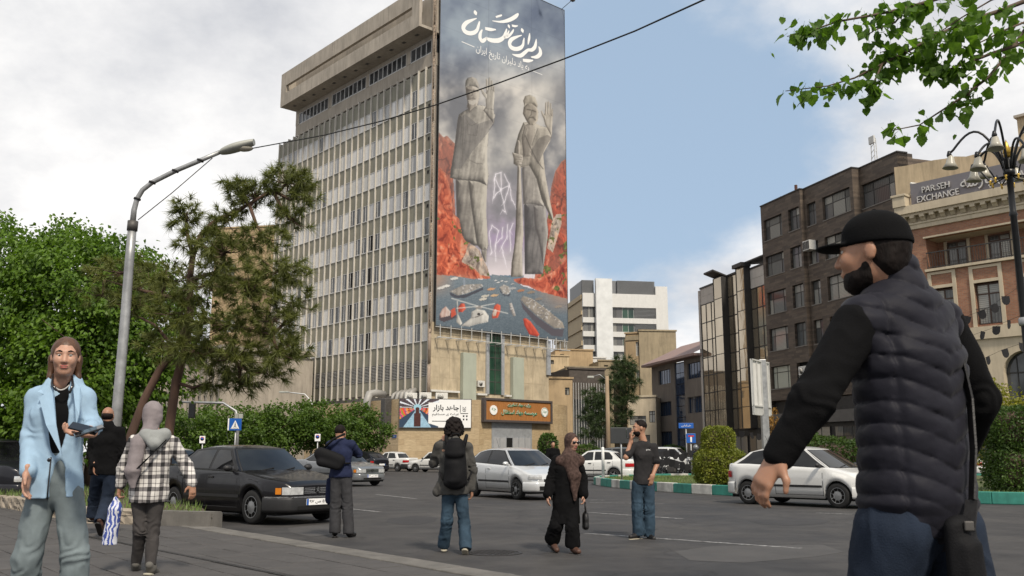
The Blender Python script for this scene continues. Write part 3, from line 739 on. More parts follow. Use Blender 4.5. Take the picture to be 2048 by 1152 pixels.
	rocks([(864, 272), (872, 268), (880, 277), (888, 274), (897, 284), (908, 294), (904, 320), (900, 360), (905, 440), (925, 500), (950, 560), (864, 560)], 21, (214, 118, 92), (104, 66, 62))
	rocks([(1130, 316), (1116, 326), (1104, 345), (1096, 375), (1090, 430), (1078, 480), (1068, 520), (1062, 560), (1130, 605)], 31, (212, 104, 78), (104, 58, 50))
	flat([(960, 552), (1040, 552), (1040, 570), (960, 570)], (110, 132, 150))
	W = (250, 246, 255)
	for p in ([(560, 200), (575, 140), (625, 125), (625, 285), (650, 400), (665, 490), (640, 470)], [(655, 140), (700, 230), (680, 320), (655, 400)], [(570, 160), (560, 300), (550, 370)], [(625, 285), (580, 320), (560, 360)], [(700, 240), (725, 380), (750, 420)], [(575, 190), (620, 280), (690, 250)],
			  [(515, 690), (540, 610), (600, 660), (570, 800), (575, 940)], [(640, 630), (635, 720), (575, 780)], [(685, 600), (680, 710), (630, 810), (640, 860), (665, 960)], [(735, 590), (705, 660), (710, 850)], [(515, 700), (540, 860), (525, 880)]):
		q = z3(p); rl_ = random.Random(str(p)); Q = [q[0]]
		for a_, b_ in zip(q, q[1:]):
			for t_ in (.33, .66, 1.): Q.append((a_[0] + (b_[0] - a_[0]) * t_ + rl_.uniform(-1.3, 1.3) * (t_ < 1), a_[1] + (b_[1] - a_[1]) * t_))
			if rl_.random() < .5: line([b_, (b_[0] + rl_.uniform(-6, 6), b_[1] + rl_.uniform(4, 11))], .55, W, .6)
		line(q, 4.2, W, .16); line(Q, .75, W, .9)
	ST, SD = (206, 200, 188), (92, 88, 84)
	solid(z3([(205, 180), (215, 560), (260, 740), (380, 800), (420, 800), (405, 400), (380, 190)]), 14, (176, 170, 160), (84, 80, 78))
	solid(z3([(320, 190), (345, 420), (400, 790), (445, 842), (495, 835), (508, 790), (488, 480), (500, 225)]), 12, (196, 190, 178), SD)
	solid(z3([(440, 840), (495, 835), (488, 960), (470, 940), (445, 880)]), 5, (170, 164, 154), SD)
	solid([(926, 222), (919, 226), (911, 232), (908, 245), (905, 272), (901, 305), (895, 340), (893, 358), (906, 362), (950, 366), (968, 374), (971, 352), (968, 330), (968, 300), (972, 262), (982, 248), (984, 232), (962, 214), (946, 212)], 13, ST, (86, 83, 80))
	solid(z2([(460, 480), (520, 560), (585, 640), (592, 560), (582, 470), (500, 420)]), 6, ST, SD)
	solid(z2([(485, 300), (490, 470), (580, 480), (592, 330), (592, 205), (570, 190), (505, 215)]), 6, (214, 208, 196), (120, 116, 110))
	for f in ([(490, 260), (489, 125), (505, 110), (516, 125), (520, 250)], [(516, 250), (521, 105), (537, 98), (547, 115), (548, 250)], [(545, 250), (549, 140), (562, 130), (572, 150), (573, 250)], [(568, 260), (573, 205), (584, 196), (592, 215), (592, 270)], [(500, 360), (445, 290), (428, 225), (446, 218), (475, 270), (510, 300)]): solid(z2(f), 2.5, (214, 208, 196), (110, 106, 100))
	solid(z2([(255, 210), (262, 300), (278, 380), (272, 440), (300, 500), (390, 430), (405, 390), (420, 320), (418, 240), (340, 190)]), 10, (196, 188, 176), (92, 86, 80))
	solid(z2([(250, 205), (258, 140), (280, 108), (330, 96), (380, 112), (408, 170), (420, 238), (372, 212), (300, 200), (262, 215)]), 8, (178, 172, 162), (84, 82, 78))
	line(z2([(275, 245), (320, 250)]), 1.6, (78, 72, 68), .8); line(z2([(345, 252), (400, 262)]), 1.6, (78, 72, 68), .8); line(z2([(330, 255), (335, 305), (322, 315)]), 1.1, (96, 90, 84), .8); line(z2([(305, 345), (345, 340), (370, 355)]), 1.8, (118, 112, 106), .9); flat(z2([(285, 360), (300, 410), (350, 422), (395, 385), (380, 350), (330, 370)]), (205, 200, 192), .6)
	line(z2([(330, 118), (345, 135), (335, 165), (318, 140), (330, 118)]), .8, (130, 126, 118), .8)
	flat(z2([(390, 640), (590, 570), (585, 640), (520, 730), (440, 830), (330, 960), (250, 1080), (200, 1152), (110, 1152), (150, 800), (165, 600), (250, 520)]), (92, 90, 92), .38)
	for p in ([(270, 590), (290, 640), (330, 655), (395, 625)], [(280, 640), (285, 760), (385, 770), (400, 650)], [(165, 600), (210, 590), (205, 740), (165, 750)], [(235, 540), (215, 1150)], [(265, 445), (300, 505), (365, 440)], [(300, 1050), (380, 1090), (455, 1095)]): line(z2(p), .8, (96, 92, 88), .7)
	solid(z3([(835, 400), (840, 1060), (1010, 1060), (1030, 900), (1060, 650), (1020, 420)]), 15, (140, 136, 134), (74, 72, 74))
	solid(z3([(920, 425), (935, 640), (965, 720), (1010, 1000), (1035, 870), (1058, 690), (1035, 430)]), 10, (176, 172, 166), (92, 88, 88))
	solid(z3([(815, 100), (828, 420), (900, 415), (1022, 440), (1000, 300), (980, 60), (920, 0), (830, 0)]), 12, (200, 194, 184), (98, 94, 92))
	solid([(1040, 247), (1030, 270), (1022, 300), (1020, 330), (1034, 338), (1052, 334), (1066, 360), (1076, 400), (1098, 445), (1101, 440), (1092, 395), (1084, 350), (1080, 310), (1094, 285), (1098, 268), (1092, 258), (1074, 254), (1060, 246)], 12, (200, 192, 178), (90, 86, 80))
	solid(z2([(930, 660), (1000, 620), (1060, 700), (1010, 1010), (920, 1020), (900, 800)]), 8, (170, 162, 150), (96, 90, 84))
	solid(z2([(1150, 560), (1170, 640), (1250, 790), (1262, 560), (1265, 470), (1160, 520)]), 5, (206, 198, 184), (112, 106, 98))
	for f in ([(1168, 540), (1172, 395), (1186, 375), (1196, 395), (1198, 530)], [(1196, 530), (1198, 385), (1212, 368), (1224, 390), (1226, 530)], [(1224, 530), (1226, 400), (1238, 385), (1246, 410), (1248, 530)], [(1244, 540), (1246, 465), (1256, 452), (1265, 475), (1265, 560)], [(1180, 610), (1135, 540), (1122, 485), (1136, 480), (1165, 530), (1190, 560)]): solid(z2(f), 2.4, (206, 198, 184), (108, 102, 94))
	solid(z2([(925, 440), (915, 520), (950, 590), (990, 650), (1040, 655), (1090, 600), (1098, 500), (1060, 400), (980, 390)]), 9, (198, 188, 172), (92, 86, 78))
	solid(z2([(938, 450), (918, 370), (940, 315), (1000, 300), (1060, 330), (1092, 420), (1080, 450), (1020, 405), (960, 410)]), 8, (196, 188, 172), (112, 106, 96))
	line(z2([(965, 470), (1005, 475)]), 1.5, (78, 72, 66), .8); line(z2([(1025, 480), (1062, 495)]), 1.5, (78, 72, 66), .8); line(z2([(1015, 480), (1012, 535), (1000, 540)]), 1.1, (96, 90, 82), .8); line(z2([(975, 585), (995, 560), (1035, 560), (1060, 590)]), 2.0, (100, 94, 86), .9)
	line(z2([(940, 760), (1000, 900), (1080, 1060), (1150, 1152)]), 1.2, (84, 80, 74), .8); line(z2([(960, 690), (925, 820)]), .8, (96, 92, 86), .7); line(z2([(1090, 690), (1020, 880)]), .8, (96, 92, 86), .7)
	flat(z2([(1250, 790), (1180, 900), (1130, 1020), (1090, 1100), (1000, 960), (1100, 800), (1200, 760)]), (84, 80, 78), .4)
	solid(z3([(775, 60), (770, 240), (760, 560), (745, 800), (720, 950), (712, 1085), (825, 1085), (818, 860), (832, 700), (826, 560), (812, 240), (806, 60)]), 7, (198, 190, 178), (92, 86, 80))
	solid(z2([(850, 820), (850, 985), (885, 1000), (888, 850), (872, 820)]), 4, (190, 182, 170), (96, 90, 84))
	solid(z2([(790, 960), (820, 1080), (850, 1120), (900, 1115), (920, 1040), (915, 990), (860, 975)]), 6, (202, 194, 182), (102, 96, 88))
	for k in range(4): line(z2([(822, 1010 + 28 * k), (905, 1022 + 26 * k)]), .7, (110, 104, 96), .8)
	line(z3([(735, 930), (760, 700), (770, 300)]), 1.1, (80, 76, 72), .8)
	rocks(z3([(34, 80), (70, 85), (110, 130), (140, 220), (168, 330), (180, 500), (240, 552), (265, 700), (300, 760), (340, 770), (300, 860), (250, 940), (330, 980), (420, 1040), (530, 1090), (500, 1105), (30, 1065)], ), 41, (240, 126, 88), (134, 54, 42))
	rocks(z3([(320, 775), (380, 800), (430, 845), (450, 900), (470, 940), (500, 1000), (520, 1080), (440, 1070), (380, 1010), (260, 945), (300, 860)]), 71, (216, 206, 192), (112, 98, 92))
	rocks(z3([(735, 1105), (830, 1090), (930, 1100), (1010, 1080), (1100, 1040), (1244, 900), (1244, 1400), (1150, 1330), (1000, 1230), (880, 1170), (760, 1140)]), 51, (232, 120, 88), (120, 48, 40))
	rocks(z3([(1090, 590), (1130, 510), (1180, 505), (1180, 600), (1150, 700), (1100, 860), (1050, 820), (1070, 700)]), 81, (214, 206, 192), (116, 104, 96))
	sea = z4([(20, 150), (250, 165), (500, 205), (700, 220), (840, 200), (840, 145), (1110, 190), (1130, 220), (1300, 320), (1420, 350), (1550, 395), (1944, 500), (1944, 1152), (20, 1152)])
	m = inside_(sea); wv_ = N(.5, 3, 61) * .5 + np.sin(y * 2.1 + n2 * 9) * .25
	sc_ = lerp(C3((84, 98, 110)), C3((148, 160, 168)), .45 + wv_ * .5 - (y - 600) / 260.)
	warm = np.clip((905 - x) / 40, 0, 1) * np.clip((600 - y) / 40, 0, 1) + np.clip((x - 1060) / 50, 0, 1) * np.clip((632 - y) / 50, 0, 1)
	sc_ = lerp(sc_, C3((176, 146, 128)), np.clip(warm, 0, .8)); img = np.where(m[..., None], sc_, img)
	def ship(deck, hull, dk=(190, 184, 176), hl=(78, 80, 90), bits=18, seed=0):
		nonlocal img
		flat(z4(hull), hl); solid(z4(deck), 3, dk, (128, 124, 120), .5)
		rr_ = random.Random(seed); D_ = np.array(z4(deck)); c = D_.mean(0)
		for k in range(bits):
			i = rr_.randrange(len(D_)); t = rr_.random(); q = D_[i] * t + D_[i - 1] * (1 - t); q = q + (c - q) * rr_.random() * .8
			line([tuple(q), (q[0] + rr_.uniform(-3, 3), q[1] + rr_.uniform(-2.5, 1))], rr_.uniform(.5, 1.1), (222, 222, 224) if rr_.random() < .6 else (96, 98, 108), .85)
	ship([(230, 390), (440, 290), (700, 280), (720, 320), (480, 420), (350, 450)], [(235, 400), (340, 450), (480, 430), (720, 330), (715, 370), (440, 490), (300, 480), (240, 440)], seed=1, bits=34)
	line(z4([(445, 290), (445, 210)]), 2.4, (150, 160, 172), .9)
	ship([(1250, 510), (1290, 450), (1420, 490), (1640, 650), (1860, 830), (1890, 920), (1740, 920), (1500, 750), (1330, 600)], [(1250, 520), (1330, 610), (1500, 760), (1740, 930), (1880, 930), (1860, 1040), (1700, 1020), (1480, 860), (1290, 640)], (176, 166, 152), (92, 88, 96), 70, 2)
	ship([(950, 330), (1010, 285), (1090, 320), (1110, 400), (1060, 440), (1000, 420)], [(950, 340), (1000, 425), (1060, 445), (1110, 410), (1100, 455), (1020, 455), (960, 400)], seed=3, bits=14)
	ship([(1085, 560), (1130, 550), (1160, 640), (1190, 740), (1150, 750), (1110, 650)], [(1080, 590), (1110, 660), (1150, 760), (1100, 680)], (206, 200, 196), (110, 112, 120), 6, 4)
	for k, (bx_, by_, c) in enumerate(((830, 360, (206, 160, 122)), (880, 450, (206, 176, 140)), (745, 460, (200, 196, 184)), (715, 505, (206, 202, 190)), (1260, 380, (176, 128, 100)), (1405, 405, (150, 134, 118)), (1140, 285, (190, 190, 188)), (1140, 350, (170, 172, 174)), (1520, 500, (140, 132, 124)), (1800, 610, (150, 140, 130)), (300, 210, (214, 212, 208)), (180, 320, (224, 222, 218)), (110, 345, (214, 212, 208)), (900, 235, (222, 222, 220)), (985, 243, (222, 222, 220)), (932, 265, (222, 222, 220)), (1048, 252, (216, 216, 214)))):
		L_ = 26 if by_ < 300 and bx_ > 800 else 62; flat(z4([(bx_ - L_, by_), (bx_ - L_ * .6, by_ + L_ * .3), (bx_ + L_ * .7, by_ + L_ * .1), (bx_ + L_, by_ - L_ * .3), (bx_, by_ - L_ * .4)]), c); line(z4([(bx_ - L_ * .7, by_ + L_ * .35), (bx_ + L_ * .7, by_ + L_ * .18)]), .6, (84, 86, 94), .8)
	RED = (226, 92, 66)
	flat(z4([(85, 740), (310, 690), (330, 760), (270, 790), (150, 830), (90, 800)]), (86, 78, 84)); solid(z4([(90, 720), (130, 640), (180, 600), (250, 680), (240, 740), (110, 770)]), 3, (230, 216, 208), (168, 120, 108)); flat(z4([(250, 660), (310, 620), (330, 720), (260, 770)]), RED, .8)
	solid(z4([(350, 620), (400, 560), (450, 565), (470, 640), (420, 690), (360, 690)]), 4, (236, 104, 76), (150, 52, 42))
	solid(z4([(840, 740), (880, 590), (920, 565), (970, 590), (965, 680), (930, 770), (850, 780)]), 4, (238, 104, 76), (160, 56, 44)); solid(z4([(850, 700), (885, 640), (920, 660), (900, 745), (850, 745)]), 2, (236, 224, 210), (160, 130, 116))
	solid(z4([(1290, 780), (1330, 770), (1400, 820), (1480, 930), (1530, 1010), (1500, 1040), (1380, 1010), (1310, 880)]), 5, (240, 96, 68), (168, 52, 40)); line(z4([(1330, 810), (1400, 920), (1450, 1000)]), 1.2, (180, 70, 56), .8)
	solid(z4([(420, 860), (540, 770), (550, 680), (620, 640), (740, 660), (800, 740), (790, 830), (640, 860), (520, 895), (400, 890)]), 6, (236, 234, 226), (150, 148, 146), .2)
	solid(z4([(335, 530), (355, 530), (360, 720), (420, 850), (390, 880), (330, 830), (345, 700)]), 3, (232, 230, 222), (160, 156, 150), .2)
	flat(z4([(545, 775), (640, 740), (735, 700), (720, 720), (640, 760)]), (112, 108, 104), .8); flat(z4([(630, 730), (640, 695), (670, 700), (670, 735)]), (56, 54, 54)); flat(z4([(590, 610), (650, 590), (720, 605), (700, 640), (620, 640)]), (150, 146, 142))
	for a, c in (((640, 600), (265, 490)), ((640, 605), (340, 632)), ((690, 600), (880, 565)), ((690, 612), (1070, 705))): line(z4([a, c]), 1.3, (226, 226, 222), .8)
	for xx in (.36, .71): img = img * (1 - .10 * np.clip(1 - np.abs(u - xx) / .0035, 0, 1))[..., None]
	for k in range(1, 10): img = img * (1 - .06 * np.clip(1 - np.abs(v - k / 10.) / .0016, 0, 1))[..., None]
	toned = np.clip(img - 8, 0, 255) * .90 + 5                                           # whole print toned down evenly
	return toned
banner = empty('mural_banner', tl(0, -.52, 0), TRZ, 'huge printed banner with two stone statues above ships hung on the tower end', 'banner')
sheet = printed('printed_sheet', BX1 - BX0, BZ1 - BZ0, 240, 520, banner_paint, banner, (BX0, 0, BZ0))
MB().box(BX0, BX1, .004, .03, BZ0, BZ1).build('backing', 'steel_dark', banner)
b = MB(); t = .05
b.box(BX0 - t, BX0, -.03, .03, BZ0 - t, BZ1 + t).box(BX1, BX1 + t, -.03, .03, BZ0 - t, BZ1 + t).box(BX0, BX1, -.03, .03, BZ1, BZ1 + t).box(BX0, BX1, -.03, .03, BZ0 - t, BZ0); b.build('edge_rail', 'steel_dark', banner)
D('print_white', (.74, .74, .72), .6, var=.03)
TFB = Facade(tl(0, -.53, 0), (.7475, .664))
def stroke(b, pts):
	"""calligraphic ribbon: (x,y,halfwidth) in banner tracing units"""
	P = [(Vector(TFB.sz(900 + x / 7.68, 10 + y / 7.68)), w_ / 7.68 / 17.) for x, y, w_ in pts]
	Q = []
	for i in range(len(P) - 1):
		p0, p1, p2, p3 = P[max(i - 1, 0)], P[i], P[i + 1], P[min(i + 2, len(P) - 1)]
		for t in np.linspace(0, 1, 6)[:-1]:
			f = lambda a, b_, c, d_: .5 * (2 * b_ + (c - a) * t + (2 * a - 5 * b_ + 4 * c - d_) * t * t + (3 * b_ - a - 3 * c + d_) * t ** 3)
			Q.append((f(p0[0], p1[0], p2[0], p3[0]), max(.02, f(p0[1], p1[1], p2[1], p3[1]))))
	Q.append(P[-1]); vs = []
	for i, (p, h) in enumerate(Q):
		d = (Q[min(i + 1, len(Q) - 1)][0] - Q[max(i - 1, 0)][0]).normalized(); n = Vector((-d.y, d.x)) * h
		vs += [(p.x + n.x, 0, p.y + n.y), (p.x - n.x, 0, p.y - n.y)]
	b.add(vs, [(2 * i, 2 * i + 1, 2 * i + 3, 2 * i + 2) for i in range(len(Q) - 1)])
tt = MB()
for s_ in ([(410, 205, 6), (330, 235, 18), (250, 275, 28), (205, 340, 32), (225, 400, 34), (290, 433, 30), (365, 425, 28), (415, 385, 24), (440, 310, 20), (455, 250, 10)], [(382, 80, 6), (390, 118, 32), (405, 158, 6)],
		   [(497, 378, 8), (470, 430, 22), (460, 500, 30), (490, 552, 28), (532, 535, 24), (565, 495, 10)], [(555, 500, 12), (600, 532, 28), (680, 548, 32), (760, 540, 32), (820, 500, 26), (850, 440, 22), (872, 365, 10)],
		   [(830, 495, 20), (880, 488, 20), (925, 455, 18), (960, 410, 16), (978, 372, 8)], [(872, 478, 18), (895, 425, 14), (908, 392, 7)], [(540, 360, 20), (620, 376, 24), (705, 378, 8)], [(893, 298, 6), (904, 325, 22), (917, 357, 6)], [(950, 316, 16), (1000, 325, 16), (1042, 318, 6)],
		   [(650, 242, 5), (760, 258, 14), (860, 246, 24), (950, 212, 28), (1020, 165, 26), (1052, 130, 10)], [(703, 185, 12), (760, 168, 15), (798, 155, 10)],
		   [(1104, 463, 6), (1020, 492, 18), (945, 530, 28), (915, 590, 32), (940, 650, 34), (1010, 676, 30), (1080, 660, 28), (1120, 615, 22), (1130, 560, 18), (1140, 505, 8)], [(1100, 356, 6), (1110, 390, 30), (1122, 428, 6)],
		   [(1224, 432, 7), (1218, 500, 20), (1206, 560, 18), (1198, 607, 7)], [(1326, 522, 7), (1318, 590, 22), (1300, 650, 28), (1255, 690, 26), (1200, 692, 22), (1150, 730, 26), (1090, 776, 28), (1020, 776, 20), (957, 757, 6)],
		   [(1362, 638, 10), (1385, 690, 28), (1385, 750, 32), (1330, 798, 26), (1243, 800, 8)], [(1120, 848, 20), (1200, 857, 25), (1277, 850, 8)], [(180, 562, 5), (375, 645, 5)], [(1278, 1016, 4), (1418, 1072, 4)]): stroke(tt, s_)
o = tt.build('title_lettering', 'print_white', banner, (0, -.012, 0))
sa, sb = TFB.sz(952, 99), TFB.sz(1058, 139)
me = text_mesh(persian('به یاد دلیران تاریخ ایران'), width=sb[0] - sa[0], height=1.15); me.materials.append(MT('print_white')); put('subtitle_lettering', me, banner, (sa[0], -.012, sa[1] - .55))
# flood lamps over the banner
for k, (x, lb) in enumerate(((13.6, 'small floodlight arm reaching out over the banner top edge left'), (17.6, 'small floodlight arm at the top right corner of the banner'))):
	b = MB().tube([(0, 0, 0), (0, -1.3, .35), (0, -1.7, .5)], .035, 6); f_ = empty('floodlight', tl(x, -.5, BZ1), TRZ, lb, 'floodlight'); b.build('arm', 'steel_dark', f_)
	MB().bbox(-.22, .22, -2.0, -1.6, .3, .55, .03).build('lamp_head', 'steel_dark', f_)
# ================================================================== market sign on the podium
PF1 = Facade(P1, (P2 - P1)[:2]); RZ1 = PF1.ang()
s0, s1 = PF1.sz(799, 830)[0], PF1.sz(941, 830)[0]; zlo, zhi = PF1.sz(870, 855)[1], PF1.sz(870, 799)[1]; W1, H1 = s1 - s0, zhi - zlo
def market(u, v):
	S = u.shape; P3_ = np.stack([u.ravel() * 10, v.ravel() * 5, np.zeros(u.size)], 1); n = fbm(P3_, 6, 3, 3).reshape(S); n2 = fbm(P3_, 2.2, 3, 5).reshape(S)
	img = np.full(S + (3,), 226.); img[..., 2] = 224; img += n[..., None] * 3
	ph = (u < .40 + .14 * np.clip((v - .85) * 9, 0, 1) + .15 * (v < .12)); vx, vy = .245, .30
	dx = u - vx; dy = v - vy; a = np.arctan2(dx * 1.6, dy + 1e-6); r = np.hypot(dx * 2.2, dy)
	sh = np.stack([70 + 60 * n, 60 + 50 * n, 66 + 50 * n], -1)
	lamps = (dy < 0) & (np.abs(np.sin(a * 7)) > .9); sh = np.where(lamps[..., None], np.array((214, 220, 228.)), sh)
	goods = (dy > .02) & (np.abs(a) > .75); gcol = np.stack([176 + 60 * np.sin(r * 60 + n * 6), 96 + 50 * np.sin(r * 41 + n * 5), 78 + 40 * np.cos(r * 33)], -1); sh = np.where(goods[..., None], gcol, sh)
	floor_ = (dy > 0) & (np.abs(a) < .42); sh = np.where(floor_[..., None], np.array((142, 176, 196.)) + n[..., None] * 30, sh)
	edge_ = (dy > 0) & (np.abs(np.abs(a) - .58) < .15); sh = np.where(edge_[..., None], np.array((44, 62, 84.)), sh)
	far = (r < .12); sh = np.where(far[..., None], np.array((150, 190, 206.)), sh)
	per = ((np.abs(dx) < .048 - .02 * (v < .5)) & (v > .42) & (v < .97)) | (np.hypot(dx * 2.6, (v - .36)) < .075); sh = np.where(per[..., None], np.stack([70 + 20 * n, 38 + 14 * n, 34 + 10 * n], -1), sh)
	return np.where(ph[..., None], sh, img)
sg = empty('market_sign', P1 + (P2 - P1).normalized() * s0, RZ1, 'wide white market billboard with a supermarket aisle photo on the podium wall', 'sign')
MB().box(-.06, W1 + .06, -.22, -.02, zlo - .06, zhi + .06).build('frame', 'steel_dark', sg)
printed('printed_sheet', W1, H1, 150, 66, market, sg, (0, -.226, zlo))
D('print_black', (.012, .012, .014), .6)
def letters(parent, s, x, z, wd, h, y, m, depth=0., bold=0., nm='lettering'):
	me = text_mesh(s, width=wd, height=h, depth=depth, bold=bold); me.materials.append(MT(m)); return put(nm, me, parent, (x, y, z))
letters(sg, persian('جاهد بازار'), W1 * .46, zlo + H1 * .56, W1 * .37, H1 * .25, -.232, 'print_black', bold=.03)
letters(sg, persian('عرضه ی مستقیم'), W1 * .45, zlo + H1 * .39, W1 * .38, H1 * .13, -.232, 'print_black', bold=.01)
b = MB(); b.box(W1 * .845, W1 * .853, -.233, -.23, zlo + H1 * .53, zlo + H1 * .8).box(W1 * .85, W1 * .96, -.233, -.23, zlo + H1 * .49, zlo + H1 * .515).box(W1 * .45, W1 * .84, -.233, -.23, zlo + H1 * .21, zlo + H1 * .235)
for dx in (.885, .93):
	for dz in (.38, .26): b.box(W1 * (dx), W1 * (dx + .022), -.233, -.23, zlo + H1 * dz, zlo + H1 * (dz + .06))
lx = W1 * .905
b.box(lx - .02, lx + .02, -.233, -.23, zlo + H1 * .56, zlo + H1 * .7)
for k in range(3):
	for s_ in (-1, 1): b.add([(lx, -.233, zlo + H1 * (.57 + .06 * k)), (lx + s_ * .16, -.233, zlo + H1 * (.63 + .06 * k)), (lx + s_ * .13, -.233, zlo + H1 * (.58 + .06 * k))], [(0, 1, 2) if s_ < 0 else (0, 2, 1)])
b.build('emblem', 'print_black', sg)
# ================================================================== wooden institute sign
s0, s1 = PF2.sz(962, 820)[0], PF2.sz(1098, 820)[0]; zlo, zhi = PF2.sz(962, 843.5)[1] - .02, PF2.sz(962, 795.5)[1]; W2, H2 = s1 - s0, zhi - zlo
D('sign_frame', (.085, .072, .068), .55, .2, var=.1)
D('sign_wood', (.36, .155, .048), .5, var=.35, scale=3, stretch=(14, 1, .5), bump=.15, bscale=10)
D('sign_green', (.012, .20, .085), .45); D('sign_white', (.78, .78, .75), .5, var=.03)
sg = empty('institute_sign', P2 + d2 * s0, PRZ, 'long wooden sign board with green raised lettering and two round emblems', 'sign'); t = H2 * .1
MB().bbox(0, W2, -.5, -.02, zlo, zlo + t, .02).bbox(0, W2, -.5, -.02, zhi - t, zhi, .02).bbox(0, t, -.498, -.02, zlo + t, zhi - t, .02).bbox(W2 - t, W2, -.498, -.02, zlo + t, zhi - t, .02).build('frame', 'sign_frame', sg)
pl = MB().box(0, .15, -.012, .012, 0, H2 - 2 * t).mesh('plank'); pl.materials.append(MT('sign_wood')); n = int((W2 - 2 * t) / .165)
for k in range(n): put('plank', pl, sg, (t + (W2 - 2 * t) * k / n + .006, -.40 + (hsh(k) - .5) * .012, zlo + t))
for s_, wd, h, x, z in (('وزارت جهاد کشاورزی', .34, .17, .33, .66), ('موسسه جهاد استقلال', .52, .24, .24, .30)):
	letters(sg, persian(s_), W2 * x, zlo + H2 * z, W2 * wd, H2 * h, -.43, 'sign_white', .02, .018); letters(sg, persian(s_), W2 * x, zlo + H2 * z, W2 * wd, H2 * h, -.465, 'sign_green', .015, .004)
for x, wd in ((.13, 'جه'), (.88, 'جهاد')):
	e_ = MB().lathe([(H2 * .20, -.4), (H2 * .20, -.47), (.001, -.472)], 28, (W2 * x, 0, zlo + H2 * .5), 'y', False).build('emblem', 'sign_white', sg)
	MB().lathe([(H2 * .185, -.4735), (H2 * .165, -.4737)], 28, (W2 * x, 0, zlo + H2 * .5), 'y', False)
	letters(e_, persian(wd), W2 * x - H2 * .12, zlo + H2 * .44, H2 * .24, H2 * .16, -.476, 'sign_green', 0, .01)
	if x > .5:
		b = MB()
		for k in range(28):
			if k in (20, 21, 22): continue
			a0, a1 = 2 * math.pi * k / 28, 2 * math.pi * (k + 1) / 28; r0, r1 = H2 * .165, H2 * .185; cx_, cz_ = W2 * x, zlo + H2 * .5
			b.add([(cx_ + r * math.cos(a), -.476, cz_ + r * math.sin(a)) for r, a in ((r0, a0), (r1, a0), (r1, a1), (r0, a1))], [(0, 1, 2, 3)])
		b.build('ring', 'sign_green', e_)
# little blue street plate on the podium
p_ = PF1.sz(789, 873) if False else None
D('plate_blue', (.012, .06, .22), .45); D('plate_white', (.75, .75, .74), .5)
q = Facade(P1, (-.664, .7475)); s_, z_ = q.sz(789, 873)
pp = empty('street_plate', P1 + Vector((-.664, .7475, 0)) * s_ + Vector((-.7475, -.664, 0)) * .02 + Vector((0, 0, z_ - .12)), TRZ - math.pi / 2 , 'small blue street name plate on the stone podium wall', 'sign')
MB().bbox(-.32, .32, -.03, 0, 0, .26, .01).build('plate', 'plate_blue', pp); me = text_mesh(persian('خیابان'), width=.4, height=.13); me.materials.append(MT('plate_white')); put('lettering', me, pp, (-.2, -.034, .07))
# ================================================================== other buildings
def hx(px, Y): return (px - 1024) / 1845.0 * Y            # lateral place of a vertical seen at column px
def wall_holes(b, s0, s1, z0, z1, rects, depth, y=0.0):
	"""front wall in local x,z at y with recessed openings"""
	xs = sorted({s0, s1, *[r[0] for r in rects], *[r[1] for r in rects]}); zs = sorted({z0, z1, *[r[2] for r in rects], *[r[3] for r in rects]})
	xs = [q for q in xs if s0 <= q <= s1]; zs = [q for q in zs if z0 <= q <= z1]
	for xa, xb in zip(xs, xs[1:]):
		for za, zb_ in zip(zs, zs[1:]):
			cx_, cz_ = (xa + xb) / 2, (za + zb_) / 2
			if any(r[0] < cx_ < r[1] and r[2] < cz_ < r[3] for r in rects): continue
			b.quad((xa, y, za), (xb, y, za), (xb, y, zb_), (xa, y, zb_))
	for a, c, e, f in rects:
		y1 = y + depth
		b.quad((a, y, e), (a, y1, e), (a, y1, f), (a, y, f)); b.quad((c, y1, e), (c, y, e), (c, y, f), (c, y1, f))
		b.quad((a, y, f), (a, y1, f), (c, y1, f), (c, y, f)); b.quad((a, y1, e), (a, y, e), (c, y, e), (c, y1, e))
def window(parent, s0, s1, z0, z1, y, v=(.5,), h=None, fm='dark_frame', pm='dark_pane', t=.05, nm='window'):
	b = MB(); b.box(s0, s0 + t, y - .05, y, z0, z1).box(s1 - t, s1, y - .05, y, z0, z1).box(s0 + t, s1 - t, y - .05, y, z0, z0 + t).box(s0 + t, s1 - t, y - .05, y, z1 - t, z1)
	vs = [s0] + [s0 + (s1 - s0) * q for q in v] + [s1]; hs = [z0, z1] if h is None else [z0, z0 + (z1 - z0) * h, z1]
	for q in vs[1:-1]: b.box(q - t / 2, q + t / 2, y - .048, y - .004, z0 + t, z1 - t)
	if h is not None: b.box(s0 + t, s1 - t, y - .046, y - .006, hs[1] - t / 2, hs[1] + t / 2)
	w_ = b.build(nm, fm, parent)
	for a, c in zip(vs, vs[1:]):
		for e, f in zip(hs, hs[1:]): MB().box(a + .01, c - .01, y - .02, y - .012, e + .01, f - .01).build('pane', pm, w_)
	return w_
D('dark_frame', (.04, .038, .036), .5, .3, var=.2); D('white_frame', (.55, .55, .53), .5, var=.1)
def m_clad():
	d = ND('slate_cladding'); tc = d.n('TexCoord'); mp = d.n('Mapping'); d.t.links.new(tc.outputs['Object'], mp.inputs[0]); mp.inputs['Rotation'].default_value = (R_(-90), 0, 0)
	br = d.n('TexBrick', {'Color1': (.072, .056, .044, 1), 'Color2': (.128, .10, .076, 1), 'Mortar': (.04, .032, .026, 1), 'Scale': 1, 'Mortar Size': .004, 'Brick Width': .8, 'Row Height': .2, 'Bias': -.1}); d.t.links.new(mp.outputs[0], br.inputs['Vector']); br.offset = .37; br.squash = 1.4; br.squash_frequency = 3
	v = d.coord((1, 1, 5), False); f = d.noise(v, .8, 7, .75); k = d.ramp(f, [(.3, (.62, .6, .6)), (.62, (1.1, 1.08, 1.05)), (.8, (1.9, 1.7, 1.45))])
	d.fin(d.mixc(1., br.outputs[0], k, 'MULTIPLY'), .6, 0, .4); d.bump(br.outputs['Fac'], .4, .01); return d.m
_MF['slate_cladding'] = m_clad
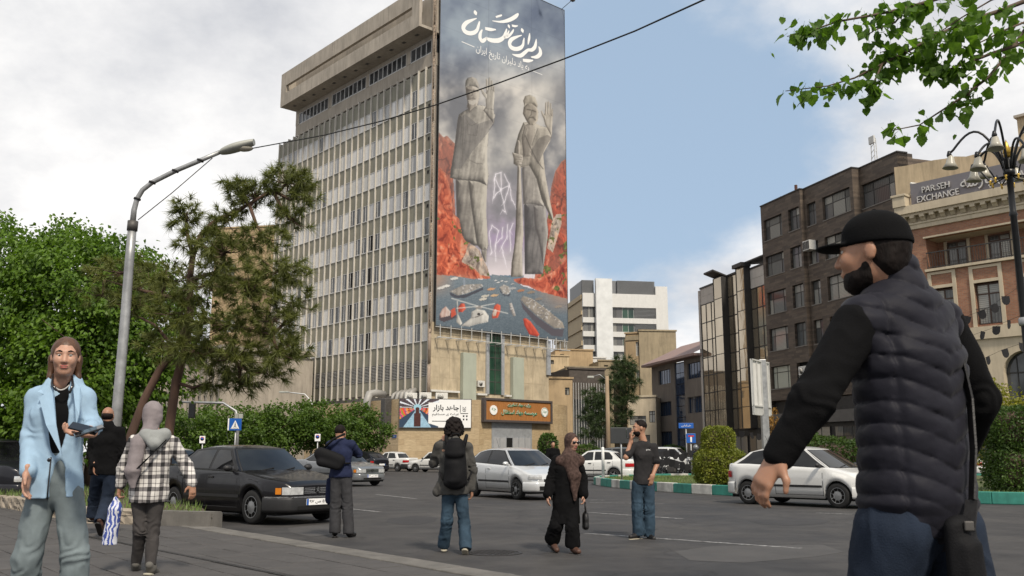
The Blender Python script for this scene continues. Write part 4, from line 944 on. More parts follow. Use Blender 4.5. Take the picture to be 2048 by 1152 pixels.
def m_room():
	"""window glass with curtains, blinds or a dim room behind"""
	d = ND('room_pane'); oi = d.n('ObjectInfo'); tc = d.n('TexCoord'); sp = d.n('SeparateXYZ'); d.t.links.new(tc.outputs['Object'], sp.inputs[0]); r = oi.outputs['Random']
	c0 = d.ramp(r, [(0., (.08, .082, .08)), (.3, (.17, .17, .16)), (.55, (.27, .265, .24)), (.75, (.11, .11, .11)), (.9, (.34, .33, .29))]); d.t.nodes[-1].color_ramp.interpolation = 'CONSTANT'
	wv = d.math('SINE', d.math('MULTIPLY', sp.outputs[0], 34.)); wh = d.math('SINE', d.math('MULTIPLY', sp.outputs[2], 60.))
	st = d.mixc(d.math('GREATER_THAN', r, .5), d.ramp(wv, [(0., (.7,) * 3), (.7, (1.1,) * 3)]), d.ramp(wh, [(0., (.75,) * 3), (.6, (1.1,) * 3)]))
	d.fin(d.mixc(1., c0, st, 'MULTIPLY'), .08, 0, .6); return d.m
_MF['room_pane'] = m_room
D('blind_pane', (.36, .37, .31), .35, var=.05)
# ---------------- dark slate block
UD = (.3065, -.952); DA = Vector((22.07, 78, 0)); DRZ = math.atan2(UD[1], UD[0])
dk = empty('slate_office_block', DA, DRZ, 'six storey dark brown slate clad block stepped towards the brick exchange building', 'building')
DH = 22.85; rowz = [(6.7, 8.59), (9.92, 11.84), (13.1, 15.03), (16.42, 18.23), (19.61, 21.5)]
def dsec(s0, s1, off, cols, side=True):
	rects = [(a, c, z0, z1) for (a, c, _) in cols for (z0, z1) in rowz]
	b = MB(); wall_holes(b, s0, s1, 5.7, DH, rects, .28); b.quad((s1, 0, 5.7), (s1, .9, 5.7), (s1, .9, DH), (s1, 0, DH)); b.quad((s0, .5, 0), (s1, .5, 0), (s1, .5, 5.7), (s0, .5, 5.7)); b.quad((s0, .5, 5.7), (s1, .5, 5.7), (s1, 0, 5.7), (s0, 0, 5.7))
	wl_ = b.build('wall', 'slate_cladding', dk, (0, off, 0))
	MB().box(s0 - .05, s1 + .05, -.06, .9, DH, DH + .10).build('coping', 'dark_frame', wl_)
	for i, (a, c, vb) in enumerate(cols):
		for j, (z0, z1) in enumerate(rowz):
			if (i, j, s0) == (1, 0, 0.0): continue
			window(dk, a, c, z0, z1, off + .26, vb, .66 if j else .72, pm='blind_pane' if (j == 0 and i == 0 and s0 == 0) else 'room_pane')
			sl_ = MB().box(a - .04, c + .04, off - .05, off + .2, z0 - .07, z0 - .002).build('sill', 'concrete_dark', dk)
F2 = Facade(DA + Vector((.952, .3065, 0)) * .36, UD); F3 = Facade(DA + Vector((.952, .3065, 0)) * 1.05, UD)
sm = (F2.sz(1612.6, 409)[0], F2.sz(1631, 409)[0]); bg_ = (F2.sz(1643.9, 395)[0], F2.sz(1699, 380)[0]); b3 = (F3.sz(1721.7, 370)[0], F3.sz(1788, 350)[0])
dsec(0.0, 5.75, 0.0, [(.36, 3.06, (.2, .78)), (4.0, 5.5, (.55,))])
dsec(5.75, 11.85, .36, [(sm[0], sm[1], (.5,)), (bg_[0], bg_[1], (.3, .75))])
dsec(11.85, 16.0, 1.05, [(b3[0], b3[1], (.3, .78))])
MB().box(.0, 15.9, 1.9, 14, 0, DH - .3).quad((16, 1.05, 5), (16, 2.4, 5), (16, 2.4, DH), (16, 1.05, DH)).build('core', 'slate_cladding', dk)
MB().box(-.02, .0, 0, 3, 5, DH).build('end_wall', 'slate_cladding', dk)
for k, z in enumerate((6.75, 7.55)): ac_unit(('lower of two white condensers in a window opening of the slate block', 'upper of two white condensers in a window opening of the slate block')[k], dk.matrix_basis @ Vector((0, 0, 0)) if False else DA + Vector((UD[0] * 4.75 + .952 * .3, UD[1] * 4.75 + .3065 * .3, z)), DRZ, None, 1.15)
MB().box(4.05, 5.45, .3, .32, 6.7, 8.59).build('opening', 'black_void', dk)
wu = empty('window_cooler', DA + Vector((UD[0] * sm[0] + .952 * .1, UD[1] * sm[0] + .3065 * .1, 17.5)), DRZ, 'pale window air cooler hanging high on the slate block', 'air conditioner')
MB().bbox(0, .9, -.35, .3, 0, .8, .02).build('casing', 'white_plastic', wu); b = MB()
for k in range(4): b.box(.06 + .21 * k, .22 + .21 * k, -.37, -.352, .08, .72)
b.build('grille', 'steel_dark', wu)
# shop level of the slate block
D('shop_dark', (.02, .02, .021), .5, var=.4, scale=2); D('shop_sign', (.10, .095, .09), .5)
b = MB(); b.box(0, 16, .45, .6, 0, 5.6); b.build('shop_front', 'shop_dark', dk)
for k in range(4): window(dk, .4 + 3.7 * k, 3.6 + 3.7 * k, .3, 3.4, .42, (.33, .66), .75, pm='room_pane', nm='shop_window')
MB().box(.2, 15.5, .1, .44, 3.7, 4.6).build('shop_sign_board', 'shop_sign', dk)
# rooftop things on the slate block
D('rust', (.10, .05, .038), .8, var=.35, scale=6)
m0 = at(1585, 378, 76); rm = empty('roof_mast', (m0.x + .6, m0.y + .9, DH - .3), DRZ + .5, 'rusty cross shaped mast on the roof of the slate block', 'mast')
MB().beam((0, 0, 0), (0, 0, 2.0), .2).build('post', 'rust', rm); MB().beam((-1.5, 0, 1.2), (1.5, 0, .95), .12).build('crossbar', 'steel_dark', rm); MB().beam((0, -.05, 1.7), (.6, 0, .3), .05).beam((0, .05, .2), (-.3, 0, 1.0), .05).build('brace', 'steel_dark', rm)
m0 = at(1731, 330, 66); an = empty('antenna_lattice', (m0.x + 1.2, m0.y + 1.0, DH - .4), DRZ, 'thin lattice antenna with a square panel on the slate roof', 'antenna')
b = MB()
for x, y in ((-.2, -.2), (.2, -.2), (0, .2)): b.beam((x, y, 0), (x * .8, y * .8, 2.9), .045)
for k in range(6): b.beam((-.2, -.2, .3 + k * .45), (.2, -.2, .55 + k * .45), .03); b.beam((.2, -.2, .3 + k * .45), (0, .2, .55 + k * .45), .03)
b.build('lattice', 'steel_pale', an); MB().bbox(-.1, .5, -.45, -.3, 2.3, 2.9, .02).build('panel', 'steel_pale', an)
# ---------------- bronze glass block
UG = (.244, -.970); GA = Vector((18.983, 90.27, 0)); GRZ = math.atan2(UG[1], UG[0])
gb = empty('bronze_glass_block', GA, GRZ, 'bronze mirror glass office front with stone panels between slate and grey buildings', 'building')
def m_bronze():
	d = ND('bronze_glass'); v = d.coord(); f = d.noise(v, .25, 2); d.fin(d.ramp(f, [(.3, (.40, .33, .24)), (.7, (.56, .48, .36))]), .045, .75, .7)
	n = d.noise(d.coord((1, 1, .5)), .9, 2); d.bump(n, .10, .05); return d.m
_MF['bronze_glass'] = m_bronze
D('travertine_pale', (.46, .43, .39), .6, var=.1, scale=1.2, dirt=.15)
gz = [3.5, 5.43, 7.15, 8.88, 10.62, 12.35, 14.1, 15.95, 17.6]
def bay(s0, s1, y, zs, n, white_top):
	L = (s1 - s0) / n
	for i in range(n):
		for a, c in zip(zs, zs[1:]):
			if white_top and a == zs[-2]:
				continue
			o = MB().box(-L / 2 + .03, L / 2 - .03, -.01, .01, -(c - a) / 2 + .035, (c - a) / 2 - .035).build('glass_panel', 'bronze_glass', gb, (s0 + L * (i + .5), y, (a + c) / 2)); o.rotation_euler = ((hsh(i, a, s0) - .5) * .016, 0, (hsh(i, c, s0, 1) - .5) * .02)
	if white_top:
		n2 = 2
		for i in range(n2):
			for e in range(2): MB().box(s0 + (s1 - s0) * i / n2 + .01, s0 + (s1 - s0) * (i + 1) / n2 - .01, y - .04, y, zs[-2] + (zs[-1] - zs[-2]) * e / 2 + .01, zs[-2] + (zs[-1] - zs[-2]) * (e + 1) / 2 - .01).build('stone_panel', 'travertine_pale', gb)
	b = MB()
	for i in range(n + 1): b.box(s0 + L * i - .04, s0 + L * i + .04, y - .05, y + .05, zs[0], zs[-1] if not white_top else zs[-2])
	for z in zs[:-1] if white_top else zs: b.box(s0, s1, y - .045, y + .045, z - .045, z + .045)
	b.box(s0 - .03, s1 + .03, y - .12, y + .4, zs[-1], zs[-1] + .16); b.build('mullion', 'dark_frame', gb)
bay(.15, 3.5, 0, gz, 3, True); gz2 = gz[:-1] + [17.95]
bay(5.3, 8.05, .35, gz2, 3, False); bay(9.7, 12.6, .35, gz[:-1] + [17.75], 3, True)
for s0, s1, zt, cap in ((3.5, 5.25, 18.0, True), (8.1, 9.65, 18.1, False)):
	zz_ = gz[:-1] + [zt]
	for a, c in zip(zz_, zz_[1:]):
		o = MB().box(0, s1 - s0, -.01, .01, 0, c - a - .03).build('glass_panel', 'bronze_glass', gb, (s0, -.25, a));
	b = MB().box(s0 - .02, s0 + .06, -.3, .35, gz[0], zt).box(s1 - .06, s1 + .02, -.3, .35, gz[0], zt)
	for z in zz_: b.box(s0, s1, -.285, .3, z - .03, z + .03)
	if cap: b.add([(s0 - .1, -1.2, 18.6), (s1 + .1, -1.2, 18.6), (s1 + .1, .6, 18.0), (s0 - .1, .6, 18.0), (s0 - .1, -1.2, 18.45), (s1 + .1, -1.2, 18.45), (s1 + .1, .6, 17.85), (s0 - .1, .6, 17.85)], [(0, 1, 2, 3), (7, 6, 5, 4), (0, 4, 5, 1), (1, 5, 6, 2), (0, 3, 7, 4)])
	else: b.box(s0 - .1, s1 + .1, -.6, .4, zt, zt + .35)
	b.build('mullion', 'dark_frame', gb)
MB().box(0, 12.65, .55, 12, 0, 17.3).build('core', 'concrete_dark', gb); MB().box(-.25, .12, -.1, 8, 0, 17.5).build('end_pier', 'travertine_pale', gb)
MB().box(0, 12.6, .2, .5, 0, 3.4).build('shop_front', 'shop_dark', gb)
for k in range(3): window(gb, .3 + 4.1 * k, 4.1 + 4.1 * k, .2, 2.9, .16, (.33, .66), None, pm='room_pane', nm='shop_window')
b = MB()
for k in range(24): b.tube([(8.2 + .19 * k, .2, 18.55), (8.2 + .19 * k, 3.2, 18.95)], .1, 6)
b.build('corrugated_roof', 'steel_dark', gb)
# ---------------- grey block with the blue glass stair
UB = (.244, -.970); BA = Vector((19.0 - .244 * 13, 90.3 + .97 * 13, 0)); LB = Facade(BA, UB); BRZ = LB.ang()
D('stucco_grey', (.165, .145, .128), .85, var=.12, scale=.6, bump=.2, dirt=.25); D('roof_tile', (.25, .17, .15), .7, var=.2, scale=4)
def m_blue():
	d = ND('blue_glass'); f = d.noise(d.coord(), .6, 3); d.fin(d.ramp(f, [(.3, (.008, .02, .055)), (.7, (.035, .07, .14))]), .06, .3, .6); return d.m
_MF['blue_glass'] = m_blue
g2 = empty('grey_stucco_building', BA, BRZ, 'two storey grey stucco building with blue glass stair strip and tiled eave', 'building')
def zq(x, y): return (1080 + x / 2.88, 520 + y / 2.88)
def rect_(L_, xl, yt, yb, xr):
	a = L_.sz(*zq(xl, yt)); c = L_.sz(*zq(xl, yb)); e = L_.sz(*zq(xr, yt)); return (a[0], e[0], c[1], a[1])
R1 = [rect_(LB, 680, 640, 722, 750), rect_(LB, 846, 598, 690, 928), rect_(LB, 685, 822, 902, 755), rect_(LB, 850, 792, 885, 938), rect_(LB, 690, 990, 1075, 760)]
R1 = [(a, min(c, 12.9), e, f) for a, c, e, f in R1]
st = rect_(LB, 772, 580, 1050, 828); zt = LB.sz(*zq(660, 615))[1]
b = MB(); wall_holes(b, 0, 13.0, 0, zt, R1 + [(st[0], st[1], .4, zt - .05)], .25); wl_ = b.build('wall', 'stucco_grey', g2)
for (a, c, e, f) in R1: window(g2, a, c, e, f, .22, (.2, .4, .6, .8), None, 'steel_dark', 'blue_glass')
nz_ = 9
for i in range(nz_):
	for j in range(2): MB().box(st[0] + (st[1] - st[0]) * j / 2 + .03, st[0] + (st[1] - st[0]) * (j + 1) / 2 - .03, .12, .14, .4 + (zt - .5) * i / nz_ + .03, .4 + (zt - .5) * (i + 1) / nz_ - .03).build('glass_panel', 'blue_glass', g2)
b = MB(); b.box(-.6, 13.1, -1.0, .0, zt, zt + .25); b.add([(-.6, -1.0, zt + .25), (13.1, -1.0, zt + .25), (13.1, 4, zt + 2.6), (-.6, 4, zt + 2.6)], [(0, 1, 2, 3)]); rf = b.build('roof', 'roof_tile', g2)
MB().box(.02, 12.9, .3, 10, 0, zt - .1).build('core', 'concrete_dark', g2)
# ---------------- brick exchange building on the right
UP = (.661, -.7506); PA = Vector((hx(1826, 52), 52, 0)); LP = Facade(PA, UP); PZ = LP.ang()
def m_brick():
	d = ND('red_brick'); tc = d.n('TexCoord'); mp = d.n('Mapping'); d.t.links.new(tc.outputs['Object'], mp.inputs[0]); mp.inputs['Rotation'].default_value = (R_(-90), 0, 0)
	br = d.n('TexBrick', {'Color1': (.25, .10, .058, 1), 'Color2': (.34, .155, .085, 1), 'Mortar': (.24, .165, .115, 1), 'Scale': 1, 'Mortar Size': .014, 'Brick Width': .24, 'Row Height': .08}); d.t.links.new(mp.outputs[0], br.inputs['Vector'])
	f = d.noise(d.coord(rnd=False), 1.3, 6, .7); k = d.ramp(f, [(.3, (.75,) * 3), (.7, (1.2,) * 3)]); d.fin(d.mixc(1., br.outputs[0], k, 'MULTIPLY'), .85); d.bump(br.outputs['Fac'], -.5, .01); return d.m
_MF['red_brick'] = m_brick
D('cream_stone', (.50, .425, .31), .75, var=.1, scale=1, dirt=.2); D('sign_grey', (.165, .155, .165), .5, .3, var=.05); D('letter_silver', (.52, .50, .47), .35, .5, var=.05)
D('beige_render', (.50, .395, .255), .9, var=.14, scale=.6, bump=.3, dirt=.35); D('wood_door', (.06, .032, .02), .5, var=.2)
ex = empty('brick_exchange_building', PA, PZ, 'red brick exchange building with cream cornice, brackets and long balcony', 'building')
PS0, PS1 = .62, 12.0
lowc = [(1.85, 3.0), (4.12, 5.42), (6.6, 7.9), (9.0, 10.3)]
low = [(a, c, 8.15, 10.45) for a, c in lowc]
balc = [(1.7, 11.6, 11.6, 13.4)]
arches = [(1.9, 4.1), (5.2, 7.4), (8.5, 10.7)]
b = MB(); wall_holes(b, PS0, PS1, 7.4, 14.05, low + balc, .3); b.build('wall', 'red_brick', ex)
b = MB(); b.quad((1.7, 1.6, 11.6), (11.6, 1.6, 11.6), (11.6, 1.6, 13.4), (1.7, 1.6, 13.4)); b.quad((1.7, .3, 11.6), (1.7, 1.6, 11.6), (1.7, 1.6, 13.4), (1.7, .3, 13.4)); b.build('balcony_back_wall', 'red_brick', ex)
MB().box(1.6, 11.7, -.2, 1.6, 11.45, 11.59).box(1.62, 11.68, -.14, 1.59, 13.402, 13.5).build('balcony_slab', 'cream_stone', ex)
rl = MB(); rl.box(1.7, 11.6, -.12, -.06, 12.5, 12.56).box(1.7, 11.6, -.11, -.07, 11.66, 11.7); rl.build('balcony_rail', 'dark_frame', ex)
bar = MB().box(-.012, .012, -.10, -.08, 11.6, 12.5).mesh('baluster'); bar.materials.append(MT('dark_frame'))
for k in range(70): put('baluster', bar, ex, (1.75 + k * .14, 0, 0))
for a, c in ((2.24, 3.36), (4.52, 5.7), (6.8, 7.98), (9.1, 10.3)):
	window(ex, a, c, 11.6, 13.3, 1.55, (.5,), .8, 'wood_door', 'room_pane', .09, 'balcony_door')
	MB().box(a - .16, a, 1.45, 1.58, 11.6, 13.38).box(c, c + .16, 1.45, 1.58, 11.6, 13.38).build('door_surround', 'cream_stone', ex)
for i, (a, c) in enumerate(lowc):
	window(ex, a, c, 8.15, 10.4, .26, (.5,), .75, 'wood_door', 'room_pane', .08)
	f_ = MB().box(a - .2, a, -.06, .1, 8.05, 11.4).box(c, c + .2, -.06, .1, 8.05, 11.4).box(a, c, -.06, .1, 10.45, 10.62).box(a - .0, c, -.055, .1, 11.25, 11.398); f_.build('window_surround', 'cream_stone', ex)
	b = MB().box(a, c, -.05, -.02, 9.0, 9.04)
	for k in range(10): b.box(a + .06 + k * (c - a - .12) / 9 - .008, a + .06 + k * (c - a - .12) / 9 + .008, -.045, -.025, 8.2, 9.0)
	b.build('window_guard', 'dark_frame', ex)
# cornice with brackets
MB().box(PS0 - .35, PS1, -.55, .3, 14.95, 15.4).box(PS0 - .25, PS1, -.4, .3, 14.8, 14.95).box(PS0 - .08, PS1, -.12, .3, 14.06, 14.42).box(PS0 - .12, PS1, -.18, .3, 14.32, 14.421).build('cornice', 'cream_stone', ex)
MB().box(PS0, PS1, -.02, .3, 14.42, 14.8).build('frieze', 'cream_stone', ex)
bk_ = MB().prism([(-.42, 14.8), (-.42, 14.66), (-.3, 14.6), (-.16, 14.46), (-.03, 14.43), (-.03, 14.8)], -.13, .13, 'x').mesh('bracket', True); bk_.materials.append(MT('cream_stone'))
for k in range(20): put('bracket', bk_, ex, (PS0 + .02 + k * .56, 0, 0))
MB().bbox(PS0 - .4, PS0 + .35, -.62, .1, 15.4, 16.0, .02).bbox(PS0 - .46, PS0 + .41, -.68, .14, 16.0, 16.14, .02).build('corner_pedestal', 'cream_stone', ex)
# ground floor: rendered wall with arches
b = MB(); b.box(PS0, PS1, -.15, .3, 7.36, 8.03)
b.build('string_course', 'cream_stone', ex)
b = MB(); xs_ = []
def arch_wall(b, s0, s1, z1, ars):
	prev = s0
	for a, c in ars:
		b.box(prev, a, 0, .5, 0, z1); r = (c - a) / 2; cx_ = (a + c) / 2; zc = 5.5; n = 14
		for i in range(n):
			t0, t1 = math.pi * (1 - i / n), math.pi * (1 - (i + 1) / n); x0, x1 = cx_ + r * math.cos(t0), cx_ + r * math.cos(t1); h0, h1 = zc + r * math.sin(t0), zc + r * math.sin(t1)
			b.add([(x0, 0, h0), (x1, 0, h1), (x1, 0, z1), (x0, 0, z1), (x0, .5, h0), (x1, .5, h1)], [(0, 1, 2, 3), (0, 4, 5, 1)])
		prev = c
	b.box(prev, s1, 0, .5, 0, z1)
arch_wall(b, PS0, PS1, 7.36, arches); b.build('arcade', 'cream_stone', ex)
for a, c in arches:
	MB().box(a, c, .45, .48, 0, 6.9).build('arch_glazing', 'dark_pane', ex); b = MB()
	for k in range(1, 4): b.box(a + (c - a) * k / 4 - .02, a + (c - a) * k / 4 + .02, .40, .45, 0, 6.6)
	b.box(a, c, .40, .45, 5.45, 5.52); b.build('arch_frame', 'dark_frame', ex)
MB().box(PS0, PS1, 1.7, 12, 0, 14.9).box(PS0, PS0 + .02, 0, 12, 0, 14.9).build('core', 'red_brick', ex)
# roof sign with raised letters
sgn = empty('exchange_sign', PA, PZ, 'grey roof sign with raised silver lettering above the brick cornice', 'sign')
MB().box(1.12, 11.8, -.12, 0, 15.41, 16.75).build('board', 'sign_grey', sgn)
def lt(s, x0, x1, z0, h, nm, per=False):
	me = text_mesh(persian(s) if per else s, width=x1 - x0, height=h, depth=.06); me.materials.append(MT('letter_silver')); return put(nm, me, sgn, (x0, -.19, z0))
def zz8(x, y): return LP.sz(1800 + x / 5.758, 300 + y / 5.758)
lt('PAR.SEH', zz8(232, 0)[0], zz8(548, 0)[0] + .02, 16.06, .36, 'lettering'); lt('EXCHANGE', zz8(165, 0)[0] + .02, zz8(640, 0)[0] + .06, 15.54, .36, 'lettering')
lt('صرافی پارسه', zz8(715, 400)[0], zz8(1400, 330)[0] + .9, 15.55, .95, 'lettering', True)
# beige rendered flank and roof house behind the sign
bh = empty('beige_rear_building', PA + Vector((.7506, .661, 0)) * 2.6, PZ, 'peeling beige rendered wall rising behind the grey roof sign', 'building')
b = MB(); prof = [(-1.0, 18.9)]; rr = random.Random(5)
for k in range(1, 13): prof.append((-1.0 + k * .62, 18.85 - .04 * k + rr.uniform(-.07, .07)))
b.prism([(-1.0, 0)] + [(6.6, 0)] + prof[::-1], 0, 6, 'y'); b.build('wall', 'beige_render', bh, fix=True)
MB().box(6.0, 14, .8, 7, 0, 20.3).build('roof_house', 'beige_render', bh); window(bh, 7.2, 8.4, 18.7, 19.6, .84, (.5,)); MB().box(5.9, 14.1, .6, 7, 20.3, 20.45).build('roof_slab', 'concrete', bh)
MB().tube([(.3, 0, 17.5), (.3, -.7, 17.4)], .09, 8).build('spout', 'white_plastic', bh)
# ---------------- distant white building with louvred top
def frame_at(px, Y, u): return Facade((hx(px, Y), Y), u)
WA = frame_at(1170, 150, (.986, .165)); wb = empty('white_modern_building', (WA.P[0], WA.P[1], 0), WA.ang(), 'distant white banded office block with dark louvres and translucent strip', 'building')
D('panel_white', (.60, .595, .57), .5, var=.05, dirt=.08); D('louvre_dark', (.18, .185, .19), .5, .3, var=.1); D('panel_tan', (.42, .335, .21), .7, var=.08, dirt=.1)
def m_tl():
	d = ND('translucent_strip'); f = d.noise(d.coord(), .8, 2); d.fin(d.ramp(f, [(.3, (.58, .59, .58)), (.7, (.70, .71, .70))]), .25); return d.m
_MF['translucent_strip'] = m_tl
zw = lambda y: WA.sz(1170, 520 + y / 2.88)[1]
sx = lambda x: WA.sz(1080 + x / 2.88, 640)[0]
S1 = sx(668); ztop = zw(190)
MB().box(0, S1, .3, 16, 0, ztop).build('core', 'panel_white', wb)
bands = [(190, 268), (330, 360), (410, 440), (490, 525), (560, 600), (650, 690)]
for a, c in bands: MB().box(-.05, S1, -.2, .3, zw(c), zw(a)).build('band', 'panel_white', wb)
for (a, c), (e, f) in zip(bands, bands[1:]):
	z1, z0 = zw(c), zw(e); xa, xb = sx(250), sx(318)
	window(wb, .1, xb, z0, z1, .2, (.4, .62), None, 'steel_dark', 'room_pane'); xa, xb = sx(410), sx(475)
	window(wb, xa, xb, z0, z1, .2, (.5,), None, 'steel_dark', 'room_pane'); w_ = window(wb, sx(475), sx(543), z0, z1, .18, (.5,), None, 'steel_pale', 'green_glass')
	b = MB()
	for k in range(8): b.box(sx(546), S1, -.1, .1, z0 + (z1 - z0) * k / 8 + .03, z0 + (z1 - z0) * (k + .55) / 8)
	b.build('louvre', 'louvre_dark', wb)
MB().box(sx(316), sx(409), -1.1, -.25, zw(800), zw(110)).build('translucent_strip', 'translucent_strip', wb)
b = MB()
for k in range(16): b.box(sx(450), sx(668), .2, .6, zw(208) + (zw(108) - zw(208)) * k / 16, zw(208) + (zw(108) - zw(208)) * (k + .6) / 16); b.box(sx(245), sx(315), .2, .6, zw(195) + (zw(112) - zw(195)) * k / 16, zw(195) + (zw(112) - zw(195)) * (k + .6) / 16)
b.build('louvre', 'louvre_dark', wb); MB().box(sx(410), sx(668), .7, 9, zw(200), zw(110)).box(sx(245), sx(315), .7, 9, zw(195), zw(115)).build('plant_room', 'louvre_dark', wb)
MB().box(S1, S1 + 2.1, -.2, 12, 0, zw(140)).build('stair_tower', 'panel_white', wb)
MB().box(0, S1, .2, .28, 0, zw(690)).build('lower_wall', 'panel_white', wb)
for k in range(9): MB().box(-.25, -.015, .4, 22, ztop - 1.0 - k * 2.6, ztop - .2 - k * 2.6).build('side_band', 'panel_tan', wb)
b = MB(); MB().box(-.01, .29, .31, 22, 0, ztop - .05).build('side_wall', 'panel_tan', wb)
# ---------------- brown glazed hall, tan blocks and roofs between
D('tan_stucco', (.31, .255, .17), .9, var=.16, scale=.8, bump=.3, dirt=.3); D('tan_brick', (.40, .295, .175), .85, var=.14, scale=.8, dirt=.22); D('brown_metal', (.085, .072, .062), .6, .2, var=.2, dirt=.2)
def block(name, label, px, Y, u, w_, dp, h, m, wins=(), fm='dark_frame', top=None):
	L_ = frame_at(px, Y, u); e = empty(name, (L_.P[0], L_.P[1], 0), L_.ang(), label, 'building')
	rs = []
	for (xl, yt, yb, xr) in wins:
		a = L_.sz(xl, yt); c = L_.sz(xl, yb); f = L_.sz(xr, yt); rs.append((max(.1, a[0]), min(w_ - .1, f[0]), c[1], a[1]))
	b = MB(); wall_holes(b, 0, w_, 0, h, rs, .2); b.quad((w_, 0, 0), (w_, dp, 0), (w_, dp, h), (w_, 0, h)); b.quad((0, dp, 0), (0, 0, 0), (0, 0, h), (0, dp, h)); b.quad((0, 0, h), (w_, 0, h), (w_, dp, h), (0, dp, h)); b.build('wall', m, e)
	MB().box(-.12, w_ + .12, -.12, .25, h, h + .2).build('parapet', top or m, e)
	for r in rs: window(e, *r, .17, (.5,), .7, fm, 'room_pane')
	return e, L_
def H_at(px, y, Y): return at(px, y, Y).z
e, L_ = block('tan_stucco_tower', 'plain tan stucco block with flat roof left of the grey stucco building', 1284, 118, (.995, .1), 4.95, 9, H_at(1300, 662, 118), 'tan_stucco')
e2, L2_ = block('tan_side_wing', 'narrow tan wing with tall windows beside the plain stucco block', 1256, 119, (.9, -.43), 1.95, 6, H_at(1272, 668, 119), 'tan_brick', [(1271, 684, 712, 1279), (1272, 738, 765, 1280)], 'white_frame')
for k in range(4): MB().box(.0, 1.95, -.1, -.02, 4 + k * 4.0, 4.6 + k * 4.0).build('string_course', 'tan_stucco', e2)
e, L_ = block('low_tan_office', 'low cream office with strip windows left of the grey stucco building', 1258, 100, (.93, -.367), 3.1, 7, H_at(1290, 795, 100), 'cream_stone', [(1259, 832, 850, 1292), (1298, 822, 845, 1310), (1262, 870, 890, 1300)])
e, L_ = block('brown_glazed_hall', 'brown metal hall with vertical glazing bars behind the pine', 1140, 100, (.93, .37), 4.4, 10, H_at(1170, 738, 100), 'brown_metal')
b = MB()
for k in range(14): b.box(.1 + k * .32, .16 + k * .32, -.1, -.01, .6, H_at(1170, 765, 100))
b.build('mullion', 'steel_pale', e)
for k in range(3):
	for j in range(4): MB().box(.1 + j * 1.06, 1.1 + j * 1.06, -.03, -.012, .8 + k * 2.2, 2.8 + k * 2.2).build('pane', 'dark_pane', e)
e, L_ = block('tan_annex', 'tan brick annex right of the tower base', 1098, 98, (.97, .24), 2.7, 9, H_at(1110, 757, 98), 'tan_brick', [(1130, 775, 790, 1139)])
for k, (px, y, w_, Y, m) in enumerate(((1112, 700, 5.5, 128, 'tan_brick'), (1172, 716, 3.2, 132, 'panel_white'), (1200, 722, 5.5, 124, 'tan_stucco'), (1133, 735, 6.5, 120, 'tan_stucco'), (1092, 712, 3.4, 126, 'beige_render'))):
	block('rooftop_house', ('stepped tan house behind the right end of the tower', 'small white roof hut in front of the white banded block', 'low tan house between roof huts and the tall pine', 'wide tan house below the roof huts', 'pale house seen through the banner frame')[k], px, Y, (.98, .17), w_, 6, H_at(px, y, Y), m, [(px + 8, y + 8, y + 16, px + 16)])
# ---------------- left: tan block with a printed name, and a finned concrete block
TA = frame_at(545, 118, (-.664, .7476));
e, L_ = block('tan_print_house', 'tan rendered block with faded name lettering behind the pine', 405, 128, (.985, -.17), 9.6, 12, H_at(470, 458, 128), 'tan_brick', [(432, 530, 565, 470), (440, 640, 665, 470)], 'white_frame')
a0 = L_.sz(482, 790); a1 = L_.sz(532, 765)
MB().box(a0[0] - 2.2, 9.9, -.7, -.02, a0[1], a1[1] + .1).build('sign_band', 'beige_render', e); me = text_mesh(persian('چاپ ایران زمین'), width=(a1[0] - a0[0]) * .9, height=.75); me.materials.append(MT('steel_dark')); put('lettering', me, e, (a0[0] + .3, -.72, a0[1] + .8))
FA = frame_at(440, 92, (-.664, .7476)); fb = empty('finned_concrete_block', (FA.P[0], FA.P[1], 0), math.atan2(-.7476, .664) , 'low concrete block with vertical fins and strip windows behind the pine trunks', 'building')
# local x runs towards the viewer's right; the block extends to negative x
fh = H_at(430, 700, 92)
MB().box(-30, 0, .34, 10, 0, fh - .2).build('core', 'concrete', fb)
MB().box(-29.9, -.1, .3, .335, .1, fh - .3).build('pane', 'dark_pane', fb)
fin2 = MB().box(-.22, .22, -.5, .32, 0, fh).mesh('fin'); fin2.materials.append(MT('concrete'))
for k in range(21): put('fin', fin2, fb, (-k * 1.5, 0, 0))
for z in (0.3, fh * .33, fh * .62, fh - .7): MB().box(-30, .2, -.25, .3, z, z + .7).build('floor_band', 'concrete', fb)
MB().box(-30.2, .4, -.6, 10, fh, fh + .5).build('parapet', 'concrete', fb)
# ================================================================== trees and shrubs
def DL(name, dark_, light, trans=.35, scale=.9, rough=.5):
	def mk():
		d = ND(name); v = d.coord(rnd=False); f = d.noise(v, scale, 3, .6); g = d.noise(v, 9, 2, .5); m_ = d.math('ADD', d.math('MULTIPLY', f, .6), d.math('MULTIPLY', g, .4))
		c = d.ramp(m_, [(.36, dark_), (.62, light)]); d.fin(c, rough, 0, .35)
		tr = d.n('BsdfTranslucent'); d.t.links.new(d.mixc(1., c, (1.25, 1.35, .6), 'MULTIPLY'), tr.inputs['Color'])
		mx = d.n('MixShader', {0: trans}); d.t.links.new(d.b.outputs[0], mx.inputs[1]); d.t.links.new(tr.outputs[0], mx.inputs[2]); d.t.links.new(mx.outputs[0], d.out.inputs[0]); return d.m
	_MF[name] = mk; return name
DL('leaf_bright', (.036, .08, .008), (.13, .225, .02)); DL('leaf_street', (.038, .08, .012), (.105, .17, .026)); DL('needle_olive', (.066, .08, .02), (.16, .178, .044), .25, 1.6)
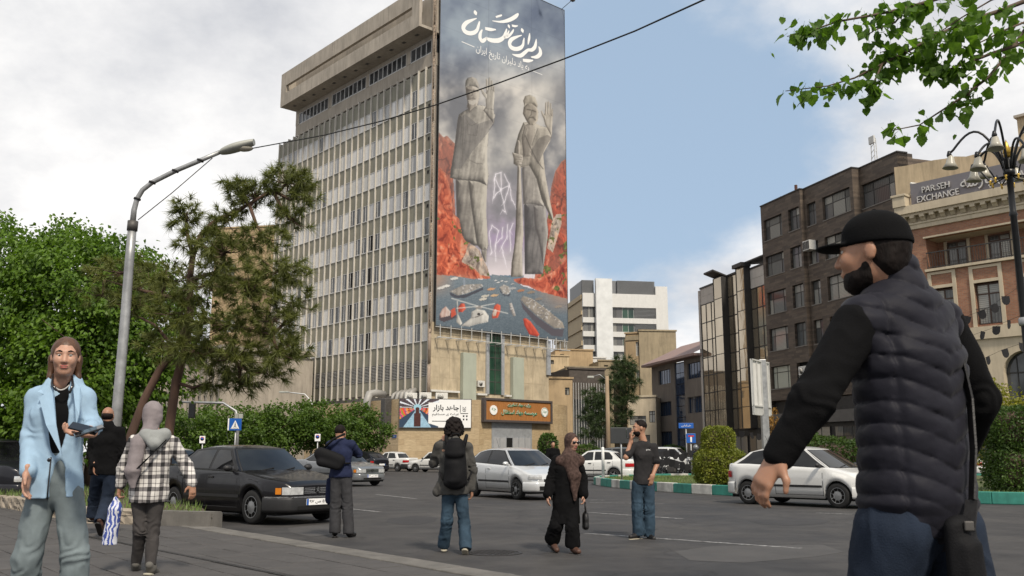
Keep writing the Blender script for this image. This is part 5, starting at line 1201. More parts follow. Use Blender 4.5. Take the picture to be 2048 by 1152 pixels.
DL('needle_dark', (.022, .038, .013), (.055, .085, .026), .12, 1.2); DL('leaf_topiary', (.085, .11, .014), (.22, .235, .03), .25, 1.5); DL('leaf_yellow', (.12, .13, .012), (.27, .26, .03), .35, 1.2); DL('leaf_hedge', (.03, .06, .012), (.075, .13, .022), .25, 2); DL('leaf_mulberry', (.055, .12, .016), (.13, .23, .035), .55, 3)
D('bark', (.085, .058, .042), .9, var=.35, scale=3, stretch=(1, 1, .25), bump=.9, bscale=14); D('bark_red', (.085, .050, .036), .9, var=.4, scale=3, stretch=(1, 1, .3), bump=1., bscale=12); D('twig', (.09, .062, .042), .8, var=.3, scale=10)
def unit(a): return a / (np.linalg.norm(a, axis=1, keepdims=True) + 1e-9)
def leaf_arrays(P, d, nrm, L, wd, fold=.18):
	"""kite leaves: base P, direction d, normal nrm, length L, relative width"""
	s = unit(np.cross(d, nrm)); n = unit(np.cross(s, d)); L = L[:, None]
	A = P; B = P + d * L * .42 + s * L * wd / 2 + n * L * fold * .5; T = P + d * L - n * L * fold; Cc = P + d * L * .42 - s * L * wd / 2 + n * L * fold * .5
	V = np.stack([A, B, T, Cc], 1).reshape(-1, 3); i = np.arange(len(P)) * 4
	return V, np.stack([np.stack([i, i + 1, i + 2], 1), np.stack([i, i + 2, i + 3], 1)], 1).reshape(-1, 3)
def crown(name, blobs, n_cl, per, L, m, parent, rg, droop=.5, wd=.75, hollow=.55, clump=.4, flat_=.6):
	"""leaf clumps spread through a union of ellipsoids: (centre, radii)"""
	w_ = np.array([r[0] * r[1] * r[2] for c, r in blobs]) ** .67; w_ = w_ / w_.sum(); idx = rg.choice(len(blobs), n_cl, p=w_)
	Cn = np.array([c for c, r in blobs], float)[idx]; Rr = np.array([r for c, r in blobs], float)[idx]
	q = unit(rg.normal(size=(n_cl, 3))); rad = hollow + (1 - hollow) * rg.random(n_cl) ** .6; rad *= rg.uniform(.86, 1.08, n_cl); K = Cn + q * Rr * rad[:, None]
	out = unit(q * [1, 1, .7] + [0, 0, .15])
	P = np.repeat(K, per, 0) + rg.normal(size=(n_cl * per, 3)) * clump * [1, 1, flat_]; O = np.repeat(out, per, 0)
	d = unit(O * [1, 1, .3] + rg.normal(size=P.shape) * .55 + [0, 0, -droop]); nr = unit(rg.normal(size=P.shape) * .5 + [0, 0, 1.])
	V, Fc = leaf_arrays(P, d, nr, L * rg.uniform(.65, 1.25, len(P)), wd); return put(name, np_mesh(name, V, Fc, m, False), parent)
def limb(b, pts, r0, r1, n=8):
	k = len(pts); b.tube(pts, [r0 + (r1 - r0) * i / (k - 1) for i in range(k)], n)
def tree(name, label, loc, blobs, trunk, n_cl, per, L, m, bark='bark', seed=1, group=None, **kw):
	rg = np.random.default_rng(seed); t = empty(name, loc, 0, label, 'tree', group); b = MB()
	limb(b, trunk, trunk_r := kw.pop('tr', .18), trunk_r * .55, 10); top = Vector(trunk[-1]); fork = Vector(trunk[len(trunk) // 2])
	for i, (c, r) in enumerate(blobs):
		c = Vector(c); mid = (fork * .45 + c * .55) + Vector((rg.normal() * .2, rg.normal() * .2, -.25)); limb(b, [fork if i % 2 else top, mid, c], trunk_r * .5, trunk_r * .12, 6)
		for k in range(4):
			e = c + Vector(rg.normal(size=3)) * min(r) * .6; limb(b, [mid * .4 + c * .6, (mid + e) * .5, e], trunk_r * .2, trunk_r * .05, 5)
	b.build('trunk', bark, t); crown('crown', blobs, n_cl, per, L, m, t, rg, **kw); return t
# --- broad leafy trees at the left
p = at(185, 860, 27); p.z += 0; tree('leafy_tree', 'dense bright green tree rising behind the street lamp at the left', (p.x, p.y, SW), [((0, 0, 5.0), (2.35, 2.4, 2.7)), ((-1.2, .5, 5.5), (2.0, 2.2, 2.6)), ((1.1, .3, 4.5), (1.8, 2.0, 2.4)), ((.2, -1.2, 3.4), (2.0, 1.6, 2.0)), ((-.6, -.4, 2.4), (2.2, 1.6, 1.4))], [(0, 0, 0), (.05, 0, 1.2), (0, .1, 2.4), (.1, 0, 4.0)], 760, 42, .15, 'leaf_bright', seed=3, droop=.75, clump=.24, hollow=.72)
p = at(20, 860, 28); tree('leafy_tree', 'dense bright green tree at the left edge behind the woman in the pale blue blazer', (p.x, p.y, SW), [((0, 0, 5.8), (2.6, 2.6, 2.9)), ((-1.6, .4, 6.1), (2.3, 2.4, 2.6)), ((1.2, .5, 5.8), (2.0, 2.2, 2.7)), ((-.2, -1.3, 3.6), (2.8, 1.7, 2.2)), ((.3, -.5, 2.3), (2.4, 1.6, 1.3))], [(0, 0, 0), (-.05, 0, 1.3), (0, .1, 2.6), (-.1, 0, 4.4)], 900, 42, .15, 'leaf_bright', seed=4, droop=.75, clump=.24, hollow=.72, tr=.22)
# --- leaning pine
def pine(name, label, base, Y, trunks, blobs, m, per_tuft, n_tuft, nl, seed, bark='bark_red', px_m=None, depth=.6, wdt=.006, mul=1.):
	"""trunks: list of (polyline in photo columns/rows, r0, r1); blobs: (x,y,rx,ry,depth offset) foliage masses on twigs"""
	rg = np.random.default_rng(seed); t = empty(name, base, 0, label, 'tree'); b = MB(); O = Vector(base)
	ends = []
	for pts, r0, r1 in trunks:
		P = [at(x, y, Y + dy) - O for x, y, dy in pts]; limb(b, P, r0, r1, 9); ends += P
	Ps, Ds = [], []; k_ = F_PX / Y
	for (x, y, rx, ry, dy, n) in blobs:
		n = int(n * mul)
		c = at(x, y, Y + dy) - O; R3 = np.array([rx / k_, max(rx, ry) / k_ * depth, ry / k_]); root = min(ends, key=lambda e: (e - c).length)
		mid = (root + c) * .5 + Vector((0, 0, -.12)); limb(b, [root, mid, c], .05, .025, 6)
		q = unit(rg.normal(size=(n, 3))) * (rg.random(n)[:, None] ** .45); K = np.array(c) + q * R3
		for j in range(0, n, 3): limb(b, [c, (c + Vector(K[j])) * .5 + Vector((0, 0, -.05)), Vector(K[j])], .018, .006, 4)
		Ps.append(K); Ds.append(unit(q * [1, 1, .4] + rg.normal(size=q.shape) * .35 + [0, 0, .25]))
	b.build('trunk', bark, t)
	K = np.concatenate(Ps); Dn = np.concatenate(Ds); n = len(K)
	tpos = rg.random((n, per_tuft, 1)) * .16; P = K[:, None] + Dn[:, None] * tpos; d = Dn[:, None] * .75 + rg.normal(size=(n, per_tuft, 3)) * .62; d = d / np.linalg.norm(d, axis=2, keepdims=True)
	d[:, :, 2] -= .22; L = nl * rg.uniform(.6, 1.15, (n, per_tuft, 1)); s = np.cross(d, rg.normal(size=d.shape)); s = s / np.linalg.norm(s, axis=2, keepdims=True) * wdt
	A = (P - s).reshape(-1, 3); B = (P + s).reshape(-1, 3); T = (P + d * L).reshape(-1, 3); V = np.stack([A, B, T], 1).reshape(-1, 3)
	put('crown', np_mesh('crown', V, np.arange(len(V)).reshape(-1, 3), m, False), t); return t
pb = gnd(262, 990, SW); pY = 21.0; pb = Vector((at(262, 950, pY).x, pY, SW + .1))
pine('leaning_pine', 'leaning long needled pine with two reddish trunks beside the street lamp', pb, pY,
	 [([(250, 960, 0), (262, 870, 0), (288, 800, 0), (320, 738, 0), (352, 700, 0), (372, 655, .1)], .11, .07), ([(330, 960, .3), (338, 860, .3), (352, 765, .2), (372, 690, .1), (381, 620, .1), (379, 560, 0), (386, 510, 0), (402, 470, 0)], .12, .06),
	  ([(402, 470, 0), (432, 441, 0), (470, 424, 0), (498, 408, -.1), (545, 380, -.2)], .07, .03), ([(386, 510, 0), (375, 470, 0), (372, 430, .1)], .06, .03), ([(379, 560, 0), (430, 545, -.3), (490, 560, -.5)], .06, .03), ([(372, 655, .1), (420, 640, -.2), (480, 655, -.5), (545, 670, -.6)], .07, .03), ([(372, 690, .1), (430, 700, -.3), (480, 730, -.3)], .05, .03), ([(372, 600, 0), (320, 590, .4), (260, 575, .8), (210, 560, 1.)], .06, .02), ([(352, 700, 0), (310, 650, .5), (250, 620, 1.0)], .05, .02)],
	 [(575, 365, 55, 32, -.2, 46), (612, 398, 26, 30, -.2, 16), (510, 392, 58, 34, -.1, 40), (470, 372, 34, 20, 0, 14), (455, 440, 40, 26, 0, 22), (585, 440, 36, 28, -.2, 22), (373, 428, 34, 34, 0, 26), (395, 480, 50, 36, -.2, 30), (450, 505, 70, 42, -.4, 56), (530, 475, 56, 26, -.3, 28), (560, 540, 52, 36, -.5, 44), (500, 580, 62, 40, -.6, 46), (410, 570, 70, 40, -.6, 44), (330, 560, 70, 34, .3, 34), (250, 545, 70, 30, .8, 30), (205, 590, 44, 26, 1.0, 14), (280, 610, 70, 30, .8, 24), (360, 625, 66, 30, -.5, 34), (450, 650, 70, 40, -.7, 50), (545, 640, 55, 44, -.6, 44), (590, 605, 36, 30, -.5, 18), (560, 700, 52, 42, -.5, 38), (470, 715, 66, 36, -.6, 46), (385, 700, 60, 34, -.5, 34), (330, 690, 46, 34, .2, 22), (480, 765, 40, 30, .3, 30), (530, 745, 40, 26, -.2, 18), (420, 765, 36, 24, .2, 16), (300, 560, 50, 60, 1.4, 26)],
	 'needle_olive', 60, 0, .27, 11, depth=.8, wdt=.008, mul=1.08)
# --- street trees in front of the tower
for k, (px, Y, top, rw, lb) in enumerate(((375, 52, 806, 1.5, 'small street tree directly behind the crossing sign, leftmost of its row'), (440, 55, 800, 1.7, 'small street tree above the dark sedan bonnet in the row'), (505, 57, 797, 1.8, 'leafy street tree in the middle of the row before the tower'), (575, 58, 790, 1.9, 'tallest street tree of the row by the thin lamp arm'), (645, 60, 790, 1.9, 'street tree with forked trunk above the bending man'), (712, 63, 796, 1.6, 'rightmost street tree of the row beside the stone podium'))):
	h = at(px, top + 4 + 9 * hsh(px), Y).z; x = at(px, 900, Y).x
	tree('street_tree', lb, (x, Y, 0), [((0, 0, h - 1.3), (rw, rw, 1.25)), ((-1., .3, h - 1.9), (rw * .9, rw * .8, 1.1)), ((1.1, -.2, h - 2.), (rw * .9, rw * .8, 1.2)), ((.2, -.4, h - 2.7), (rw * 1.1, rw * .8, .8))], [(0, 0, 0), (.1, 0, 1.0), (-.05, 0, 1.8), (0, 0, h - 1.6)], 210, 30, .20, 'leaf_street', seed=20 + k, group='small trees along the street before the tower', tr=.1, droop=.25, clump=.24, hollow=.4)
p = Vector((hx(300, 62), 62, 0)); tree('street_tree', 'low street tree glimpsed between the street lamp and the pine trunks', p, [((0, 0, 3.0), (1.8, 1.8, 1.4))], [(0, 0, 0), (.1, 0, 1), (0, 0, 2.6)], 130, 30, .26, 'leaf_street', seed=33, tr=.1, droop=.25, clump=.26, group='small trees along the street before the tower')
# --- far pine at the right of the tower
pY2 = 72.; pb = Vector((hx(1214, pY2), pY2, 0))
pine('far_pine', 'tall dark pine beside the wooden utility pole', pb, pY2, [([(1214, 925, 0), (1216, 860, 0), (1213, 800, 0), (1222, 770, 0), (1243, 745, 0)], .28, .10), ([(1215, 840, 0), (1195, 810, 0), (1185, 790, 0)], .12, .06), ([(1216, 870, 0), (1190, 860, -.5), (1175, 850, -.5)], .1, .05)],
	 [(1245, 735, 26, 26, 0, 70), (1262, 765, 18, 16, 0, 34), (1228, 765, 26, 18, -.5, 44), (1190, 795, 28, 18, 0, 60), (1212, 800, 24, 16, -.8, 36), (1250, 795, 22, 14, 0, 36), (1180, 830, 24, 18, 0, 46), (1205, 845, 26, 20, -1, 44), (1182, 865, 22, 16, -.5, 34), (1245, 830, 20, 16, .5, 26), (1232, 855, 20, 14, .6, 22)], 'needle_dark', 34, 0, .55, 13, 'bark', depth=1., wdt=.022)
# --- clipped shrubs on the island
def shrub(name, label, loc, blobs, n, L, m, seed, cat='shrub', group=None):
	"""clipped shrub: dense small leaves over rounded masses (centre, radii, power)"""
	rg = np.random.default_rng(seed); t = empty(name, loc, 0, label, cat, group); A = np.array([r[0] * r[1] + r[1] * r[2] + r[0] * r[2] for c, r, e in blobs]); idx = rg.choice(len(blobs), n, p=A / A.sum())
	q = unit(rg.normal(size=(n, 3))); ex = np.array([e for c, r, e in blobs], float)[idx]
	sup = (np.abs(q) ** ex[:, None]).sum(1) ** (-1 / ex); Rr = np.array([r for c, r, e in blobs], float)[idx]; Cn = np.array([c for c, r, e in blobs], float)[idx]
	ku = 1 + .09 * fbm(q * 3 + Cn, 1.3, 3, seed); P = Cn + q * sup[:, None] * Rr * (rg.uniform(.80, 1.02, n) * ku)[:, None]; ok = P[:, 2] > .02; P, q = P[ok], q[ok]
	d = unit(q + rg.normal(size=P.shape) * .8); nr = unit(q + rg.normal(size=P.shape) * .6); V, Fc = leaf_arrays(P, d, nr, L * rg.uniform(.6, 1.3, len(P)), .7, .12); put('foliage', np_mesh('foliage', V, Fc, m, False), t)
	b = MB();
	for c, r, e in blobs[:1]: b.tube([(c[0], c[1], 0), (c[0] + .05, c[1], c[2])], [.06, .04], 6)
	for c, r, e in blobs:
		def fn(u_, v_, c=c, r=r, e=e):
			th = u_ * 2 * math.pi; ph = v_ * math.pi; w_ = (math.sin(ph) * math.cos(th), math.sin(ph) * math.sin(th), math.cos(ph)); s_ = sum(abs(a) ** e for a in w_) ** (-1 / e) * .78
			return (c[0] + w_[0] * r[0] * s_, c[1] + w_[1] * r[1] * s_, c[2] + w_[2] * r[2] * s_)
		b.grid(fn, 14, 9, True)
	b.build('stems', 'bark', t); return t
tp = at(1440, 950, 30.0)
shrub('topiary', 'two tiered clipped yellow green topiary on the traffic island', (tp.x, 30, .22), [((0, 0, .62), (.78, .75, .56), 4), ((-.02, 0, 1.36), (.48, .46, .52), 5)], 15000, .075, 'leaf_topiary', 41)
hp = at(2040, 950, 25.5); shrub('clipped_hedge', 'clipped dark green hedge in two tiers at the right edge', (hp.x, 25.5, .22), [((.15, 0, .62), (.95, .8, .62), 5), ((.1, 0, 1.75), (.9, .75, .55), 5)], 16000, .08, 'leaf_hedge', 42)
hp = at(1655, 930, 33); shrub('round_bush', 'dark green bush behind the white hatchback on the island', (hp.x, 33, .22), [((0, 0, .75), (1.3, 1.0, .85), 2.6), ((1.3, .2, .7), (1.2, 1., .8), 2.6), ((-.6, .3, 1.2), (.7, .7, .6), 2.4)], 12000, .10, 'leaf_hedge', 43)
hp = at(2000, 930, 34);
tree('yellow_shrub', 'loose yellow green shrub below the brick exchange arches', (hp.x, 34, .22), [((0, 0, 2.5), (1.3, 1.1, 1.0)), ((-.7, 0, 3.2), (.7, .7, .8)), ((.9, .2, 2.2), (1.0, 1.0, 1.0)), ((-.2, 0, 1.4), (1.2, 1.0, .9))], [(0, 0, 0), (.05, 0, .7), (0, 0, 1.6)], 240, 34, .11, 'leaf_yellow', seed=44, tr=.09, droop=.1, clump=.2, hollow=.4)
hp = at(1096, 905, 74); shrub('round_bush', 'small round shrub at the right end of the stone podium', (hp.x, 74, 0), [((0, 0, 1.9), (.75, .75, 1.0), 2.2)], 2600, .16, 'leaf_hedge', 45)
for k, (px, y, Y, lb) in enumerate(((1345, 905, 95, 'low green shrub before the grey stucco building'), (1345 + 245, 890, 70, 'low shrub by the slate block shopfronts'), (1170, 900, 84, 'dark shrub under the tall pine'))):
	hp = at(px, y, Y); shrub('low_shrub', lb, (hp.x, Y, 0), [((0, 0, 1.0), (1.6, 1.2, 1.1), 2.2)], 2200, .22, 'leaf_hedge', 46 + k)
# --- overhanging mulberry branch, tree standing outside the view at the right
bY = 6.2; mt = empty('mulberry_tree', (4.9, bY, SW), 0, 'mulberry branches with serrated leaves hanging into the sky at the upper right', 'tree')
O = Vector((4.9, bY, SW)); b = MB(); hub = Vector((0, 0, 4.6)); limb(b, [(0, 0, 0), (.05, .02, 1.5), (-.03, 0, 3.0), (0, 0, 4.6), (.05, 0, 6)], .16, .08, 10); b.build('trunk', 'bark', mt)
br_ = [[(2048 + 140, -70, 0), (1990, -45, .1), (1930, -20, .05), (1857, 3, 0), (1813, 16, 0), (1748, 30, -.1), (1675, 43, -.1), (1623, 61, -.05), (1574, 73, 0)], [(2180, -40, .1), (2048, 3, .15), (1996, 23, .1), (1930, 44, .1), (1863, 76, .05), (1816, 102, .1), (1764, 128, .1), (1709, 156, .1), (1655, 172, .15), (1571, 182, .2)],
	   [(2200, 20, -.2), (2080, 75, -.2), (1983, 107, -.1), (1930, 128, -.1), (1899, 138, 0), (1865, 142, 0)], [(2190, -20, .3), (2090, 20, .3), (2048, 62, .3), (2019, 104, .25), (1977, 154, .2), (1938, 185, .2), (1899, 211, .2), (1839, 250, .2), (1774, 263, .2)], [(2150, -60, -.2), (1983, 0, -.2), (1925, 34, -.15), (1878, 65, -.1), (1830, 80, -.1)], [(1899, 138, 0), (1850, 118, .1), (1800, 95, .1), (1760, 105, .1)], [(1938, 185, .2), (1936, 205, .2), (1932, 232, .2)], [(1764, 128, .1), (1748, 165, .1), (1735, 190, .1)], [(2060, 40, -.1), (2010, 60, -.1), (1960, 85, -.1), (1915, 100, -.1)], [(1813, 16, 0), (1790, 45, .05), (1750, 60, .05), (1735, 70, .05)]]
limbs = []
for i, pl_ in enumerate(br_):
	P = [at(x, y, bY + dy) - O for x, y, dy in pl_]
	if pl_[0][0] > 2100: P = [hub + Vector((0, 0, .2 * (i - 2)))] + P
	m_ = MB(); limb(m_, P, .022 if len(P) > 6 else .009, .003, 6); m_.build('branch', 'twig', mt); limbs.append(P)
rg = np.random.default_rng(9)
def leaf_shape(k):
	"""serrated heart shaped leaf, folded along the midrib, unit length along +x"""
	n = 9; up = [];
	for i in range(n + 1):
		t = i / n; wdt_ = .50 * (math.sin(math.pi * t ** .62)) ** .8 * (1 - .25 * t) if 0 < t < 1 else 0; ser = (.035 if i % 2 else -.015) if 0 < i < n else 0; up.append((t - .10 * (1 if i == 1 else 0), wdt_ + ser))
	b = MB(); vs = [(t, 0, -.12 * (t - .3) ** 2) for t, w_ in up]; cur = .10 + .05 * k
	L_ = [(t, w_, .16 * w_ - cur * t * t - .05 * math.sin(6 * t + k)) for t, w_ in up]; R_2 = [(t, -w_, .16 * w_ - cur * t * t + .03 * math.sin(5 * t + k)) for t, w_ in up]; M_ = [(t, 0, -cur * t * t) for t, w_ in up]
	b.add(M_ + L_ + R_2, [f for i in range(n) for f in ((i, i + 1, n + 1 + i + 1, n + 1 + i), (i + 1, i, 2 * n + 2 + i, 2 * n + 2 + i + 1))]); b.tube([(-.35, 0, .06), (-.15, 0, .01), (0, 0, 0)], .012, 4)
	me = b.mesh('leaf'); me.materials.append(MT('leaf_mulberry')); return me
lv = [leaf_shape(k) for k in range(4)]; cnt = 0
dens = [150, 150, 66, 80, 46, 66, 26, 34, 56, 40]; extra = []
for P, n in zip(limbs, dens):
	vis = [q for q in P if abs((q + O).x / (q + O).y) < .66]
	if len(vis) < 2: vis = P[-2:]
	for k in range(n):
		t = rg.random() ** .8 * (len(vis) - 1.001); i = int(t); p = vis[i].lerp(vis[i + 1], t - i) + Vector(rg.normal(size=3)) * .045 + Vector((0, 0, -.02))
		s = rg.uniform(.04, .105); d = Vector((rg.normal() * .75, rg.normal() * .75, -rg.uniform(.35, 1.3))).normalized(); q = d.to_track_quat('X', 'Z'); e = q.to_euler()
		extra.append((s, int(rg.integers(4)), p, q @ Euler((rg.uniform(-.9, .9), 0, 0)).to_quaternion()))
extra.sort(key=lambda t: -t[0]); rest_ = MB()
for k, (s, i, p, q) in enumerate(extra):
	if k < 296: o = put('leaf', lv[i], mt, p); o.rotation_euler = q.to_euler(); o.scale = (s, s, s)
	else: rest_.add([p + q @ (v.co * s) for v in lv[i].vertices], [tuple(f.vertices) for f in lv[i].polygons])
tag(rest_.build('small_leaves', 'leaf_mulberry', mt), kind='stuff')
# ================================================================== street furniture
D('galvanised', (.33, .335, .335), .45, .6, var=.22, scale=5, dirt=.25); D('lamp_grey', (.34, .345, .31), .5, .2, var=.12); D('cable', (.012, .012, .012), .7); D('black_paint', (.012, .013, .014), .35, .2, var=.2, scale=6)
D('lamp_glass', (.36, .34, .28), .3, var=.05); D('gold', (.55, .36, .07), .35, .8, var=.1); D('wood_pole', (.27, .20, .13), .85, var=.25, scale=3, stretch=(1, 1, .2)); D('sign_blue', (.012, .09, .36), .4, var=.05); D('sign_red', (.45, .02, .02), .4); D('sign_dark', (.03, .032, .034), .5); D('flag_black', (.012, .012, .014), .85, var=.2)
lY = 18.0; lp = at(222, 960, lY); O = Vector((lp.x, lY, SW + .1))
lamp = empty('street_lamp', O, 0, 'tall grey steel street lamp with long curved arm at the left', 'street lamp')
pp_ = [at(x, y, lY) - O for x, y in ((220, 985), (236, 800), (250, 640), (259, 520), (265, 450), (268, 420), (274, 398), (285, 380), (304, 365), (350, 342), (400, 321), (440, 304))]
MB().tube(pp_[:5], [.105, .10, .095, .09, .085], 14).build('pole', 'galvanised', lamp); MB().tube(pp_[4:], [.06, .055, .052, .05, .05, .05, .048, .045], 10).build('arm', 'galvanised', lamp)
MB().tube([pp_[4] - Vector((0, 0, .12)), pp_[4] + Vector((.005, 0, .08))], .105, 14).build('collar', 'steel_dark', lamp)
h0, h1 = at(438, 305, lY) - O, at(508, 287, lY) - O; hd = (h1 - h0)
b = MB()
def headfn(u_, v_):
	t = v_; a = u_ * 2 * math.pi; w_ = .045 + .115 * math.sin(math.pi * min(1, t ** .75 * .86)) ** .8; hgt = w_ * .62; c = h0 + hd * t; return c + Vector((0, math.cos(a) * w_, math.sin(a) * hgt + .03 * t))
b.smooth = True; b.grid(headfn, 16, 14, True); b.add([headfn(k / 16, 1) for k in range(16)], [tuple(range(16))]); b.build('lamp_head', 'lamp_grey', lamp)
b = MB(); b.smooth = True
def bowl(u_, v_):
	a = u_ * 2 * math.pi; r = .13 * math.sin(v_ * math.pi / 2); return h0 + hd * .72 + Vector((math.cos(a) * r * 1.5, math.sin(a) * r * .8, -.04 - .08 * math.cos(v_ * math.pi / 2)))
b.grid(bowl, 16, 6, True); b.build('lamp_bowl', 'lamp_glass', lamp)
b = MB(); b.tube([at(276, 440, lY) - O, at(345, 385, lY) - O, at(425, 316, lY) - O], .010, 5)
for i in (4, 6, 8, 9, 10): b.tube([pp_[i] - Vector((0, 0, .02)), pp_[i] + Vector((.01, 0, .02))], .072, 10)
b.build('stay_wire', 'cable', lamp)
pts = [at(x, y, Y) for x, y, Y in ((503, 297, 18), (650, 270, 17), (760, 243, 16), (874, 209, 15), (1000, 165, 13.8), (1125, 119, 12.5), (1270, 62, 11), (1420, -6, 9.5), (1800, -190, 7))]
o = MB().tube(pts, .011, 6).build('overhead_cable', 'cable'); tag(o, 'thin black cable strung from the street lamp head across the banner', 'cable')
# ornate cast lamp on the island
oY = 25.0; ol = empty('ornate_lamp', (hx(2076, oY), oY, .2), 0, 'black ornate lamp post with a crown of hooked arms and bell shades', 'street lamp'); zt = at(2022, 352, oY).z - .2
MB().lathe([(.24, 0), (.24, .3), (.17, .4), (.14, .9), (.13, 1.0), (.105, 1.1), (.09, zt - 1.2), (.12, zt - 1.15), (.085, zt - 1.05), (.085, zt), (.16, zt + .05), (.16, zt + .16), (.05, zt + .25), (.05, zt + .6), (.001, zt + .62)], 16).build('pole', 'black_paint', ol)
MB().lathe([(.06, zt + .55), (.10, zt + .60), (.10, zt + .68), (.12, zt + .70), (.05, zt + .95), (.001, zt + 1.1)], 12).build('finial', 'gold', ol)
sh = MB().lathe([(.06, .38), (.09, .33), (.13, .15), (.22, .0), (.205, .0), (.12, .14), (.001, .3)], 18).mesh('lamp_shade'); sh.materials.append(MT('lamp_glass'))
for k in range(10):
	a = 2 * math.pi * k / 10 + .25; big = k % 2 == 0; rr_ = 1.5 if big else 1.05; up = 1.0 if big else .62
	P = []
	for t in np.linspace(0, 1, 13):
		th = math.pi * (1 - t) ; x = .1 + (rr_ - .1) * (1 + math.cos(th)) / 2 if False else .1 + (rr_ - .1) * t; z = zt + .1 + up * math.sin(math.pi * min(1, t * 1.02) ** .8) * 1.0 + (.75 if big else .45) * t
		P.append((x * math.cos(a), x * math.sin(a), z))
	m_ = MB(); m_.tube(P, .034, 8); m_.build('arm', 'black_paint', ol)
	e = P[-1]; MB().lathe([(.05, 0), (.075, .05), (.04, .18), (.001, .2)], 10, (e[0], e[1], e[2] - .1)).build('socket', 'black_paint', ol); put('lamp_shade', sh, ol, (e[0], e[1], e[2] - .44), (.1 * math.sin(a), -.1 * math.cos(a), 0))
	g_ = MB().lathe([(.001, -.16), (.035, -.1), (.02, -.05), (.05, 0), (.001, .03)], 8, (math.cos(a) * .5, math.sin(a) * .5, zt - .1)).build('ornament', 'gold', ol)
b = MB()
for k in range(10):
	a = 2 * math.pi * k / 10 + .25; b.tube([(math.cos(a) * .1, math.sin(a) * .1, zt), (math.cos(a) * .5, math.sin(a) * .5, zt - .12), (math.cos(a) * .75, math.sin(a) * .75, zt + .25)], .022, 6)
b.build('scroll', 'black_paint', ol); MB().lathe([(.13, 4.55), (.15, 4.6), (.15, 4.72), (.13, 4.78)], 14).build('clamp', 'galvanised', ol)
# two faced billboard seen from behind
bY = 38.; bb = empty('billboard', (hx(1533, bY), bY, .2), 0, 'pale two panel billboard on a grey post behind the clipped topiary', 'billboard'); z0, z1 = at(1500, 815, bY).z - .2, at(1500, 722, bY).z - .2
MB().bbox(-.14, .14, -.14, .14, 0, z1 + .06, .02).build('post', 'galvanised', bb)
for s_, a in ((-1, -.62), (1, .62)):
	p_ = empty('panel_frame'); p_.parent = bb; p_.rotation_euler = (0, 0, .95); wv_ = 1.05 if s_ < 0 else .6
	xa, xb = (-wv_ - .16, -.16) if s_ < 0 else (.16, .16 + wv_)
	MB().box(xa, xb, .02, .06, z0, z1).build('panel', 'panel_white', p_); MB().box(xa, xa + .05, -.04, .02, z0 - .3, z1).box(xb - .05, xb, -.04, .02, z0 - .3, z1).box((xa + xb) / 2 - .025, (xa + xb) / 2 + .025, -.04, .02, z0, z1).box(xa, xb, -.045, .021, z0, z0 + .06).box(xa, xb, -.045, .021, z1 - .06, z1).box(xa, xb, 0, .05, z0 - .34, z0 - .02).build('frame', 'steel_pale', p_)
# wooden utility pole with a lamp
uY = 62.; up_ = empty('utility_pole', (hx(1217, uY), uY, 0), 0, 'pale wooden utility pole with small lamp arm before the far pine', 'pole'); zt = at(1216, 752, uY).z
MB().tube([(0, 0, 0), (0, 0, zt)], [.17, .12], 10).build('pole', 'wood_pole', up_); MB().tube([(0, 0, zt - .3), (-.5, 0, zt + .1), (-1.0, 0, zt - .05)], .03, 6).build('arm', 'galvanised', up_); MB().bbox(-1.35, -.9, -.1, .1, zt - .15, zt, .03).build('lamp_head', 'lamp_grey', up_)
# crossing sign
def pole_sign(name, label, px, Y, ytop, size, parts, base=None, cat='sign'):
	z = at(px, ytop, Y).z; e = empty(name, (hx(px, Y) + 0, Y, 0), 0, label, cat); MB().tube([(0, .06, 0), (0, .06, z)], .035, 8).build('post', 'galvanised', e); parts(e, z, size); return e
def cross_parts(e, z, s):
	MB().bbox(-s / 2, s / 2, -.06, .04, z - s, z, .015).build('panel', 'sign_blue', e)
	MB().add([(-s * .36, -.064, z - s * .86), (s * .36, -.064, z - s * .86), (0, -.064, z - s * .14)], [(0, 1, 2)]).build('triangle', 'plate_white', e)
	b = MB(); b.lathe([(s * .035, -.066), (.001, -.0665)], 10, (0, 0, z - s * .36), 'y')
	b.add([(-s * .04, -.067, z - s * .42), (s * .04, -.067, z - s * .42), (s * .035, -.067, z - s * .58), (s * .12, -.067, z - s * .74), (s * .08, -.067, z - s * .76), (0, -.067, z - s * .62), (-s * .08, -.067, z - s * .76), (-s * .12, -.067, z - s * .74), (-s * .035, -.067, z - s * .58)], [(8, 7, 6, 5, 4, 3, 2, 1, 0)])
	for k in range(5): b.add([(s * (-.3 + .125 * k), -.067, z - s * .84), (s * (-.24 + .125 * k), -.067, z - s * .84), (s * (-.23 + .115 * k), -.067, z - s * .79), (s * (-.28 + .115 * k), -.067, z - s * .79)], [(0, 1, 2, 3)])
	b.build('pictogram', 'print_black', e); MB().bbox(-s * .62, -s * .52, -.08, .3, z - s, z, .01).build('side_panel', 'plate_white', e); MB().bbox(-.05, .1, -.05, .05, z + .0, z + .22, .01).bbox(.12, .3, -.06, .06, z, z + .2, .01).build('flasher', 'lamp_grey', e)
pole_sign('crossing_sign', 'square blue pedestrian crossing sign behind the dark sedan', 468, 40, 837, .52, cross_parts)
def stop_parts(e, z, s):
	MB().bbox(-s / 2, s / 2, -.03, .03, z - s * 1.3, z, .01).build('panel', 'plate_white', e); MB().lathe([(s * .36, -.034), (.001, -.036)], 18, (0, 0, z - s * .5), 'y').build('ring', 'sign_red', e); MB().lathe([(s * .26, -.038), (.001, -.040)], 18, (0, 0, z - s * .5), 'y').build('disc', 'sign_blue', e)
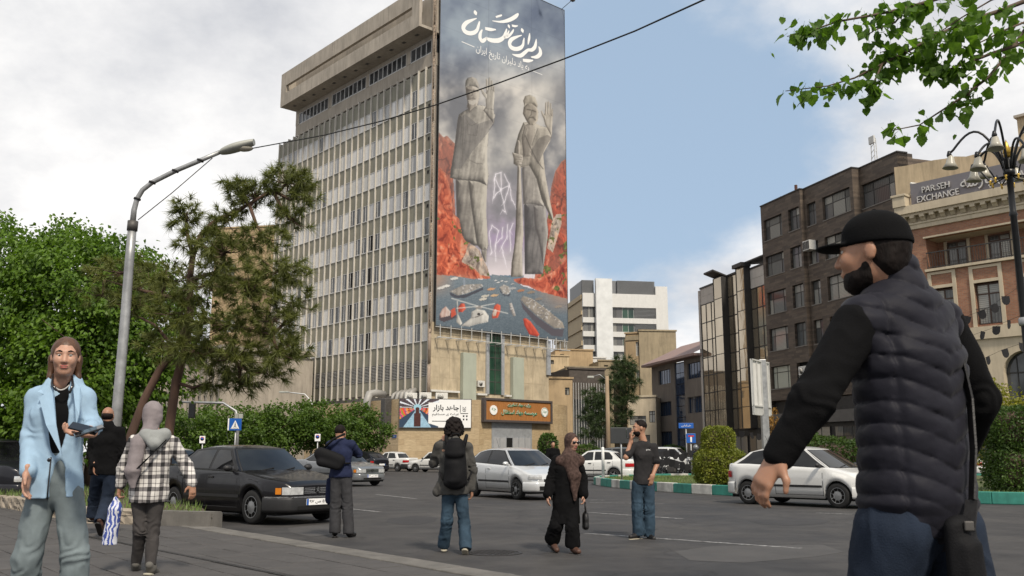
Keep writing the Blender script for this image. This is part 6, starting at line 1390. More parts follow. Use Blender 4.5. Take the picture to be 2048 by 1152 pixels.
pole_sign('no_stopping_sign', 'small red and blue no stopping sign left of the crossing sign', 403, 50, 872, .3, stop_parts); pole_sign('no_stopping_sign', 'small red and blue no stopping sign beside the bending man', 634, 50, 868, .3, stop_parts)
def dead_parts(e, z, s):
	MB().bbox(-s / 2, s / 2, -.03, .03, z - s, z, .01).build('panel', 'sign_blue', e); MB().box(-s * .09, s * .09, -.034, -.031, z - s * .9, z - s * .35).build('stem', 'plate_white', e); MB().box(-s * .3, s * .3, -.036, -.032, z - s * .35, z - s * .2).build('bar', 'sign_red', e)
pole_sign('dead_end_sign', 'blue no through road sign with red bar left of the topiary', 1383, 44, 867, .45, dead_parts)
def street_parts(e, z, s):
	MB().bbox(-.42, .42, -.02, .02, z - .3, z, .01).build('plate', 'sign_blue', e); me = text_mesh(persian('خیابان'), width=.55, height=.14); me.materials.append(MT('plate_white')); put('lettering', me, e, (-.27, -.026, z - .22))
pole_sign('street_name_sign', 'blue street name plate on a thin post above the no through road sign', 1374, 52, 846, .5, street_parts)
def dark_parts(e, z, s): MB().bbox(-.42, .42, -.02, .02, z - .62, z, .02).build('panel', 'sign_dark', e)
pole_sign('blank_sign', 'blank dark sign board beside the man on the phone', 1243, 36, 855, .5, dark_parts)
b = MB().lathe([(.06, 0), (.06, 1.25), (.045, 1.3), (.001, 1.31)], 12); p_ = gnd(1241, 968, .25); o = b.build('white_post', 'plate_white', loc=(p_.x, 37.2, .22)); tag(o, 'slim white marker post at the island tip by the man on the phone', 'post')
# traffic arm and thin lamp between the trees
tY = 46.; z = at(420, 806, tY).z; x0 = hx(473, tY); ta = empty('signal_mast', (x0, tY, 0), 0, 'grey cantilever signal mast above the crossing sign', 'mast'); MB().tube([(0, 0, 0), (0, 0, z - 1.0), (-.15, 0, z - .4), (-.8, 0, z), (-3.0, 0, z + .05)], [.09, .08, .07, .06, .05], 8).build('mast', 'galvanised', ta)
MB().bbox(-2.5, -2.2, -.12, .12, z - .75, z - .02, .03).build('signal_head', 'black_paint', ta)
tY = 64.; z = at(600, 786, tY).z; x0 = hx(622, tY); ta = empty('slim_lamp', (x0, tY, 0), 0, 'slim curved lamp pole standing among the street trees', 'street lamp'); MB().tube([(0, 0, 0), (0, 0, z - 1.4), (-.1, 0, z - .6), (-.6, 0, z - .08), (-1.8, 0, z + .05)], [.08, .06, .05, .045, .04], 8).build('pole', 'steel_pale', ta); MB().bbox(-2.4, -1.75, -.1, .1, z, z + .13, .03).build('lamp_head', 'lamp_grey', ta)
# white pharmacy cross on the finned block
cY = 58.; c_ = at(269, 769, cY); pc = empty('pharmacy_cross', (c_.x, cY, 0), .35, 'white cross shaped sign on a post between lamp and pine trunk', 'sign'); z = c_.z
MB().tube([(.1, .1, 0), (.1, .1, z - .4)], .05, 8).build('post', 'steel_dark', pc); MB().bbox(-.36, .36, -.06, .06, z - .07, z + .07, .01).build('crossbar', 'plate_white', pc); MB().bbox(.06, .20, -.065, .065, z - .48, z + .48, .01).build('upright', 'plate_white', pc); MB().box(-.28, .05, .07, .12, z - .5, z + .5).build('backing', 'sign_dark', pc)
# black mourning pennants on strings
pn = []
for k in range(3):
	b = MB(); n = 7
	for i in range(n): pass
	P = [(-.11, 0), (.11, 0), (.11, -.17), (.07, -.24), (0, -.265), (-.07, -.24), (-.11, -.17)]
	vs = [(x, .03 * math.sin(9 * x + k) - .04 * z * (k - 1), z) for x, z in P]; b.add(vs + [(x, y + .006, z) for x, y, z in vs], [tuple(range(7)), tuple(range(13, 6, -1))] + [(i, i + 7, (i + 1) % 7 + 7, (i + 1) % 7) for i in range(7)]); me = b.mesh('pennant'); me.materials.append(MT('flag_black')); pn.append(me)
def garland(label, pts, n, sc=1.0, group='strings of black pennants'):
	O = pts[0]; g_ = empty('pennant_string', O, 0, label, 'pennant string', group); P = [p - O for p in pts]; MB().tube(P, .005, 4).build('cord', 'cable', g_); L = len(P) - 1
	for k in range(n):
		t = (k + .5) / n * L; i = min(int(t), L - 1); q = P[i].lerp(P[i + 1], t - i); o = put('pennant', pn[k % 3], g_, q, ((hsh(k, label) - .5) * .5, (hsh(k, label, 1) - .5) * .7, (hsh(k, label, 2) - .5) * 1.5)); o.scale = (sc,) * 3
gp = lambda L_: [at(x, y, Y) for x, y, Y in L_]
garland('topmost string of black pennants tied to the ornate lamp post', gp([(2058, 560, 25), (2011, 592, 26), (1975, 616, 27), (1935, 632, 28), (1860, 640, 30)]), 6); garland('middle string of black pennants tied to the ornate lamp post', gp([(2058, 625, 25), (2019, 640, 26), (1980, 658, 27), (1940, 672, 28), (1870, 690, 30)]), 6); garland('lowest string of black pennants tied to the ornate lamp post', gp([(2062, 680, 25), (2004, 700, 27), (1950, 725, 29), (1880, 745, 31)]), 5)
garland('low string of black pennants before the parked motorcycles', gp([(1318, 905, 39), (1340, 898, 39.5), (1362, 908, 40), (1385, 900, 40.5), (1408, 912, 41)]), 9, 1.25); garland('second low string of black pennants nearer the island lawn', gp([(1310, 925, 38), (1332, 915, 38.5), (1355, 922, 39), (1380, 930, 39.5)]), 7, 1.25); garland('string of black pennants over the shop level of the glass block', gp([(1440, 872, 72), (1480, 862, 72), (1520, 868, 72), (1560, 855, 72), (1600, 850, 72)]), 9, 1.9)
p_ = at(1551, 880, 66); tree('lit_decor_tree', 'small ornamental tree by the slate shopfront, orange lighting painted into its leaf colour', (p_.x, 66, 0), [((0, 0, 3.6), (.35, .35, 1.2)), ((.1, 0, 2.4), (.45, .4, .7))], [(0, 0, 0), (0, 0, 1.2), (0, 0, 2.6)], 60, 16, .16, DL('leaf_lit_orange', (.16, .075, .015), (.42, .24, .06), .2), seed=77, tr=.07, clump=.16)  # orange glow of the lit decoration is painted into the leaf colour
# ================================================================== vehicles
def paint(name, col, metal=0.):
	def mk():
		d = ND(name); f = d.noise(d.coord(), 1.5, 5, .6); c = d.ramp(f, [(.35, tuple(q * .9 for q in col)), (.7, col)])
		dz = d.n('SeparateXYZ'); tc = d.n('TexCoord'); d.t.links.new(tc.outputs['Object'], dz.inputs[0]); g_ = d.noise(d.coord((1, 1, 2)), 6, 6, .7)
		lowm = d.math('MULTIPLY', d.ramp(d.math('SUBTRACT', .62, dz.outputs[2]), [(.12, (0, 0, 0)), (.5, (.4,) * 3)]), g_)     # road dust on the sills
		d.fin(d.mixc(lowm, c, (.12, .11, .10)), d.math('ADD', d.math('MULTIPLY', f, .2), .22), metal, .2 if col[0] < .02 else .5); d.b.inputs['Coat Weight'].default_value = .35 if col[0] < .02 else .8; d.b.inputs['Coat Roughness'].default_value = .06; return d.m
	_MF[name] = mk; return name
paint('paint_black', (.007, .007, .009), .0); paint('paint_white', (.62, .62, .60)); paint('paint_silver', (.60, .61, .61), .35); paint('paint_grey', (.11, .112, .11), .4); paint('paint_dark', (.014, .015, .02), .2); paint('paint_sage', (.32, .36, .32), .2); paint('paint_steel', (.17, .18, .19), .4)
def m_cg():
	d = ND('car_glass'); f = d.noise(d.coord(), 1.2, 2); d.fin(d.ramp(f, [(.35, (.003, .003, .004)), (.7, (.018, .020, .021))]), .03, 0, .42); return d.m
_MF['car_glass'] = m_cg
D('rubber', (.012, .012, .012), .85, var=.3, scale=20, bump=.2); D('trim_black', (.016, .016, .017), .55, var=.2); D('hubcap', (.24, .245, .25), .4, .5, var=.2, scale=9, dirt=.3); D('chrome', (.6, .6, .6), .15, 1.); D('lamp_clear', (.55, .56, .56), .12, .35, var=.25, scale=14); D('lamp_red', (.36, .012, .014), .2, var=.15); D('lamp_amber', (.5, .16, .01), .25); D('underbody', (.006, .006, .006), .95)
def interp(P, x):
	for (a, va), (b, vb) in zip(P, P[1:]):
		if x <= b: t = (x - a) / (b - a + 1e-9); t = max(0, min(1, t)); t = t * t * (3 - 2 * t) if False else t; return va + (vb - va) * t
	return P[-1][1]
SPEC = {
 'sedan405': dict(L=4.41, W=1.71, H=1.41, wb=2.67, fo=.80, r=.305, top=[(-2.2, .93), (-2.12, 1.02), (-1.35, 1.03), (-1.0, .97), (.75, .93), (.95, .93), (1.9, .78), (2.12, .74), (2.2, .66)], cowl=(1.02, .93), ws=.36, rr=-.95, bl=(-1.55, 1.02), rear=(.93,), doors=[.93, -.12, -1.12], nd=4),
 'hatch206': dict(L=3.83, W=1.66, H=1.43, wb=2.44, fo=.70, r=.29, top=[(-1.91, .86), (-1.84, 1.0), (-1.2, 1.0), (.7, .92), (.95, .93), (1.5, .80), (1.78, .68), (1.91, .55)], cowl=(1.12, .93), ws=.28, rr=-1.28, bl=(-1.84, .99), doors=[.86, -.42, -1.0], nd=2),
 'sedan206': dict(L=4.1, W=1.66, H=1.45, wb=2.44, fo=.70, r=.29, top=[(-2.0, .9), (-1.9, 1.0), (-1.35, 1.0), (.7, .92), (.95, .93), (1.5, .80), (1.78, .68), (1.91, .55)], cowl=(1.12, .93), ws=.28, rr=-.95, bl=(-1.5, 1.0), doors=[.9, -.1, -1.05], nd=4),
 'pride': dict(L=3.93, W=1.6, H=1.44, wb=2.34, fo=.72, r=.275, top=[(-1.95, .88), (-1.88, .97), (-1.1, .97), (.6, .90), (.85, .90), (1.7, .76), (1.9, .70), (1.96, .62)], cowl=(.92, .9), ws=.32, rr=-.80, bl=(-1.2, .96), doors=[.82, -.1, -.95], nd=4),
 'suv': dict(L=4.35, W=1.8, H=1.66, wb=2.6, fo=.82, r=.34, top=[(-2.15, 1.0), (-2.1, 1.12), (-1.2, 1.1), (.7, 1.06), (.95, 1.06), (1.85, .95), (2.08, .86), (2.15, .7)], cowl=(1.05, 1.06), ws=.35, rr=-1.6, bl=(-2.08, 1.1), doors=[.92, -.1, -1.1], nd=4)}
wheel_cache = {}
def wheel_meshes(r, style):
	k = (r, style)
	if k not in wheel_cache:
		ty = MB().lathe([(r * .64, -.09), (r * .86, -.095), (r * .97, -.075), (r, -.04), (r, .04), (r * .97, .075), (r * .86, .095), (r * .64, .09)], 28, axis='y', cap=False).mesh('tyre', True); ty.materials.append(MT('rubber'))
		b = MB(); b.lathe([(r * .66, .02), (r * .66, .085), (r * .60, .09), (r * .55, .07), (r * .30, .085), (r * .12, .092), (.001, .094)], 28, axis='y'); b.mats = ['hubcap', 'underbody']; b.mi = [0] * len(b.f); b.cur = 1
		n = 9 if style == 0 else 5
		for j in range(n):
			a = 2 * math.pi * j / n;
			if style == 0: c = (math.cos(a) * r * .48, math.sin(a) * r * .48); w_ = .055 * r / .3; hh = .035 * r / .3
			else: c = (math.cos(a) * r * .42, math.sin(a) * r * .42); w_ = .075 * r / .3; hh = .05 * r / .3
			ca, sa = math.cos(a), math.sin(a); P = [(-hh, -w_ * .6), (hh, -w_), (hh, w_), (-hh, w_ * .6)]; b.add([(c[0] + p * ca - q * sa, .0915 if style else .086, c[1] + p * sa + q * ca) for p, q in P], [(0, 1, 2, 3), (3, 2, 1, 0)])
		rm = b.mesh('rim', False)
		wheel_cache[k] = (ty, rm)
	return wheel_cache[k]
def car(kind, name, label, loc, head, pm, cat='car', detail=2, style=0, plate=None, dark_bumper=False, trim=True, group=None, roof=None):
	S = SPEC[kind]; L, W, H, wb, r = S['L'], S['W'], S['H'], S['wb'], S['r']; xf = L / 2; xfa = xf - S['fo']; xra = xfa - wb; hw = W / 2
	c = empty(name, loc, math.atan2(head[1], head[0]), label, cat, group)
	top = [(x * L / (2 * max(abs(S['top'][0][0]), S['top'][-1][0])), z) for x, z in S['top']]; zt = lambda x: interp(top, x)
	af, ar = .62, .55
	def wid(x):
		if x > xf - af: s = (x - xf + af) / af; return hw * (1 - .33 * s ** 2.6)
		if x < -xf + ar: s = (-xf + ar - x) / ar; return hw * (1 - .25 * s ** 2.8)
		return hw
	sill = .21; R = r + .055
	def zb(x):
		for ax in (xfa, xra):
			if abs(x - ax) < R: return max(sill, r + math.sqrt(max(0, R * R - (x - ax) ** 2)) * .98)
		return sill + .05 * max(0, (abs(x) - xf + .7) / .7)
	def sec(x):
		w_ = wid(x); z0 = zb(x); z1 = zt(x); m1 = z0 + (z1 - z0) * .30; m2 = z0 + (z1 - z0) * .62; lo = 1 - .05 * max(0, 1 - (z0 - sill) / .3)
		return [(w_ * .84, z0 + .01), (w_ * lo, z0), (w_ * (1 - .02 * (z0 < .3)), m1), (w_ * 1.0, m2), (w_ * .985, z1 - .10), (w_ * .965, z1 - .04), (w_ * .93, z1 - .008), (w_ * .86, z1 + .006), (w_ * .5, z1 + .022), (0, z1 + .03)]
	def side(x, z):
		P = sec(x)[1:7];
		for (ya, za), (yb, zb_) in zip(P, P[1:]):
			if z <= zb_: t = max(0, (z - za) / (zb_ - za + 1e-9)); return ya + (yb - ya) * t
		return P[-1][0]
	xs = set(np.linspace(-xf, xf, 44 if detail > 1 else 26)); nst = 13 if detail > 1 else 8
	for ax in (xfa, xra):
		for k in range(nst): xs.add(ax + R * math.cos(math.pi * k / (nst - 1)))
		xs.add(ax + R + .004); xs.add(ax - R - .004)
	xs |= {x for x, z in top}; xs = sorted(x for x in xs if -xf <= x <= xf); ys = [xs[0]]
	for x in xs[1:]:
		if x - ys[-1] > .002: ys.append(x)
	xs = ys; secs = [sec(x) for x in xs]; m = len(secs[0]); b = MB(); b.smooth = True; vs = []
	for x, P in zip(xs, secs): vs += [(x, y, z) for y, z in P] + [(x, -y, z) for y, z in P[:-1][::-1]]
	k = 2 * m - 1; b.add(vs, [(i * k + j, i * k + j + 1, (i + 1) * k + j + 1, (i + 1) * k + j) for i in range(len(xs) - 1) for j in range(k - 1)]); b.smooth = False; b.add([vs[j] for j in range(k)], [tuple(range(k))]); b.add([vs[-k + j] for j in range(k)], [tuple(range(k))[::-1]])
	body = b.build('body', pm, c, fix=True)
	MB().box(-xf + .15, xf - .2, -hw * .84, hw * .84, .17, .62).build('underbody', 'underbody', c)
	(xc, zc), xw, xr, (xl, zl) = S['cowl'], S['ws'], S['rr'], S['bl']; yb_, yt_ = hw * .90, hw * .66
	def gy(t): return yb_ + (yt_ - yb_) * (t ** 1.25)
	def fx(t): return xc - .10 + (xw - xc + .10) * t
	def rx(t): return xl + .10 + (xr - xl - .10) * t
	xm_ = xw * .55 + xr * .45; hs_ = (xw - xr) / 2; dF, dR = .03, (.085 if 'hatch' in kind else .04)
	def HR(x): q = (x - xm_) / hs_; return H - .04 - (dF if q > 0 else dR) * min(abs(q), 1.3) ** 2
	def gz(x, t): z0 = zt(min(max(x, xl), xc)) - .03; return z0 + (HR(x) - z0) * t
	def sidep(sx, t, sg, off=0.): return (sx, sg * (gy(t) + off), gz(sx, t))
	def fr(v, t, off=0.): return (fx(t) + (.17 - .06 * t) * (1 - v * v) + off, v * gy(t), zc - .03 + (HR(xw) - zc + .03) * t + off * .5)
	def bk(v, t, off=0.): return (rx(t) - (.14 - .05 * t) * (1 - v * v) - off, v * gy(t), zl - .03 + (HR(xr) - zl + .03) * t + off * .5)
	b = MB(); b.smooth = True
	for sg in (1, -1): b.grid(lambda u_, t, sg=sg: sidep(rx(t) + (fx(t) - rx(t)) * u_, t, sg), 14, 8)
	b.grid(lambda u_, t: fr(u_ * 2 - 1, t), 12, 8); b.grid(lambda u_, t: bk(u_ * 2 - 1, t), 12, 8)
	def rf(u_, v_):
		v = v_ * 2 - 1; x0 = bk(v, 1)[0]; x1 = fr(v, 1)[0]; x = x0 + (x1 - x0) * u_; return (x, v * gy(1), HR(min(max(x, xr), xw)) + .045 * (1 - v ** 4) * (1 - (2 * u_ - 1) ** 4) + .002)
	b.grid(rf, 16, 12); rm = b.build('roof', pm, c, fix=True)
	def pane(nm, fn, m_, n=(8, 5), par=None): b = MB(); b.smooth = True; b.grid(fn, *n); return b.build(nm, m_, par or c, fix=True)
	fl = lambda o: o
	pane('windscreen_seal', lambda u_, t: fr((u_ * 2 - 1) * .965, .03 + t * .93, .004), 'trim_black', (10, 6)); ws_ = pane('windscreen', lambda u_, t: fr((u_ * 2 - 1) * .93, .06 + t * .87, .009), 'car_glass', (10, 6))
	pane('rear_window', lambda u_, t: bk((u_ * 2 - 1) * .88, .12 + t * .76, .007), 'car_glass', (10, 6))
	nd = S['nd']; A = .05
	for sg in (1, -1):
		xm = S['doors'][1]; t0, t1 = .10, .90
		q = [(fx, xm + .05)] if nd == 2 else []
		def quad(nm, f0, f1, off=.007): pane(nm, lambda u_, t: sidep(f0(t0 + (t1 - t0) * t) + (f1(t0 + (t1 - t0) * t) - f0(t0 + (t1 - t0) * t)) * u_, t0 + (t1 - t0) * t, sg, off), 'car_glass', (6, 5))
		if detail > 1:
			tt0, tt1 = .05, .95; pane('window_trim', lambda u_, t: sidep(rx(tt0 + (tt1 - tt0) * t) + .12 + (fx(tt0 + (tt1 - tt0) * t) - .06 - rx(tt0 + (tt1 - tt0) * t) - .12) * u_, tt0 + (tt1 - tt0) * t, sg, .003), 'trim_black', (8, 5))
		quad('front_side_window', lambda t: xm + .04, lambda t: fx(t) - .13)
		if nd == 4: xe = S['doors'][2]; quad('rear_side_window', lambda t: max(xe + .02, rx(t) + .16), lambda t: xm - .04); quad('quarter_window', lambda t: rx(t) + .17, lambda t: max(xe - .03, rx(t) + .19)) if rx(t1) + .3 < xe else None
		else: quad('rear_side_window', lambda t: rx(t) + .26 - .10 * t, lambda t: xm - .05)
		b = MB()
		for xd in S['doors'][:3 if nd == 4 else 2]:
			zz_ = np.linspace(max(zb(xd) + .03, .27), zt(xd) - .02, 7); P = [Vector((xd, sg * (side(xd, z) + .002), z)) for z in zz_]
			for p, q_ in zip(P, P[1:]): b.quad(p + Vector((-.006, 0, 0)), p + Vector((.006, 0, 0)), q_ + Vector((.006, 0, 0)), q_ + Vector((-.006, 0, 0)))
		x0, x1 = S['doors'][0], S['doors'][-1 if nd == 4 else 1]
		for p, q_ in ((x1, x0),): b.quad(*[Vector((x, sg * (side(x, .285) + .002), z)) for x, z in ((p, .28), (q_, .28), (q_, .292), (p, .292))])
		b.build('door_seam', 'trim_black', c)
		for xd in ([xm + .12] if nd == 2 else [xm + .12, S['doors'][2] + .12]):
			z = zt(xd) - .13; MB().bbox(xd - .02, xd + .14, sg * (side(xd, z) + .012) - .014, sg * (side(xd, z) + .012) + .014, z - .018, z + .018, .006).build('door_handle', 'trim_black' if pm != 'paint_silver' else pm, c)
		if trim:
			zt0 = .46; pane('side_trim', lambda u_, t: (lambda x: (x, sg * (side(x, zt0 + t * .055) + .012), zt0 + t * .055))((xra + R + .03) + (xfa - R - .06 - xra - R) * u_), 'trim_black', (10, 2))
		mx_ = fx(.1) - .16; b = MB(); b.smooth = True
		def mir(u_, v_): a = u_ * 2 * math.pi; p = v_ * math.pi; return (mx_ + .055 * math.cos(p) * (1.2 if math.cos(p) > 0 else .5), sg * (gy(.06) + .14 + .095 * math.sin(p) * math.cos(a)), zt(mx_) + .055 + .062 * math.sin(p) * math.sin(a))
		b.grid(mir, 12, 8, True); b.smooth = False; b.beam((mx_, sg * (gy(0) - .02), zt(mx_) + .01), (mx_, sg * (gy(0) + .1), zt(mx_) + .04), .04); b.build('door_mirror', 'trim_black' if (kind in ('sedan405', 'pride') or pm == 'paint_white') else pm, c)
	abf = min(af, S['fo'] - R - .015); abr = min(ar, L - S['fo'] - wb - R - .015)
	def path(n=40, front=True):
		P = []; ab = abf if front else abr
		for k in range(n + 1):
			s = -1 + 2 * k / n; a = abs(s)
			if a > .55: t = (1 - a) / .45; x = xf - ab + ab * t if front else -(xf - ab + ab * t); y = wid(x)
			else: x = xf if front else -xf; y = wid(x) * a / .55
			P.append(Vector((x, math.copysign(y, s), 0)))
		return P
	def patch(nm, s0, s1, z0, z1, off, m_, front=True, n=10, par=None, nz=3, bulge=0.):
		P = path(80, front); Nn = []
		for i in range(len(P)):
			d = (P[min(i + 1, 80)] - P[max(i - 1, 0)]).normalized(); nn = Vector((d.y, -d.x, 0)); Nn.append(nn if (nn.x > 0) == front or abs(nn.x) < .2 and (nn.y * P[i].y > 0) else -nn)
		def fn(u_, v_):
			t = ((s0 + (s1 - s0) * u_) + 1) / 2 * 80; i = min(int(t), 79); p = P[i].lerp(P[i + 1], t - i); q_ = Nn[i].lerp(Nn[i + 1], t - i); zz_ = z0 + (z1 - z0) * v_; return p + q_ * (off + bulge * math.sin(math.pi * v_)) + Vector((0, 0, zz_))
		b = MB(); b.smooth = True; b.grid(fn, n, nz); bm_ = b; return bm_.build(nm, m_, par or c, fix=False)
	def bumper(front, z0, z1, off, m_):
		P = path(60, front); b = MB(); b.smooth = True; prof = [(-.05, z0), (off * .7, z0 + .02), (off, z0 + .06), (off, z1 - .06), (off * .7, z1 - .015), (-.04, z1)]; vs = []
		for i in range(61):
			d = (P[min(i + 1, 60)] - P[max(i - 1, 0)]).normalized(); nn = Vector((d.y, -d.x, 0)); nn = nn if (nn.x > 0) == front or (abs(nn.x) < .2 and nn.y * P[i].y > 0) else -nn
			if nn.y * P[i].y < 0 and abs(nn.y) > .5: nn = -nn
			vs += [P[i] + nn * o_ + Vector((0, 0, z)) for o_, z in prof]
		b.add(vs, [(i * 6 + j, (i + 1) * 6 + j, (i + 1) * 6 + j + 1, i * 6 + j + 1) for i in range(60) for j in range(5)]); return b.build('front_bumper' if front else 'rear_bumper', m_, c, fix=True)
	bmt = 'trim_black' if dark_bumper else pm
	bumper(True, .22, .50, .03, bmt); bumper(False, .25, .56, .03, bmt)
	zn = zt(xf) if kind != 'hatch206' and kind != 'sedan206' else .60
	if detail > 0:
		if kind == 'sedan405':
			for s_ in (1, -1): patch('headlight', s_ * .30, s_ * .66, .53, .66, .012, 'lamp_clear'); patch('turn_signal', s_ * .67, s_ * .76, .54, .65, .012, 'lamp_amber')
			gr = patch('grille', -.28, .28, .54, .655, .006, 'trim_black')
			for k_ in range(4): patch('grille_bar', -.28, .28, .548 + k_ * .028, .560 + k_ * .028, .014, 'chrome', par=gr)
			e_ = MB().add([(xf + .022, y, z) for y, z in ((-.05, .66), (.05, .66), (.05, .57), (0, .54), (-.05, .57))], [(0, 1, 2, 3, 4), (4, 3, 2, 1, 0)]).build('emblem', 'trim_black', c)
			MB().add([(xf + .025, y, z) for y, z in ((.02, .65), (-.012, .655), (-.02, .63), (-.04, .625), (-.03, .61), (-.018, .612), (-.02, .59), (-.04, .575), (-.012, .572), (.0, .595), (.018, .56), (.038, .562), (.022, .59), (.028, .62))], [tuple(range(14)), tuple(range(13, -1, -1))]).build('lion', 'chrome', e_)
			patch('air_intake', -.42, .42, .27, .33, .036, 'underbody'); patch('bumper_trim', -.95, .95, .475, .50, .034, 'chrome')
		else:
			big = 'hatch206' == kind or kind == 'sedan206'
			for s_ in (1, -1): patch('headlight', s_ * (.42 if big else .36), s_ * (.80 if big else .64), (.56 if big else zn - .15), (.68 if big else zn - .01), .016, 'lamp_clear', bulge=.012)
			patch('grille', -.34, .34, zn - .13, zn - .03, .008, 'trim_black'); patch('air_intake', -.5, .5, .27, .38, .034, 'underbody')
		for s_ in (1, -1): patch('tail_light', s_ * (.50 if kind != 'hatch206' else .62), s_ * .86, .66, .82 if kind != 'suv' else 1.0, .014, 'lamp_red', False, bulge=.01)
		for fr_, z in ((True, .40), (False, .60 if kind != 'pride' else .68)):
			x = (xf + .045) if fr_ else (-xf - .045); p_ = MB().box(x - .006, x + .006, -.26, .26, z - .055, z + .055).build('number_plate', 'plate_white', c)
			MB().box(x - .008 if not fr_ else x + .0065, x - .0065 if not fr_ else x + .008, *((-.258, -.215) if not fr_ else (-.258, -.215)), z - .053, z + .053).build('plate_band', 'sign_blue', p_)
			if plate:
				me = text_mesh(plate, width=.42, height=.07, bold=.015); me.materials.append(MT('print_black')); o = put('plate_lettering', me, p_, (x + .009 if fr_ else x - .009, -.20 if fr_ else .20, z - .035), R_(90) if fr_ else R_(-90))
	if detail > 1:
		for s0 in (-.55, .12): a = fr(s0, .06, .016); e = fr(s0 + .42, .17, .02); MB().beam(a, e, .014).build('wiper', 'trim_black', c)
		MB().tube([(xr + .25, 0, H), (xr + .1, 0, H + .28)], .005, 5).build('aerial', 'trim_black', c)
	ty, rmm = wheel_meshes(r, style)
	for ax in (xfa, xra):
		for sg in (1, -1):
			wv_ = empty('wheel', (ax, sg * (hw - .105), r)); wv_.parent = c; wv_.rotation_euler = (0, R_(hash((ax > 0, sg)) % 40), 0 if sg > 0 else math.pi); put('tyre', ty, wv_); put('rim', rmm, wv_)
	return c
PL1 = '۹۷ ﺹ ۵۶۴'
car('sedan405', 'dark_sedan', 'dark charcoal sedan with chrome barred grille beside the paved sidewalk', (-5.19, 18.2, 0), (.76, -.65), 'paint_black', plate=PL1, dark_bumper=True)
car('hatch206', 'silver_hatchback', 'silver hatchback crossing behind the man with the backpack', (.15, 27.1, 0), (.53, -.85), 'paint_silver', trim=True, style=1)
car('hatch206', 'white_hatchback', 'white three door hatchback passing the painted island kerb', (7.35, 23.0, 0), (.66, -.75), 'paint_white')
car('sedan405', 'grey_sedan', 'grey sedan half hidden behind the bending man', (-7.1, 38, 0), (.72, -.69), 'paint_steel', plate=PL1)
car('pride', 'white_sedan', 'boxy white sedan with grey rear bumper left of the backpack man', (hx(785, 69), 69, 0), (-.85, .52), 'paint_white', dark_bumper=True, plate='۶۸ ﺏ ۳۲۱', detail=1)
car('pride', 'white_sedan', 'white sedan mostly hidden behind the man with the backpack', (hx(872, 66), 66, 0), (-.92, .4), 'paint_white', detail=1)
car('sedan206', 'white_sedan', 'white sedan with red tail light left of the man on the phone', (hx(1192, 45), 45, 0), (-.93, .37), 'paint_white', detail=1, style=1)
car('suv', 'grey_suv', 'grey car parked behind the white sedan by the man on the phone', (hx(1228, 55), 55, 0), (-.9, .42), 'paint_grey', detail=1)
car('suv', 'white_car', 'white car behind the parked motorcycles and black pennants', (hx(1345, 54), 54, 0), (.92, -.38), 'paint_white', detail=1)
car('sedan206', 'white_sedan', 'white car at the right edge behind the clipped hedge', (hx(2002, 50), 50, 0), (.98, .1), 'paint_white', detail=1, style=1)
car('hatch206', 'dark_hatchback', 'dark hatchback with red tail light behind the grey sedan', (hx(722, 60), 60, 0), (-.8, .6), 'paint_dark', detail=1)
car('sedan206', 'sage_sedan', 'pale green sedan glimpsed behind the dark sedan and the plaid shirt', (hx(345, 31), 31, 0), (.7, -.7), 'paint_sage', detail=1)
car('suv', 'black_suv', 'black car at the left edge behind the pale blue blazer', (hx(-8, 25), 25, 0), (.85, -.5), 'paint_dark', detail=1)
car('pride', 'white_sedan', 'white car parked under the street trees behind the bald man', (hx(560, 62), 62, 0), (.9, -.4), 'paint_white', detail=1);
# parked motorcycles behind the island tip
def motorcycle(label, loc, rz):
	c = empty('motorcycle', loc, rz, label, 'motorcycle', 'motorcycles parked behind the island')
	ty, rmm = wheel_meshes(.29, 1)
	for x in (-.62, .64): w_ = empty('wheel', (x, 0, .29)); w_.parent = c; o = put('tyre', ty, w_); o.scale = (1, .6, 1); o = put('rim', rmm, w_); o.scale = (.9, .4, .9)
	MB().tube([(.64, .09, .29), (.5, .09, .8), (.42, .08, 1.0)], .025, 6).tube([(.64, -.09, .29), (.5, -.09, .8), (.42, -.08, 1.0)], .025, 6).build('fork', 'galvanised', c); MB().tube([(.4, .36, 1.08), (.42, .15, 1.03), (.42, -.15, 1.03), (.4, -.36, 1.08)], .018, 6).build('handlebar', 'black_paint', c)
	b = MB(); b.smooth = True; b.grid(lambda u_, v_: (.18 + .26 * math.cos(v_ * math.pi), .15 * math.sin(v_ * math.pi) * math.cos(u_ * 6.2832), .84 + .13 * math.sin(v_ * math.pi) * math.sin(u_ * 6.2832)), 12, 8, True); b.build('tank', 'paint_dark', c)
	MB().bbox(-.62, .02, -.13, .13, .76, .87, .04).build('seat', 'trim_black', c); MB().bbox(-.2, .3, -.14, .14, .32, .66, .04).build('engine', 'steel_dark', c); MB().tube([(.2, -.16, .32), (-.2, -.17, .3), (-.75, -.17, .38)], .045, 8).build('exhaust', 'chrome', c); MB().beam((.36, 0, .92), (-.1, 0, .5), .05).beam((-.1, 0, .5), (-.62, 0, .32), .05).beam((-.5, 0, .75), (-.1, 0, .4), .04).build('frame', 'black_paint', c)
	MB().lathe([(.001, .0), (.085, .02), (.09, .08), (.001, .12)], 14, (.50, 0, .95), 'x').build('headlight', 'lamp_clear', c); MB().bbox(-.85, -.5, -.09, .09, .62, .68, .02).build('mudguard', 'trim_black', c); return c
motorcycle('leftmost parked motorcycle beside the phone man, hung with black pennants', (hx(1325, 42.6), 47.5, 0), 2.2); motorcycle('middle parked motorcycle behind the black pennants', (hx(1352, 47), 48, 0), 2.4); motorcycle('motorcycle under the helmeted rider left of the topiary', (hx(1388, 47.5), 47.5, 0), 2.0)
